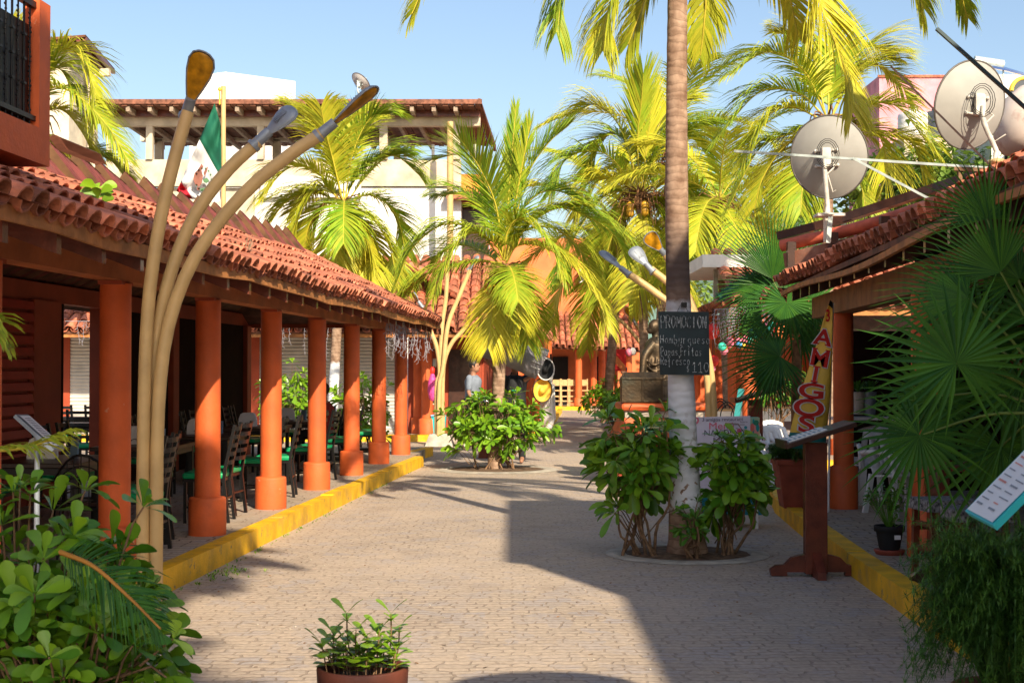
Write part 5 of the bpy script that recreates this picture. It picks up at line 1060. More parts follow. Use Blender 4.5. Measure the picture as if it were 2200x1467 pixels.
# ================================================================ WOODEN MENU STANDS
def lectern(label,c,s=1.,paper=True,name='menu_stand'):
    c=V(c); t=thing(name,c,label,'menu stand'); b=lambda x,y,z:V((c.x+x*s,c.y+y*s,c.z+z*s))
    q=MB(); q.box((-.092,-.05,.02),(.092,.05,1.10),fn=b); q.build('post',M['wood_red'],t,bevel=.006)
    prof=[(0,.03),(.10,.03),(.24,.03),(.24,.0),(.37,.0),(.38,.05),(.33,.085),(.26,.09),(.20,.15),(.13,.17),(.09,.175),(0,.175)]
    for ang,mul in ((0,1),(PI,1)):
        q=MB(); n_=len(prof); vs=[]
        for y in (-.035,.035):
            for x,z in prof: vs.append(b(math.cos(ang)*x,y,z+.005))
        q.add(vs,[list(range(n_)),list(range(n_,2*n_))[::-1]]+[(i,(i+1)%n_,n_+(i+1)%n_,n_+i) for i in range(n_)]); q.build('foot',M['wood_red'],t)
    for sg in (-1,1):
        q=MB(); q.hexa([b(-.035,sg*.051,.0),b(.035,sg*.051,.0),b(.035,sg*.27,.0),b(-.035,sg*.27,.0),b(-.035,sg*.051,.2),b(.035,sg*.051,.2),b(.035,sg*.25,.06),b(-.035,sg*.25,.06)]); q.build('foot',M['wood_red'],t)
    q=MB(); q.hexa([b(-.26,-.22,1.06),b(.30,-.22,1.24),b(.30,.22,1.24),b(-.26,.22,1.06),b(-.27,-.22,1.10),b(.29,-.22,1.28),b(.29,.22,1.28),b(-.27,.22,1.10)]); q.build('desk',M['wood_dark'],t,bevel=.004)
    q=MB(); q.hexa([b(-.285,-.22,1.06),b(-.262,-.22,1.06),b(-.262,.22,1.06),b(-.285,.22,1.06),b(-.295,-.22,1.125),b(-.275,-.22,1.128),b(-.275,.22,1.128),b(-.295,.22,1.125)]); q.build('ledge',M['wood_dark'],t)
    if paper:
        for k,(y0,m_) in enumerate(((-.19,'paper'),(-.03,'paper'))):
            q=MB(); f=lambda x,y,z:b(x,y,1.103+(x+.27)*.3214+z); q.box((-.25,y0,0),(.06,y0+.14,.010+.006*k),fn=f)
            for i in range(7): q.box((-.24+i*.04,y0+.02,.0105+.006*k),(-.225+i*.04,y0+.12,.0118+.006*k),1,fn=f)
            q.build('menu_card',[M['paper'],mat('print_blue',(.10,.25,.35),.6)],t,)
    return t
lectern('dark red wooden menu stand with curved feet and menu cards, beside the right kerb',(G(1757,1240).x,11.8,0))
lectern('second, more distant dark wooden menu stand between the white poster and the plastic chairs',(P(1622,800,21).x,21,0),1.15,False)
# near left menu stand with metal pole
c=P(75,940,8.0); t=thing('menu_stand',V((c.x,8.0,0)),'metal-framed menu holder on a steel pole, far left in front of the colonnade','menu stand')
q=MB(); a,b_,c_,d=P(33,890,7.95),P(60,890,8.25),P(140,962,8.15),P(116,965,7.85); q.sheet(a,d,c_,b_,-.02); q.build('frame',M['greym'],t)
n_=(b_-a).cross(d-a).normalized(); n_=n_ if n_.z>0 else -n_
def lerp4(u,v_): return a.lerp(b_,v_).lerp(d.lerp(c_,v_),u)+n_*.006
q=MB(); q.quad(lerp4(.06,.1),lerp4(.94,.1),lerp4(.94,.9),lerp4(.06,.9))
for i in range(16): u=.14+i*.048; q.quad(lerp4(u,.25)+n_*.002,lerp4(u+.012,.25)+n_*.002,lerp4(u+.012,.75)+n_*.002,lerp4(u,.75)+n_*.002,1)
q.build('menu_page',[M['paper'],M['ink']],t)
q=MB(); q.tube([V((c.x,8.04,.02)),V((c.x,8.04,P(0,935,8.04).z))],.016,8); q.lathe(V((c.x,8.04,0)),[(.16,0),(.16,.015),(.03,.03)],20); q.build('pole',M['greym'],t)
# near right menu board
t=thing('menu_holder',V((2.0,5.1,0)),'white tilted menu board with turquoise edge at the lower right','menu stand')
a,b_,c_,d=P(2073,1097,5.0),P(2132,1128,4.72),P(2330,930,4.72),P(2270,895,5.0); nn=(b_-a).cross(d-a).normalized(); nn=nn if nn.z>0 else -nn
q=MB(); q.hexa([v-nn*.024 for v in (a,b_,c_,d)]+[a,b_,c_,d]); q.build('board',M['turq'],t)
def l4(u,v_,o=.003): return a.lerp(b_,v_).lerp(d.lerp(c_,v_),u)+nn*o
q=MB(); q.quad(l4(.02,.04),l4(.02,.96),l4(.98,.96),l4(.98,.04))
rnd=random.Random(3)
xdir=(b_-a).normalized(); ydir=(d-a).normalized(); 
for i in range(14):
    for k in (0,1):
        u=.10+i*.06; v0=.12+k*.42; v1=v0+rnd.uniform(.16,.32); m_=1 if rnd.random()<.8 else 2; w_=.018 if i%4 else .03; q.quad(l4(u,v0,.005),l4(u,v1,.005),l4(u+w_*.6,v1,.005),l4(u+w_*.6,v0,.005),m_)
q.build('menu_page',[M['paper'],mat('print_grey',(.25,.28,.32),.6),mat('print_red',(.65,.25,.2),.6)],t)
q=MB(); q.tube([V((2.05,5.0,0)),V((2.05,5.0,1.22))],.02,8); q.lathe(V((2.05,5.0,0)),[(.18,0),(.18,.015),(.03,.03)],20); q.build('pole',M['greym'],t)
# ================================================================ POSTER STAND AND BANNER
t=thing('poster_stand',G(1560,1130),'sandwich board with a lavender Christmas menu poster beside the chalkboard palm','sign'); D=15.3
q=MB(); q.sheet(P(1470,897,D+.02),P(1470,1106,D+.02),P(1636,1106,D+.02),P(1632,897,D+.02),-.02); q.sheet(P(1475,897,D+.1),P(1470,1106,D+.5),P(1634,1106,D+.5),P(1630,897,D+.1),-.02); q.build('board',mat('tropic_board',(.75,.60,.25),.5,.25,5,c2=(.03,.35,.33)),t)
q=MB(); q.quad(P(1470,1068,D-.012),P(1470,1106,D-.012),P(1637,1106,D-.012),P(1634,1062,D-.012)); q.text('170.',P(1610,1090,D-.02),V((1,0,0)),V((0,0,1)),.055,1); q.build('teal_strip',[mat('teal_print',(.01,.22,.30),.5),M['paper']],t)
for i in range(7):
    a=i*.9; 
q=MB(); rnd=random.Random(9)
for i in range(26): c=P(rnd.uniform(1616,1631),rnd.uniform(905,1060),D-.012-.0004*i); q.disc(c,V((1,0,0)),V((0,0,1)),rnd.uniform(.012,.035),i%4,7,rnd.uniform(.02,.05))
q.build('tropical_print',[mat('print_teal',(.01,.30,.33),.5),mat('print_coral',(.75,.18,.15),.5),mat('print_leaf',(.02,.2,.12),.5),mat('print_pink',(.8,.35,.35),.5)],t)
q=MB(); K=6; gv=[]
for i in range(K+1):
    for j in range(K+1):
        u=i/K; v_=j/K; x=1486+(1612-1486)*u; y_=896+(1062-896)*v_-3*u; gv.append(P(x,y_,D-.03-.008*math.sin(u*5+v_*3)))
q.add(gv,[(i*(K+1)+j,i*(K+1)+j+1,(i+1)*(K+1)+j+1,(i+1)*(K+1)+j) for i in range(K) for j in range(K)],0,.5,True); po=q.build('poster',M['lav'],t)
q=MB(); X_=V((1,0,.02)).normalized(); Y_=V((0,0,1)); dz=D-.045; s=D/3056
q.text('3 amigos restaurant',P(1508,905,dz),X_,Y_,8*s,0); q.text('Reserva',P(1590,908,dz),X_,Y_,4*s,0,sx=.9); q.text('con anticipacion',P(1568,914,dz),X_,Y_,4*s,0,sx=.9)
q.text('Menú',P(1522,922,dz),X_,Y_,15*s,1,align='LEFT',sx=1.2); q.text('NAVIDEÑO',P(1512,936,dz),X_,Y_,13*s,0,bold=-.01,sx=1.0); q.text('Buffet',P(1532,946,dz),X_,Y_,7*s,0)
for i in range(9): w_=rnd.uniform(.25,.42); q.box((P(1550,0,dz).x-w_*.35,dz,P(0,962+i*10,dz).z),(P(1550,0,dz).x+w_*.35,dz+.001,P(0,960+i*10,dz).z),0)
q.disc(P(1494,903,dz),X_,Y_,8*s,1,16); q.disc(P(1494,903,dz-.002),X_,Y_,4*s,2,16); q.disc(P(1588,925,dz),X_,Y_,5*s,1,14); q.disc(P(1598,934,dz),X_,Y_,6*s,3,14); q.disc(P(1602,918,dz),X_,Y_,3.5*s,3,12)
q.build('printing',[M['ink'],mat('print_rose',(.70,.15,.25),.6),M['paper'],mat('print_aqua',(.05,.40,.50),.5)],po)
for x in (1480,1625):
    q=MB(); q.bar(P(x,1095,D),V((P(x,1095,D).x,D-.02,0)),.03,.03,up=V((0,1,0))); q.build('leg',M['plastic'],t)
# feather banner
t=thing('banner',P(1735,1080,15.3),'leaning yellow banner with tall red letters AMIGOS by the right column','banner'); D=15.3
le=[(1783,645),(1768,690),(1748,760),(1720,845),(1700,915),(1690,962)]; ri=[(1789,650),(1789,700),(1787,760),(1783,850),(1777,920),(1772,966)]
def bpt(u,v_,o=0):
    A=cat([V((x,y,0)) for x,y in le],21); B=cat([V((x,y,0)) for x,y in ri],21); i=min(20,int(round(v_*20))); q_=A[i].lerp(B[i],u); return P(q_.x,q_.y,D+o+.05*math.sin(u*2.6+v_*5))
q=MB(); vs=[bpt(u/6,v_/20) for v_ in range(21) for u in range(7)]
q.add(vs,[(a*7+b,a*7+b+1,(a+1)*7+b+1,(a+1)*7+b) for a in range(20) for b in range(6)],0,.5,True); 
for k,f in enumerate(q.f):
    if k//6>=17: q.m[k]=1
    if k//6<1: q.m[k]=2
bo=q.build('cloth',[M['fy'],M['teal'],M['blackc']],t); sm=bo.modifiers.new('s','SOLIDIFY'); sm.thickness=.006
q=MB(); s=D/3056; tilt=R(-8); dz=D-.075
for ch,(x,y_,w_,h_) in {'A':(1769,723,31,36),'M':(1762,768,38,36),'I':(1752,804,17,34),'G':(1744,838,44,33),'O':(1738,874,46,38),'S':(1733,909,44,36)}.items():
    a=R(-11) if ch in 'AMI' else R(-6); xd_=V((math.cos(a),0,math.sin(a))); yd_=V((-math.sin(a),0,math.cos(a)))
    for (m_,bd,oo) in ((1,.08,0),(0,.03,-.006)):
        q.text(ch,P(x,y_,dz+oo)-yd_*h_*s*.5,xd_,yd_,h_*s*.97,m_,bold=bd,align='CENTER',sx=w_/h_/(.72 if ch!='I' else .4)*(.98 if ch not in 'M' else .76))
    if ch in 'AMI':
        for sy in (0,1):
            for sg in ((-1,1) if ch!='I' else (0,)): c=P(x,y_,dz-.004)+yd_*h_*s*(-.5 if sy==0 else .44)+xd_*sg*w_*s*.33; 
            if not(ch=='A' and sy==1):
                for sg in ((-1,1) if ch!='I' else (0,)):
                    c=P(x,y_,dz-.004)+yd_*h_*s*(-.5 if sy==0 else .44)+xd_*sg*w_*s*.36; e=xd_*s*(5 if ch!='I' else 8); f_=yd_*s*3; q.add([c-e,c+e,c+e+f_,c-e+f_],[(0,1,2,3)],0)
q.text('3',P(1779,690,dz+.02),V((1,0,0)),V((0,0,1)),26*s,0,bold=.04,align='CENTER',sx=.6)
q.text('755',P(1706,946,dz),V((1,0,.05)),V((0,0,1)),13*s,1,sx=1.1); q.disc(P(1700,941,dz),V((1,0,0)),V((0,0,1)),.018,1,12)
q.build('letters',[M['redink'],M['paper']],t)
q=MB(); q.tube(cat([V((P(1783,900,D).x,D+.1,.16)),P(1785,800,D+.1),P(1790,650,D+.05)],10),.012,6); q.build('pole',M['plastic'],t)
# ================================================================ DINING FURNITURE (left)
def make_chair():
    t=thing('dining_chair',(0,0,0),'x','chair'); bl=M['black']
    q=MB(); q.box((-.21,-.19,.44),(.21,.22,.50)); s=q.build('seat',M['green'],t,bevel=.02)
    q=MB(); q.box((-.205,-.185,.41),(.205,.215,.438)); q.build('seat_frame',bl,t)
    for sx in (-1,1):
        q=MB(); q.bar((sx*.19,.19,.0),(sx*.19,.19,.41),.032,.032,up=V((0,1,0))); q.build('leg',bl,t)
        q=MB(); q.bar((sx*.19,-.24,.0),(sx*.19,-.19,.41),.032,.032,up=V((0,1,0))); q.build('leg',bl,t)
    q=MB()
    for sx in (-1,1): q.bar((sx*.19,-.19,.41),(sx*.19,-.205,.55),.032,.032,up=V((0,1,0))); q.bar((sx*.19,-.205,.55),(sx*.19,-.30,.98),.032,.03,up=V((0,1,0)))
    for k in range(5):
        z=.60+k*.085; y=-.21-(z-.55)*.22; pts=[V((x*.19,y-.03*(1-x*x),z)) for x in (-1,-.5,0,.5,1)]
        for a,b in zip(pts,pts[1:]): q.bar(a,b,.016,.042)
    q.build('backrest',bl,t)
    q=MB(); q.bar((-.19,.19,.2),(.19,.19,.2),.02,.02); q.bar((-.19,-.21,.24),(.19,-.21,.24),.02,.02); q.bar((.19,-.21,.16),(.19,.19,.16),.02,.02); q.bar((-.19,-.21,.16),(-.19,.19,.16),.02,.02); q.build('stretchers',bl,t); return t
ch0=make_chair(); first=[True]
def place(root,loc,rz,label,group,flag):
    o=root if flag[0] else copy_tree(root); flag[0]=False; o.location=loc; o.rotation_euler=(0,0,rz); o['label']=label; o['group']=group; return o
def make_table():
    t=thing('dining_table',(0,0,0),'x','table')
    q=MB(); q.box((-.40,-.62,.72),(.40,.62,.76)); q.build('tabletop',M['table'],t,bevel=.006)
    for sx in (-1,1):
        for sy in (-1,1): q=MB(); q.bar((sx*.34,sy*.55,0),(sx*.34,sy*.55,.72),.05,.05,up=V((0,1,0))); q.build('leg',M['black'],t)
    q=MB(); q.box((-.36,-.57,.66),(.36,.57,.715)); q.build('apron',M['black'],t); return t
def make_disp():
    t=thing('napkin_dispenser',(0,0,0),'x','napkin dispenser')
    q=MB(); pr=[(-.11,0),(.11,0),(.105,.10),(.085,.155),(.06,.17),(-.06,.17),(-.085,.155),(-.105,.10)]; vs=[V((x,y,z)) for y in (-.06,.06) for x,z in pr]; n=8
    q.add(vs,[list(range(n)),list(range(n,2*n))[::-1]]+[(i,(i+1)%n,n+(i+1)%n,n+i) for i in range(n)]); q.build('body',M['plastic'],t,bevel=.012)
    q=MB(); q.tube([V((.035*math.cos(a),-.062,.03+.02*math.sin(a))) for a in [PI*k/6 for k in range(7)]],.004,4); q.build('slot',M['black'],t); return t
def make_menu():
    t=thing('table_card',(0,0,0),'x','menu card'); q=MB(); q.hexa([(-.05,-.02,0),(.05,-.02,0),(.05,.0,0),(-.05,.0,0),(-.05,.0,.15),(.05,.0,.15),(.05,.008,.15),(-.05,.008,.15)]); q.build('card',mat('blue_card',(.18,.28,.38),.4),t); return t
tb0=make_table(); tf=[True]; dp0=make_disp(); df=[True]; mn0=make_menu(); mf=[True]
ordn=['nearest','second','third','fourth','fifth','farthest']
for k,y in enumerate([12.3,14.75,17.0,19.4,21.8,24.2]):
    c=L(-4.75,y,.175); place(tb0,c,0,f'dark dining table under the left colonnade, the {ordn[k]} of the row from the camera','dining tables under the colonnade',tf)
    place(dp0,c+V((-.12,.05,.762)),R(4),f'white napkin dispenser standing on the {ordn[k]} dark table of the colonnade','napkin dispensers',df)
    place(mn0,c+V((.12,.18,.762)),R(-35),f'small blue card holder beside the napkin dispenser on the {ordn[k]} colonnade table','table card holders',mf)
    for j,(dx,dy,rz,w) in enumerate(((.72,-.30,90,'street-side nearer'),(.70,.32,90,'street-side farther'),(-.72,-.3,-90,'inner-side nearer'),(-.70,.33,-90,'inner-side farther'))):
        rr=random.Random(k*7+j); place(ch0,c+V((dx+rr.uniform(-.05,.08),dy+rr.uniform(-.05,.05),0)),R(rz+rr.uniform(-8,8)),f'black slat-back chair with green seat, {w} chair of the {ordn[k]} colonnade table','black chairs with green seats',first)
for k,(xp,y) in enumerate(((-7.6,20.6),(-8.3,23.2))):
    c=L(xp,y,.175); nm='nearer' if k==0 else 'farther'
    place(tb0,c,R(90),f'dark table in front of the small shutter seen through the left opening, the {nm} one','dining tables under the colonnade',tf)
    for j in (-1,1): place(ch0,c+V((j*.3,-.62,0)),R(0),f'black chair at the {nm} table before the small shutter, {"left" if j<0 else "right"} one','black chairs with green seats',first)
# black wire chair
t=thing('wire_chair',L(-4.05,11.1,.175),'black wire-mesh chair standing behind the nearest visible column','chair'); c=V(t.location); q=MB()
bp=lambda u,v_:c+V((-.24+.48*u, .02+.12*math.sin(PI*u)*-1, .45+.42*v_*math.sin(PI*(.18+.64*u))))
for i in range(9): q.tube([bp(i/8,0),bp(i/8,.5),bp(i/8,1)],.005,4)
for j in range(6): q.tube([bp(i/8,j/5) for i in range(9)],.005,4)
q.tube([bp(i/8,1) for i in range(9)],.011,5); q.build('backrest',M['black'],t)
q=MB(); q.lathe(c+V((0,.22,.43)),[(.24,0),(.25,.02),(.01,.02)],18); q.build('seat',M['black'],t)
for a,b in ((-.2,.05),(.2,.05),(-.18,.4),(.18,.4)): q=MB(); q.tube([c+V((a,b,.44)),c+V((a*1.15,b,.0))],.011,6); q.build('leg',M['black'],t)
# ================================================================ PEOPLE
def limb(mb,pts,rads,seg=12): mb.tube(cat(pts,3*len(pts)),[rads[0]+(rads[-1]-rads[0])*i/(3*len(pts)-1) if len(rads)==2 else (rads+[rads[-1]])[min(len(rads)-1,int(i/(3*len(pts)-1)*(len(rads)-1)+.5))] for i in range(3*len(pts))],seg); [mb.ball(p,r*1.0,seg=10) for p,r in ((pts[0],rads[0]),(pts[-1],rads[-1]))]
def hand(mb,w,d,s=1.):
    d=V(d).normalized(); sd,u=frame(d); mb.ball(V(w)+d*.045*s,.040*s,seg=10,sz=1.0); 
    for k,(o,l) in enumerate(((-.028,.060),(-.010,.072),(.010,.068),(.028,.052))): p=V(w)+d*.075*s+sd*o*s; mb.tube([p,p+d*l*.6*s,p+d*l*s-u*.018*s],[.009*s,.008*s,.006*s],6)
    p=V(w)+d*.03*s+sd*.035*s; mb.tube([p,p+(d*.6+sd*.8)*.035*s,p+(d+sd*.6)*.055*s],[.011*s,.010*s,.007*s],6)
def person(label,loc,H=1.72,face=(0,-1),arms=None,sit=False,shirt='blackc',pants='blackc',hair=True,apron=None,glasses=False,bag=None):
    s=H/1.72; t=thing('person',loc,label,'person'); c=V(loc); f=V((face[0],face[1],0)).normalized(); r_=V((-f.y,f.x,0)) # r_ = person's left
    W=lambda a,b,z:c+r_*a*s+f*b*s+V((0,0,z*s))
    dz=-.42 if sit else 0
    hipz=.92+dz; sh=1.42+dz; bd=MB()
    hips=[]; 
    for sg in (-1,1):
        if sit: kn=W(sg*.11,.42,.48); an=W(sg*.12,.42,.09)
        else: kn=W(sg*.105,.03,.50); an=W(sg*.12,-.01,.09)
        hp=W(sg*.09,0,hipz); limb(bd,[hp,kn],[.085*s,.058*s]); limb(bd,[kn,an],[.055*s,.036*s]); limb(bd,[an,an+f*.16*s-V((0,0,.045*s))],[.042*s,.034*s])
        hips.append((hp,kn,an))
    # torso loft as tubes
    bd.tube(cat([W(0,0,hipz-.05),W(0,.0,hipz+.18),W(0,.01,sh-.12),W(0,0,sh)],10),[.13*s,.135*s,.13*s,.125*s,.13*s,.14*s,.15*s,.145*s,.12*s,.08*s],16,sx=1.22)
    bd.tube([W(0,0,sh-.02),W(0,.02,sh+.10)],[.058*s,.052*s],12)
    hc=W(0,.035,sh+.195); bd.ball(hc,.098*s,seg=18,sz=1.22,sx=.92 if abs(f.y)>.7 else 1,sy=.92 if abs(f.x)>.7 else 1); bd.ball(hc+f*.035*s-V((0,0,.055*s)),.068*s,seg=14)
    bd.tube([hc+f*.088*s+V((0,0,.012*s)),hc+f*.118*s-V((0,0,.022*s))],[.010*s,.016*s],8)
    for sg in (-1,1): bd.ball(hc+r_*sg*.092*s,.022*s,seg=8,sz=1.4)
    A=arms or {}
    arm=[]
    for sg in (-1,1):
        s0=W(sg*.185,0,sh-.035); e_,w_=A.get(sg,(W(sg*.235,.0,sh-.31),W(sg*.24,.10,sh-.55))); e_=V(e_); w_=V(w_)
        limb(bd,[s0,e_],[.050*s,.038*s]); limb(bd,[e_,w_],[.037*s,.025*s]); hand(bd,w_,w_-e_,s); arm.append((s0,e_,w_))
    remesh(bd,'body',M['skin'],t,vox=.013,smooth=3)
    q=MB(); q.tube(cat([W(0,0,hipz-.04),W(0,0,hipz+.18),W(0,.01,sh-.12),W(0,0,sh+.01)],10),[.155*s,.155*s,.15*s,.145*s,.15*s,.16*s,.168*s,.162*s,.135*s,.085*s],16,sx=1.24)
    for s0,e_,w_ in arm: limb(q,[s0,s0.lerp(e_,.75)],[.068*s,.058*s])
    remesh(q,'shirt',M[shirt],t,vox=.016,smooth=3)
    q=MB(); q.tube([W(0,0,hipz-.08),W(0,0,hipz+.06)],[.15*s,.152*s],14,sx=1.22)
    for hp,kn,an in hips: limb(q,[hp,kn],[.105*s,.075*s]); limb(q,[kn,an],[.072*s,.058*s])
    remesh(q,'trousers',M[pants],t,vox=.018,smooth=3)
    if hair: q=MB(); q.ball(hc+V((0,0,.03*s))-f*.012*s,.106*s,seg=18,sz=1.06); q.v=[v if (v-hc).dot(f)<.06*s or v.z>hc.z+.055*s else hc+(v-hc)*.82 for v in q.v]; q.build('hair',M['hair'],t)
    q=MB(); 
    for sg in (-1,1): q.ball(hc+f*.09*s+r_*sg*.034*s+V((0,0,.012*s)),.011*s,seg=8)
    q.build('eyes',M['black'],t); q=MB(); q.bar(hc+f*.098*s-r_*.025*s-V((0,0,.055*s)),hc+f*.098*s+r_*.025*s-V((0,0,.055*s)),.006,.008); q.build('mouth',mat('lips',(.35,.10,.08),.5),t)
    if glasses:
        q=MB()
        for sg in (-1,1): q.tube([hc+f*.108*s+r_*(sg*.036+.026*math.cos(a))*s+V((0,0,.012*s+.02*s*math.sin(a))) for a in [2*PI*k/10 for k in range(11)]],.005,4)
        q.build('glasses',M['black'],t)
    if apron:
        q=MB(); vs=[]
        for z,w in ((hipz-.42,.20),(hipz,.19),(hipz+.2,.17),(sh-.14,.10),(sh-.05,.08)):
            for u in (-1,-.5,0,.5,1): vs.append(W(u*w,.215-.05*u*u,z))
        q.add(vs,[(i*5+j,i*5+j+1,(i+1)*5+j+1,(i+1)*5+j) for i in range(4) for j in range(4)],0,.5,True); q.tube([W(-.07,.2,sh-.06),W(-.05,.02,sh+.06),W(.05,.02,sh+.06),W(.07,.2,sh-.06)],.008,5); o=q.build('apron',M[apron],t); sm=o.modifiers.new('s','SOLIDIFY'); sm.thickness=.006
        q=MB(); q.box(tuple(W(-.03,.24,sh-.24)),tuple(W(.05,.25,sh-.22))); q.build('name_badge',M['greenc'],t)
    return t
D=26
pA=V((P(1106,0,D).x,D,0)); 
person('person in black shirt and apron behind the central palm, holding up a grey cloth',pA,1.93,(-.1,-1),arms={-1:(P(1072,810,D),P(1050,778,D-.1)),1:(P(1125,818,D-.1),P(1146,806,D-.25))},apron='blackc')
t=thing('tarp',P(1100,770,D-.2),'grey patterned cloth held up and draped left and right of the central palm trunk','cloth'); gv=[]; TL,TR,BR,BL=(1022,742),(1181,752),(1150,814),(1022,768)
tp=cat([V((x,y,0)) for x,y in ((1020,757),(1058,728),(1095,722),(1140,738),(1181,753))],17); bt=cat([V((x,y,0)) for x,y in ((1024,764),(1056,774),(1110,796),(1130,806),(1150,814))],17)
for i in range(17):
    for j in range(7): q_=tp[i].lerp(bt[i],j/6); gv.append(P(q_.x,q_.y,D-.30-.25*math.sin(PI*j/6)*.5+.04*math.sin(i*1.1+j)))
q=MB(); q.add(gv,[(i*7+j,i*7+j+1,(i+1)*7+j+1,(i+1)*7+j) for i in range(16) for j in range(6)],0,.5,True); o=q.build('cloth',M['tarp'],t); sm=o.modifiers.new('s','SOLIDIFY'); sm.thickness=.008
q=MB()
for k in range(5): a,b=gv[7*13+k],gv[7*16+k]; q.bar(a+V((0,-.012,0)),b+V((0,-.012,0)),.004,.012)
q.build('stripes',M['paper'],t)
D=31; person('person in grey t-shirt and black trousers standing in the shade left of the central palm',V((P(1016,0,D).x,D,0)),1.9,(.9,-.3),shirt='greyc')
D=29.5; person('person in grey-blue t-shirt half hidden behind a column of the colonnade',V((P(592,0,D).x,D,0)),1.78,(.8,-.5),shirt='greyc',pants='redc')
D=23.2; pp=V((P(700,0,D).x,D,.17)); person('seated person in dark red shirt between two columns beside a black backpack',pp,1.72,(-1,.1),sit=True,shirt='redc')
t=thing('backpack',pp+V((.36,.05,.45)),'black backpack hung behind the seated person in red','bag'); q=MB(); c=V(t.location); q.ball(c,.2,seg=14,sz=1.3,sy=.7,sx=.6); q.ball(c+V((.08,0,-.06)),.12,seg=12,sz=1.2); q.build('pack',M['blackc'],t); q=MB(); q.tube(cat([c+V((-.1,-.05,.22)),c+V((-.2,-.05,.1)),c+V((-.1,-.05,-.2))],8),.012,5); q.build('strap',M['blackc'],t)
place(ch0,pp+V((.05,0,0)),R(90),'black chair with green seat on which the person in red sits','black chairs with green seats',first)
D=47; person('distant person with glasses and white shirt beside the red diagonal-striped sign',V((P(1341,0,D).x,D,0)),1.80,(-.9,-.4),shirt='whitec',glasses=True)
# ================================================================ STATUE
ST=thing('statue',V((P(1420,860,22).x,22,1.2)),'bronze statue of a seated robed woman leaning on a chest, on a red pedestal','statue'); D=22
def S(x,y,d=0): return P(x,y,D+d)
q=MB(); q.ball(S(1403,703,0),.085,seg=18,sz=1.28,sx=.9); q.ball(S(1397,711,-.02),.05,seg=12); q.tube([S(1391,704,-.01),S(1388,708,-.01)],[.009,.014],6); q.ball(S(1407,700,.02),.094,seg=14,sz=1.15)
q.tube([S(1407,712,.02),S(1410,730,.03)],[.055,.062],12)
q.tube(cat([S(1410,726,.02),S(1410,752,.0),S(1414,790,-.02),S(1418,826,.0),S(1420,860,.0)],12),[.10,.16,.19,.185,.17,.165,.17,.19,.22,.25,.27,.28],18)
q.tube(cat([S(1405,738,-.10),S(1385,765,-.18),S(1380,800,-.22)],8),[.085,.078,.07,.066,.062,.058,.055,.052],12); q.tube(cat([S(1380,800,-.22),S(1372,812,-.26),S(1366,800,-.3)],6),[.05,.045,.04,.036,.032,.03],10)
q.tube(cat([S(1424,742,.05),S(1440,780,-.12),S(1425,815,-.3)],8),[.08,.075,.07,.062,.055,.05,.045,.04],12)
hand(q,S(1366,802,-.3),V((-.6,-.2,-.8)))
q.tube(cat([S(1418,825,-.1),S(1400,838,-.38),S(1398,862,-.42)],8),[.16,.15,.14,.13,.12,.115,.11,.12],14); q.tube(cat([S(1425,825,-.0),S(1428,840,-.34),S(1428,862,-.38)],8),[.16,.15,.145,.14,.13,.13,.14,.16],14)
for k in range(11): # robe folds
    a=k/10; q.tube(cat([S(1392+a*36,760+8*math.sin(k*2),-.17+.1*a),S(1386+a*48,800,-.22+.05*math.sin(k)),S(1384+a*56,830+6*math.sin(k),-.30),S(1392+a*48,860,-.44)],12),[.012,.02,.024,.026,.026,.026,.026,.028,.028,.03,.03,.03],6)
for k in range(5): q.tube(cat([S(1388,770+k*12,-.2),S(1405,784+k*13,-.27),S(1430,772+k*14,-.2)],8),[.008,.018,.022,.024,.024,.02,.016,.008],6)
for k in range(7): q.ball(S(1413+math.sin(k)*1.5,722+k*6,-.10-.01*k),.02,seg=8)
remesh(q,'figure',M['bronze'],ST,vox=.012,smooth=3)
q=MB(); f=lambda x,y,z:(x,y,z); x0,x1=S(1329,0).x,S(1415,0).x; z0=P(0,862,D).z; z1=P(0,812,D).z; z2=P(0,799,D).z; y0,y1=D-.62,D-.12
q.hexa([(x0,y0,z0),(x1,y0,z0),(x1,y1,z0),(x0,y1,z0),(x0,y0,z1),(x1,y0,z1),(x1,y1,z1),(x0,y1,z1)]); q.hexa([(x0,y0,z1+.002),(x1,y0,z1+.002),(x1,y1,z1+.002),(x0,y1,z1+.002),(x0+.06,y0+.1,z2),(x1-.05,y0+.1,z2),(x1-.05,y1-.1,z2),(x0+.06,y1-.1,z2)])
for x in (x0,x0+.30,x1-.03): q.box((x-.008,y0-.012,z0),(x+.022,y0-.001,z1))
q.box((x0-.008,y0-.014,z1-.02),(x1+.008,y0-.001,z1+.012)); q.build('chest',M['bronze'],ST,bevel=.006)
PD=thing('pedestal',V((P(1420,860,22).x,22,0)),'red moulded pedestal with grey concrete band carrying the bronze statue','pedestal'); c=V(PD.location); zt=P(0,864,D).z
def blk(w,z0,z1,w1=None): 
    w1=w1 or w; q=MB(); q.hexa([c+V(v) for v in ((-w,-w,z0),(w,-w,z0),(w,w,z0),(-w,w,z0),(-w1,-w1,z1),(w1,-w1,z1),(w1,w1,z1),(-w1,w1,z1))]); return q
blk(.67,zt-.115,zt-.002).build('cap',M['orange'],PD,bevel=.05); blk(.60,zt-.22,zt-.116).build('band',M['concrete'],PD); blk(.74,zt-.52,zt-.221,.62).build('skirt',M['orange'],PD,bevel=.02); blk(.78,0,zt-.521).build('base',M['orange_d'],PD)
q=MB(); q.box((c.x-.32,c.y-.735,zt-.42),(c.x+.22,c.y-.70,zt-.27)); q.box((c.x-.34,c.y-.73,zt-.44),(c.x+.24,c.y-.69,zt-.25),1); 
for i in range(4): q.box((c.x-.27,c.y-.738,zt-.395+i*.03),(c.x+.17,c.y-.735,zt-.385+i*.03),1)
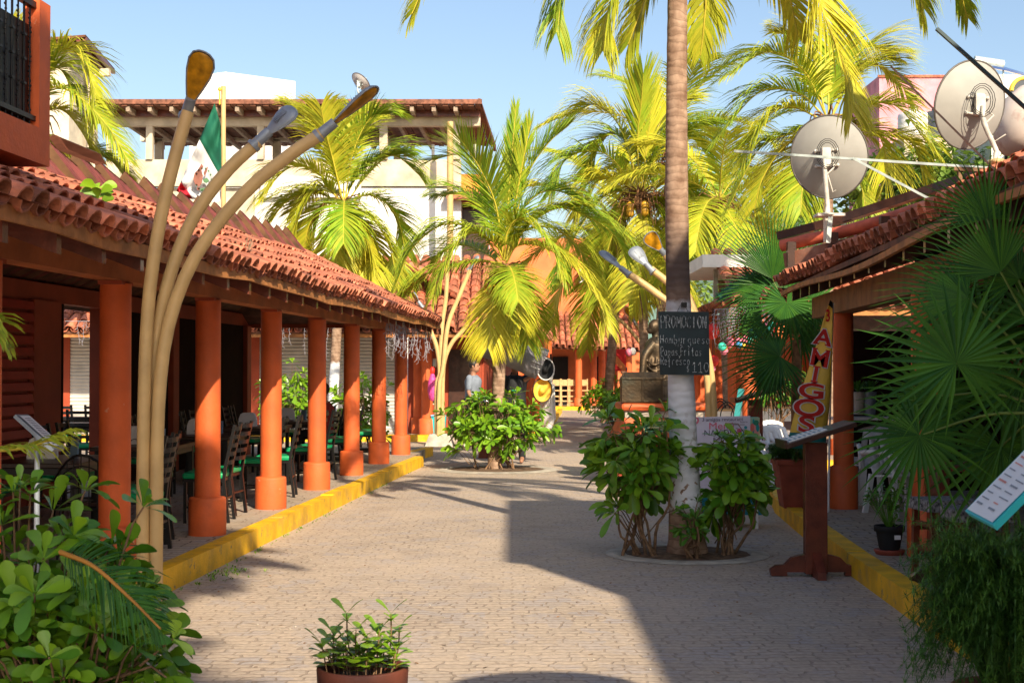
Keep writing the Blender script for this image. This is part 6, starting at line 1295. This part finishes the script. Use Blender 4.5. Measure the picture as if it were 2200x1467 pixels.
q.build('plaque',[mat('green_plaque',(.02,.12,.08),.4),mat('brass',(.5,.4,.2),.4)],PD)
# ================================================================ SATELLITE DISHES AND BARS
def dish(name,label,c,r,ax,foot,mount,col='dish'):
    c=V(c); ax=V(ax).normalized(); t=thing(name,foot,label,'satellite dish'); sd,u=frame(ax); K=40; q=MB(); vs=[c-ax*.0]; rings=[]
    N=8
    for side,off in ((0,0),(1,.012)):
        for i in range(1,N+1):
            rr=r*i/N
            for k in range(K): a=2*PI*k/K; q.v.append(c+sd*rr*math.cos(a)*.94+u*rr*math.sin(a)+ax*((i/N)**2*r*.26+off))
    for s_ in range(2):
        o=s_*N*K
        for i in range(N-1):
            for k in range(K): q.f.append([o+i*K+k,o+i*K+(k+1)%K,o+(i+1)*K+(k+1)%K,o+(i+1)*K+k]); q.m.append(0); q.t.append(.5); q.sm.append(True)
        q.f.append([o+k for k in range(K)]); q.m.append(0); q.t.append(.5); q.sm.append(True)
    q.build('reflector',M[col],t)
    q=MB(); q.tube([c+sd*r*math.cos(2*PI*k/K)*.94+u*r*math.sin(2*PI*k/K)+ax*r*.265 for k in range(K+1)],.011,6); q.build('rim',mat('dark_rim',(.12,.11,.10),.5),t)
    q=MB(); b=c-ax*.04; q.box(tuple(b-V((.05,.05,.10))),tuple(b+V((.05,.05,.12)))); 
    for sg in (-1,1):
        for sz in (-1,1): q.tube([b+V((sg*.02,0,sz*.09)),c+sd*sg*.13*r*2+u*sz*.18*r+ax*.01],.014,6); q.ball(c+sd*sg*.13*r*2+u*sz*.18*r,.022,seg=6)
    q.build('bracket',mount,t,bevel=.004)
    q=MB(); m=b-ax*.06; pts=cat([m,m-V((0,.02,.18)),V(foot)+V((0,0,.12)) if (V(foot)-m).length>.3 else V(foot),V(foot)],10); q.tube(pts,.026,10); q.lathe(V(foot),[(.10,0),(.10,.012),(.03,.03),(.027,.10)],16); q.tube([m-V((0,.02,.2)),m+V((.10,-.02,-.1)),b+V((.08,0,-.05))],.009,5); q.tube([m-V((-.01,.0,.10)),m+V((.09,0,-.38)),V(foot)+V((.10,0,.28))],.010,5); q.build('mast',mount,t)
    q=MB()
    for k in range(3): q.tube([b+V(((.09+.02*k)*math.cos(a),-.08-.01*k,(.13+.02*k)*math.sin(a)+.04)) for a in [2*PI*j/14 for j in range(15)]],.004,4)
    q.build('cable_coil',M['black'],t)
    q=MB(); e=c+ax*r*.95-u*r*.1; q.tube([c-u*r*.95+ax*r*.26,e],.012,6); q.tube([e,e-ax*.12],.03,8); q.build('feed_arm',mount,t)
    return t
wm=mat('white_mount',(.60,.58,.52),.5,.15,10)
dish('satellite_dish','large grey satellite dish seen from behind, the left one, crossed by the galvanised bar',P(1776,340,16.2),.475,(.42,.86,.22),P(1778,462,16.1),wm)
dish('satellite_dish','large grey satellite dish with coiled cable and bent mast, beside the rusty tank',P(2099,227,14.6),.455,(-.32,.9,.22),P(2140,348,14.5),wm)
q=MB(); q.box(tuple(P(1752,466,16.15)-V((.0,.12,.0))),tuple(P(1800,464,16.15)+V((.06,.12,.02)))); q.bar(P(1777,466,16.1),P(1777,520,16.1),.07,.07,up=V((0,1,0))); q.bar(P(1784,466,16.0),P(1779,522,16.0),.05,.03,1,up=V((0,1,0)))
tag(q.build('dish_post',[M['rust'],M['galv']],loc=P(1777,520,16.1)),'rusty post and plate that carries the left satellite dish above the roof','post')
dish('satellite_dish','small white satellite dish on the roof of the background terrace building',P(772,180,46),.36,(.55,.5,.75),P(773,212,46),M['galv'],'white')
q=MB(); q.ball(P(2143,350,14.4),.07,seg=12,sx=1.5,sz=.7); q.ball(P(2143,346,14.35),.04,seg=10,sx=1.6,sz=.7)
tag(q.build('sand_bag',mat('tan_bag',(.6,.42,.2),.8,.2,20),loc=P(2143,350,14.4)),'small tan sandbag weighing the foot of the right dish mast','sandbag')
def barobj(name,label,segs,w,m,cat_='metal bar'):
    t=thing(name,segs[0][0],label,cat_)
    for a,b in segs: q=MB(); q.bar(a,b,w,w*.8); q.build('bar',M[m],t)
barobj('support_frame','long pale galvanised bar with a diagonal brace crossing in front of the left dish',[(P(1577,325,15.6),P(2122,361,14.8)),(P(1832,340,15.2),P(2005,432,14.9))],.032,'galv')
barobj('steel_bar','dark steel bar slanting across the top right corner over the right dish',[(P(2012,62,12.2),P(2215,243,12.2))],.034,'steeld')
barobj('steel_bar','thin brown rod slanting down left of the right dish to the roof',[(P(1914,143,13.9),P(2150,378,13.6))],.022,'wood_dark')
barobj('roof_bracket','small timber bracket on the ridge at the right end of the galvanised bar',[(P(2062,365,14.9),P(2062,395,14.9)),(P(2050,363,14.9),P(2130,366,14.8))],.05,'stem','bracket')
# ================================================================ SMALL THINGS, LEFT/MIDDLE
t=thing('net_bag',P(929,830,33.6),'bright pink net bag hanging beside the column at the alley corner','bag'); q=MB(); q.lathe(P(929,862,33.6),[(.01,0),(.08,.06),(.115,.25),(.10,.48),(.05,.62),(.02,.70)],14); q.build('bag',M['pinkm'],t); q=MB(); q.lathe(P(929,806,33.6),[(.02,0),(.05,.05),(.06,.16),(.02,.2)],10); q.build('red_top',M['redb'],t); q=MB(); q.tube([P(929,790,33.6),P(928,725,33.6)],.006,4); q.build('string',M['black'],t)
t=thing('waste_bin',V((P(938,0,33).x,33.2,0)),'turquoise waste bin beside the alley lamp plinth','bin'); c=V(t.location)+V((0,1.0,.15)); t.location=c; q=MB(); q.hexa([c+V(v) for v in ((-.14,-.12,0),(.14,-.12,0),(.14,.12,0),(-.14,.12,0),(-.18,-.15,.44),(.18,-.15,.44),(.18,.15,.44),(-.18,.15,.44))]); q.build('bin_body',M['turq'],t,bevel=.02); q=MB(); q.box(tuple(c+V((-.19,-.16,.442))),tuple(c+V((.19,.16,.48)))); q.build('rim',mat('pale_blue_plastic',(.25,.45,.65),.5),t,bevel=.01)
for nm,lb,(x0,y0,x1,y1),m1,m2 in (('picture_frame','small framed notice hung low by the pink net bag',(925,843,939,869),'cream','bronze'),('notice_board','small pale notice on the dark wall above the pink bag',(925,770,938,788),'cream','galv'),):
    a,b=P(x0,y1,34.3),P(x1,y0,34.3); t=thing(nm,a,lb,'notice'); q=MB(); q.box(tuple(a),(b.x,a.y+.03,b.z)); q.build('panel',M[m1],t); q=MB(); q.box((a.x+.03,a.y-.006,a.z+.03),(b.x-.03,a.y-.001,b.z-.03)); q.build('picture',M[m2],t)
# masks / wares by the vendor
t=thing('display_case',P(1050,850,27.5),'glass-topped display of silver and brown wares just left of the central palm trunk','display'); c=V((P(1046,0,27.6).x,27.6,0)); t.location=c; q=MB(); q.box((c.x-.16,c.y-.15,0),(c.x+.14,c.y+.15,1.02)); q.build('cabinet',M['wood_red'],t)
for k in range(3): q=MB(); q.box((c.x-.15,c.y-.17,.62+k*.17),(c.x+.13,c.y-.151,.74+k*.17)); q.ball(c+V((-.02,-.16,.68+k*.17)),.05,1,seg=8); q.build('shelf_wares',[M['wood'],M['galv']],t)
q=MB(); q.ball(c+V((-.02,0,1.08)),.15,seg=14,sz=.7); q.build('silver_dome',mat('silver',(.6,.6,.6),.2,metal=.8),t)
t=thing('hat_display',V((P(1172,0,36).x,36,0)),'white fringed dress on a stand hung with a dark sombrero and a yellow sombrero','display'); c=V((P(1172,0,36).x,36,.15)); t.location=c
q=MB(); q.loft([(c.x+.05,c.y,.20,.10,.1),(c.x+.05,c.y,.5,.20,.15),(c.x+.05,c.y,.9,.15,.12),(c.x+.05,c.y,1.3,.12,.10),(c.x+.05,c.y,1.75,.15,.10),(c.x+.04,c.y,2.0,.06,.06)],14)
for k in range(24): a=k*.55; q.tube([c+V((.05+.16*math.cos(a),.12*math.sin(a)-.02,1.2)),c+V((.05+.2*math.cos(a),.14*math.sin(a)-.04,.3+.3*(k%3)*.3))],[.02,.006],4)
q.build('dress',M['white'],t)
def hat(cc,r,m1,m2,nm):
    q=MB(); s=MB(); K=24; vs=[]
    pr=[(.0,.16),(.10,.15),(.14,.10),(.16,.0),(.30,-.02),(.42,.01),(.46,.05)]
    for rr,h in pr:
        for k in range(K): a=2*PI*k/K; vs.append(V(cc)+V((rr*r/.46*math.cos(a)*.8,-h-.15+.25*rr*math.cos(a),rr*r/.46*math.sin(a))))
    q.add(vs,[(i*K+k,i*K+(k+1)%K,(i+1)*K+(k+1)%K,(i+1)*K+k) for i in range(len(pr)-1) for k in range(K)],0,.5,True); q.add(vs[:K],[list(range(K))]); q.tube(vs[-K:]+[vs[-K]],.016,6,1); return q.build(nm,[M[m1],M[m2]],t)
hat(P(1172,793,35.7),.27,'blackc','white','dark_sombrero'); hat(P(1165,838,35.8),.30,'fy','bronze','yellow_sombrero')
q=MB(); q.ball(P(1176,776,35.8),.10,seg=10); q.build('green_ball',M['greenc'],t); q=MB(); q.tube([P(1183,760,36.2),P(1186,893,36.2)],.03,6); q.build('stand',M['wood_dark'],t)
# pale wooden bar chairs far away
def make_wchair():
    t=thing('wooden_bar_chair',(0,0,0),'x','chair')
    for sx in (-1,1):
        q=MB(); q.bar((sx*.2,-.2,0),(sx*.2,-.22,1.18),.05,.05,up=V((0,1,0))); q.build('leg',M['wood'],t); q=MB(); q.bar((sx*.2,.2,0),(sx*.2,.2,.66),.05,.05,up=V((0,1,0))); q.build('leg',M['wood'],t)
    q=MB(); q.box((-.24,-.24,.65),(.24,.24,.70)); q.build('seat',M['wood'],t); q=MB(); q.box((-.2,-.235,.88),(.2,-.205,1.14)); q.build('backrest',M['wood'],t)
    q=MB(); 
    for z in (.2,.4): q.box((-.2,-.21,z),(.2,-.18,z+.05)); q.box((-.2,.19,z),(.2,.22,z+.05)); q.box((-.215,-.2,z+.06),(-.185,.2,z+.1)); q.box((.185,-.2,z+.06),(.215,.2,z+.1))
    q.build('rungs',M['wood'],t); return t
wc=make_wchair(); wf=[True]
for k,(x,lb) in enumerate(((1196,'leftmost'),(1212,'second from the left'),(1229,'third from the left'),(1252,'rightmost, right of the column'))): place(wc,(P(x,0,61.3).x,61.3,.15),R((-4,5,2,-8)[k]),f'tall pale pine chair on the far porch, {lb}','pale pine chairs on the far porch',wf)
t=thing('dive_flag_sign',P(1325,773,46),'red square sign with an orange diagonal stripe near the far porch','sign'); a,b=P(1302,797,46),P(1345,750,46); q=MB(); q.box((a.x,46,a.z),(b.x,46.05,b.z)); q.build('panel',M['redsign'],t)
q=MB(); q.add([(a.x+.02,45.99,b.z-.02),(a.x+.17,45.99,b.z-.02),(b.x-.02,45.99,a.z+.17),(b.x-.02,45.99,a.z+.02),(b.x-.14,45.99,a.z+.02),(a.x+.02,45.99,b.z-.16)],[(0,1,2,3,4,5)]); q.build('stripe',M['oran2'],t)
q=MB(); q.tube([V(((a.x+b.x)/2,46.06,0)),V(((a.x+b.x)/2,46.06,a.z+.2))],.06,8); q.build('pole',M['orange'],t)
for k,(x,y,m_) in enumerate(((1351,757,'pinkb'),(1360,755,'white'))):
    t=thing('hanging_ornament',P(x,y,40),('red and white' if k==0 else 'white')+' ornament dangling from the eave right of the red sign','ornament'); q=MB(); q.ball(P(x,y,40),.09,seg=10,sz=1.3); q.build('body',M[m_],t); q=MB(); q.tube([P(x,y-5,40),P(x,y-16,40)],.01,4); q.build('string',M['black'],t)
# ================================================================ RIGHT SIDE SMALL THINGS
def make_stool():
    t=thing('wooden_stool',(0,0,0),'x','stool'); q=MB(); q.box((-.19,-.19,.54),(.19,.19,.58)); q.build('seat',M['wood_dark'],t); q=MB(); q.box((-.20,-.20,.582),(.20,.20,.60)); q.hexa([(-.202,-.206,.52),(.202,-.206,.52),(.202,-.201,.52),(-.202,-.201,.52),(-.202,-.206,.59),(.202,-.206,.59),(.202,-.201,.59),(-.202,-.201,.59)]); q.hexa([(-.206,-.2,.52),(-.201,-.2,.52),(-.201,.2,.52),(-.206,.2,.52),(-.206,-.2,.59),(-.201,-.2,.59),(-.201,.2,.59),(-.206,.2,.59)]); q.build('patterned_cover',M['patt'],t)
    for sx in (-1,1):
        for sy in (-1,1): q=MB(); q.bar((sx*.16,sy*.16,0),(sx*.15,sy*.15,.54),.045,.045,up=V((0,1,0))); q.build('leg',M['wood_red'],t)
    q=MB()
    for z in (.18,.36): q.box((-.15,-.165,z),(.15,-.145,z+.035)); q.box((-.15,.145,z),(.15,.165,z+.035)); q.box((-.165,-.15,z+.04),(-.145,.15,z+.075)); q.box((.145,-.15,z+.04),(.165,.15,z+.075))
    q.build('rungs',M['wood_red'],t); return t
so=make_stool(); sf=[True]
place(so,(P(2022,0,10.4).x,10.4,.165),R(8),'dark wooden stool with black and white patterned cover, left of the two at right','stools with patterned covers',sf); place(so,(P(2092,0,9.7).x,9.7,.165),R(-5),'dark wooden stool with patterned cover just behind the feathery fern','stools with patterned covers',sf)
t=thing('wooden_table',(P(2130,0,11.6).x,11.6,.165),'dark reddish wooden table behind the stools at right','table'); c=V(t.location); q=MB(); q.box((c.x-.6,c.y-.4,.90),(c.x+.6,c.y+.4,.94)); q.build('tabletop',M['wood_red'],t)
for sx in (-1,1): q=MB(); q.box((c.x+sx*.5-.04,c.y-.3,.165),(c.x+sx*.5+.04,c.y+.3,.9)); q.build('leg',M['wood_red'],t)
q=MB(); pr=[(0,0),(.26,0),(.26,.04),(.20,.09),(.1,.13),(0,.14)]; cc=G(2030,1250,.165); q.add([cc+V((x-.12,y,z)) for y in (-.03,.03) for x,z in [(-p[0]+.13,p[1]) for p in pr]],[list(range(6)),list(range(6,12))[::-1]]+[(i,(i+1)%6,6+(i+1)%6,6+i) for i in range(6)]); q.box((cc.x-.02,cc.y-.03,.165),(cc.x+.06,cc.y+.03,.7))
tag(q.build('carved_foot_stand',M['wood_dark'],loc=cc),'dark carved foot of a wooden stand beside the left patterned stool','stand')
def make_pchair():
    t=thing('plastic_chair',(0,0,0),'x','chair')
    q=MB(); gv=[]
    for j in range(7):
        v_=j/6
        for i in range(7): u=i/3-1; gv.append(V((u*.22*(1-.12*v_),-.20-.20*v_-.05*(1-u*u)*1,.42+.44*v_-(.05*u*u if j==6 else 0))))
    fs=[(j*7+i,j*7+i+1,(j+1)*7+i+1,(j+1)*7+i) for j in range(6) for i in range(6) if j in (0,5) or i%2==0]; q.add(gv,fs,0,.5,True); o=q.build('backrest',M['plastic'],t); sm=o.modifiers.new('s','SOLIDIFY'); sm.thickness=.012
    q=MB(); q.hexa([(-.23,-.2,.39),(.23,-.2,.39),(.24,.24,.42),(-.24,.24,.42),(-.23,-.2,.41),(.23,-.2,.41),(.24,.24,.44),(-.24,.24,.44)]); q.build('seat',M['plastic'],t)
    for sx in (-1,1):
        q=MB(); q.tube(cat([V((sx*.23,-.36,.64)),V((sx*.27,-.1,.66)),V((sx*.27,.2,.64)),V((sx*.26,.25,.42))],10),[.028]*10,8,sx=1.2); q.build('armrest',M['plastic'],t)
        for sy,y0 in ((1,.22),(-1,-.2)): q=MB(); q.bar((sx*.23,y0,.42),(sx*.27,y0+sy*.07,0),.06,.03,up=V((0,1,0))); q.build('leg',M['plastic'],t)
    return t
pc=make_pchair(); pf=[True]
for k,(x,y,z,rz,lb) in enumerate(((1668,20.6,.0,200,'nearest of the group, behind the wooden menu stand'),(1680,21.2,0,205,'second of the group behind the wooden menu stand'),(1697,21.8,.0,210,'third, partly behind the yellow banner'),(1662,23.6,0,180,'farther one near the dark menu stand'))):
    place(pc,(P(x,0,y).x,y,z),R(rz),f'white plastic armchair with slatted back, {lb}','white plastic armchairs',pf)
def rtable(x,y,lb):
    c=V((P(x,0,y).x,y,.15)); t=thing('white_table',c,lb,'table'); q=MB(); q.box((c.x-.55,c.y-.4,.88),(c.x+.55,c.y+.4,.91)); q.build('tabletop',M['wood'],t); q=MB(); q.box((c.x-.5,c.y-.38,.60),(c.x+.5,c.y-.37,.875)); q.build('white_cloth',M['white'],t)
    for sx in (-1,1):
        for sy in (-1,1): q=MB(); q.tube([V((c.x+sx*.45,c.y+sy*.3,.15)),V((c.x+sx*.45,c.y+sy*.3,.88))],.02,6); q.build('leg',M['black'],t)
rtable(1580,29,'table with white cloth seen between the chalkboard palm and the second menu stand'); rtable(1665,31,'table with white cloth right of the second menu stand')
def make_arch():
    t=thing('metal_chair',(0,0,0),'x','chair'); q=MB()
    for w in (.2,.12): q.tube(cat([V((-w,-.2,.45)),V((-w,-.22,.75)),V((0,-.24,.80+w*.7)),V((w,-.22,.75)),V((w,-.2,.45))],16),.012,6)
    q.build('backrest',M['black'],t); q=MB(); q.lathe((0,0,.44),[(.2,0),(.21,.02),(.01,.02)],18); q.build('seat',M['black'],t)
    for sx in (-1,1):
        for sy in (-1,1): q=MB(); q.tube([V((sx*.16,sy*.16,.44)),V((sx*.2,sy*.2,0))],.012,6); q.build('leg',M['black'],t)
    return t
mc=make_arch(); mf2=[True]
for k,(x,y,rz,lb) in enumerate(((1556,27.4,0,'front left of the white-cloth tables'),(1583,27.8,10,'front centre of the white-cloth tables'),(1548,30.5,180,'behind the left white-cloth table'),(1650,29.4,-5,'before the right white-cloth table'))): place(mc,(P(x,0,y).x,y,.15),R(rz),f'black metal chair with round arched back, {lb}','black arched metal chairs',mf2)
for k,(x,y_,m_,lb) in enumerate(((1843,862,'concrete','left'),(1868,858,'greym','right'))):
    c=P(x,890,17.2); t=thing('plant_pot',c,f'grey pot with spiky plant on the shelf inside the right restaurant, {lb} of two','potted plant'); q=MB(); q.lathe(c,[(.07,0),(.085,.26),(.09,.27),(.08,.27)],16); q.build('pot',M[m_],t); q=MB(); rr=random.Random(k)
    for i in range(30): a=rr.uniform(0,6.28); leaf(q,c+V((0,0,.26)),V((math.cos(a),math.sin(a),rr.uniform(.5,2.5))),V((0,0,1)),rr.uniform(.12,.24),.03,rr.random()*.5)
    q.build('foliage',M['leafd'],t)
c=P(1858,895,17.2); q=MB(); q.box((c.x-.4,c.y-.2,c.z-.035),(c.x+.5,c.y+.2,c.z-.003)); q.box((c.x-.35,c.y-.15,.165),(c.x-.3,c.y+.15,c.z-.036)); q.box((c.x+.4,c.y-.15,.165),(c.x+.45,c.y+.15,c.z-.036)); q.box((c.x-.3,c.y-.15,.6),(c.x+.4,c.y+.15,.62))
tag(q.build('shelf',M['plastic'],loc=(c.x,c.y,.165)),'pale shelf with pots inside the right restaurant behind the orange column','shelf')
for k,(x,y,d) in enumerate(((1853,935,16.8),(1893,1000,16.4),(1930,960,15.2))):
    place(pc,(P(x,0,d).x,d,.165),R((150,170,200)[k]),f'white plastic chair in the shaded right restaurant behind the fan palm, {("left","middle","right")[k]} of three','white plastic armchairs',pf)
# lanterns and paper ball garland
for k,(x,y,r,sz,m_,lb) in enumerate(((1531,712,.11,1.3,'redb','red paper lantern hanging beside the chalkboard, upper'),(1534,775,.085,1.2,'redb','red paper lantern beside the chalkboard, lower'),(1531,792,.05,1.2,'pinkb','small pink paper lantern under the red ones'),(1660,705,.13,1.2,'redb','orange-red lantern behind the fan palm, left of two'),(1676,712,.12,1.3,'oran2','orange lantern behind the fan palm, right of two'))):
    c=P(x,y,25.2); t=thing('paper_lantern',c,lb,'lantern'); q=MB(); pr=[]
    for i in range(15): a=-PI/2+PI*i/14; pr.append((max(.012,r*math.cos(a)*(1+.05*(i%2))),r*sz*math.sin(a)))
    q.lathe(c,pr,18); q.build('shade',M[m_],t); q=MB(); q.tube([c+V((0,0,r*sz)),V((c.x,c.y,2.8))],.006,4); q.build('string',M['black'],t)
t=thing('paper_ball_garland',P(1600,720,24.8),'garland of small coloured paper balls strung along the tiled eave beside the chalkboard','garland')
g_=cat([P(1548,742,24.8),P(1590,728,24.8),P(1625,708,24.8),P(1655,690,24.8)],20); q=MB(); q.tube(g_,.006,4); q.build('string',M['black'],t)
rnd=random.Random(12)
for i in range(22): q=MB(); q.ball(g_[min(19,int(i*19/21))]+V((rnd.uniform(-.06,.06),rnd.uniform(-.05,.05),rnd.uniform(-.14,.02))),rnd.uniform(.05,.08),seg=10); q.build('paper_ball',M[('pinkb','blueb','tealb','redb','yelb')[rnd.randrange(5)]],t)
icicles('icicle_lights','unlit icicle lights on the tiled eave right of the chalkboard',[P(1535,665,25.0),P(1600,660,25.),P(1660,655,25.)],70,14,(.2,.7))
t=thing('green_garland',P(1590,635,24),'dark green tinsel garland rising over the tile roof right of the chalkboard','garland'); q=MB(); c=cat([P(1546,640,24.5),P(1565,625,24.5),P(1590,610,24.5),P(1615,595,24.5)],16); q.tube(c,.07,8); rnd=random.Random(1)
for i in range(400): p=c[rnd.randrange(16)]; d=V((rnd.gauss(0,1),rnd.gauss(0,1),rnd.gauss(0,1))).normalized(); q.tube([p+d*.05,p+d*.12],[.012,.003],3)
q.build('tinsel',mat('tinsel_green',(.01,.10,.06),.4),t)
t=thing('leaning_board',V((P(1578,0,23).x,23,0)),'narrow teal-edged board leaning beside the second menu stand','board'); q=MB(); q.hexa([P(1572,925,23),P(1584,925,23),P(1586,925,23.4),P(1574,925,23.4),P(1586,835,23.5),P(1598,835,23.5),P(1600,835,23.6),P(1588,835,23.6)]); q.build('panel',M['teal'],t)
t=thing('shadow_parasol',V((1.86,3.25,0)),'unseen round cream sunshade added to cast the shadow at the bottom edge','shadow_parasol'); c=V(t.location); q=MB(); q.lathe(c,[(.001,3.22),(.3,3.12),(.6,2.96),(.61,2.90)],16,cap=False); q.build('canopy',M['cream'],t); q=MB(); q.tube([c,c+V((0,0,3.2))],.02,8); q.lathe(c,[(.25,0),(.25,.06),(.04,.1)],16); q.build('pole',M['greym'],t)  # unseen sunshade added only for its shadow on the paving
# pebbles and litter, weeds along the kerb
rnd=random.Random(77); q=MB()
for i in range(240):
    y=rnd.uniform(8,24); x=rnd.uniform(-3.1,2.0); c=L(x,y,.004); q.ball(c,rnd.uniform(.004,.009),0,seg=5,sz=.6)
tag(struct(q,'grit',M['concrete']),None,None,None,'stuff')
q=MB()
for i in range(150):
    s=rnd.choice((0,1,1)); y=rnd.gauss(11.9,.25) if s==0 else rnd.uniform(8,24); c=L(-3.27+abs(rnd.gauss(0,.03 if s else .16)),y,0); h=rnd.uniform(.01,.045); 
    for k in range(4): a=rnd.uniform(0,6.28); leaf(q,c,V((math.cos(a),math.sin(a),rnd.uniform(.4,2))),V((0,0,1)),h*1.3,.01,rnd.random())
tag(q.build('kerb_weeds',M['leaf']),'tiny green weeds growing along the foot of the left kerb','weeds',None,'stuff')
q=MB()
for i in range(260):
    y=rnd.uniform(8,26); c=L(rnd.choice((rnd.uniform(-3.2,-2.6),rnd.uniform(-3.2,2.0),rnd.gauss(1,.5))),y,.006); a=rnd.uniform(0,6.28); leaf(q,c,V((math.cos(a),math.sin(a),.05)),V((0,0,1)),rnd.uniform(.02,.06),.015,rnd.random())
tag(q.build('fallen_leaves',mat('dry_leaf',(.32,.17,.07),.8,.4,9),),'scattered dry leaves on the paving','leaves',None,'stuff')
# ================================================================ CAMERA, SUN, SKY
cam=bpy.data.cameras.new('camera'); co=bpy.data.objects.new('camera',cam); COL.objects.link(co); scene.camera=co
cam.lens=50; cam.sensor_width=36; cam.clip_start=.1; cam.clip_end=2000
co.location=(0,0,CAMZ); co.rotation_euler=(R(90)+PITCH,0,0)
cam.dof.use_dof=True; cam.dof.focus_distance=15; cam.dof.aperture_fstop=10
EL=R(33); AZ=math.atan2(.37,-.93)
sd=V((math.sin(AZ)*math.cos(EL),math.cos(AZ)*math.cos(EL),math.sin(EL)))
sun=bpy.data.lights.new('sun','SUN'); sun.energy=4.9; sun.angle=R(.6); sun.color=(1,.84,.63); so_=bpy.data.objects.new('sun',sun); COL.objects.link(so_); so_.rotation_euler=sd.to_track_quat('Z','Y').to_euler(); so_.location=(4,-8,12)
w=bpy.data.worlds.new('World'); scene.world=w; w.use_nodes=True; nt=w.node_tree; bg=nt.nodes['Background']; sky=nt.nodes.new('ShaderNodeTexSky'); sky.sky_type='NISHITA'; sky.sun_disc=False; sky.sun_elevation=EL; sky.sun_rotation=AZ; sky.air_density=1.0; sky.dust_density=1.9; sky.ozone_density=1.0
nt.links.new(sky.outputs[0],bg.inputs['Color']); bg.inputs['Strength'].default_value=.108
scene.render.engine='CYCLES'
scene.view_settings.view_transform='Standard'; scene.view_settings.look='None'; scene.view_settings.exposure=.78; scene.view_settings.gamma=1
scene.render.resolution_x=1024; scene.render.resolution_y=682
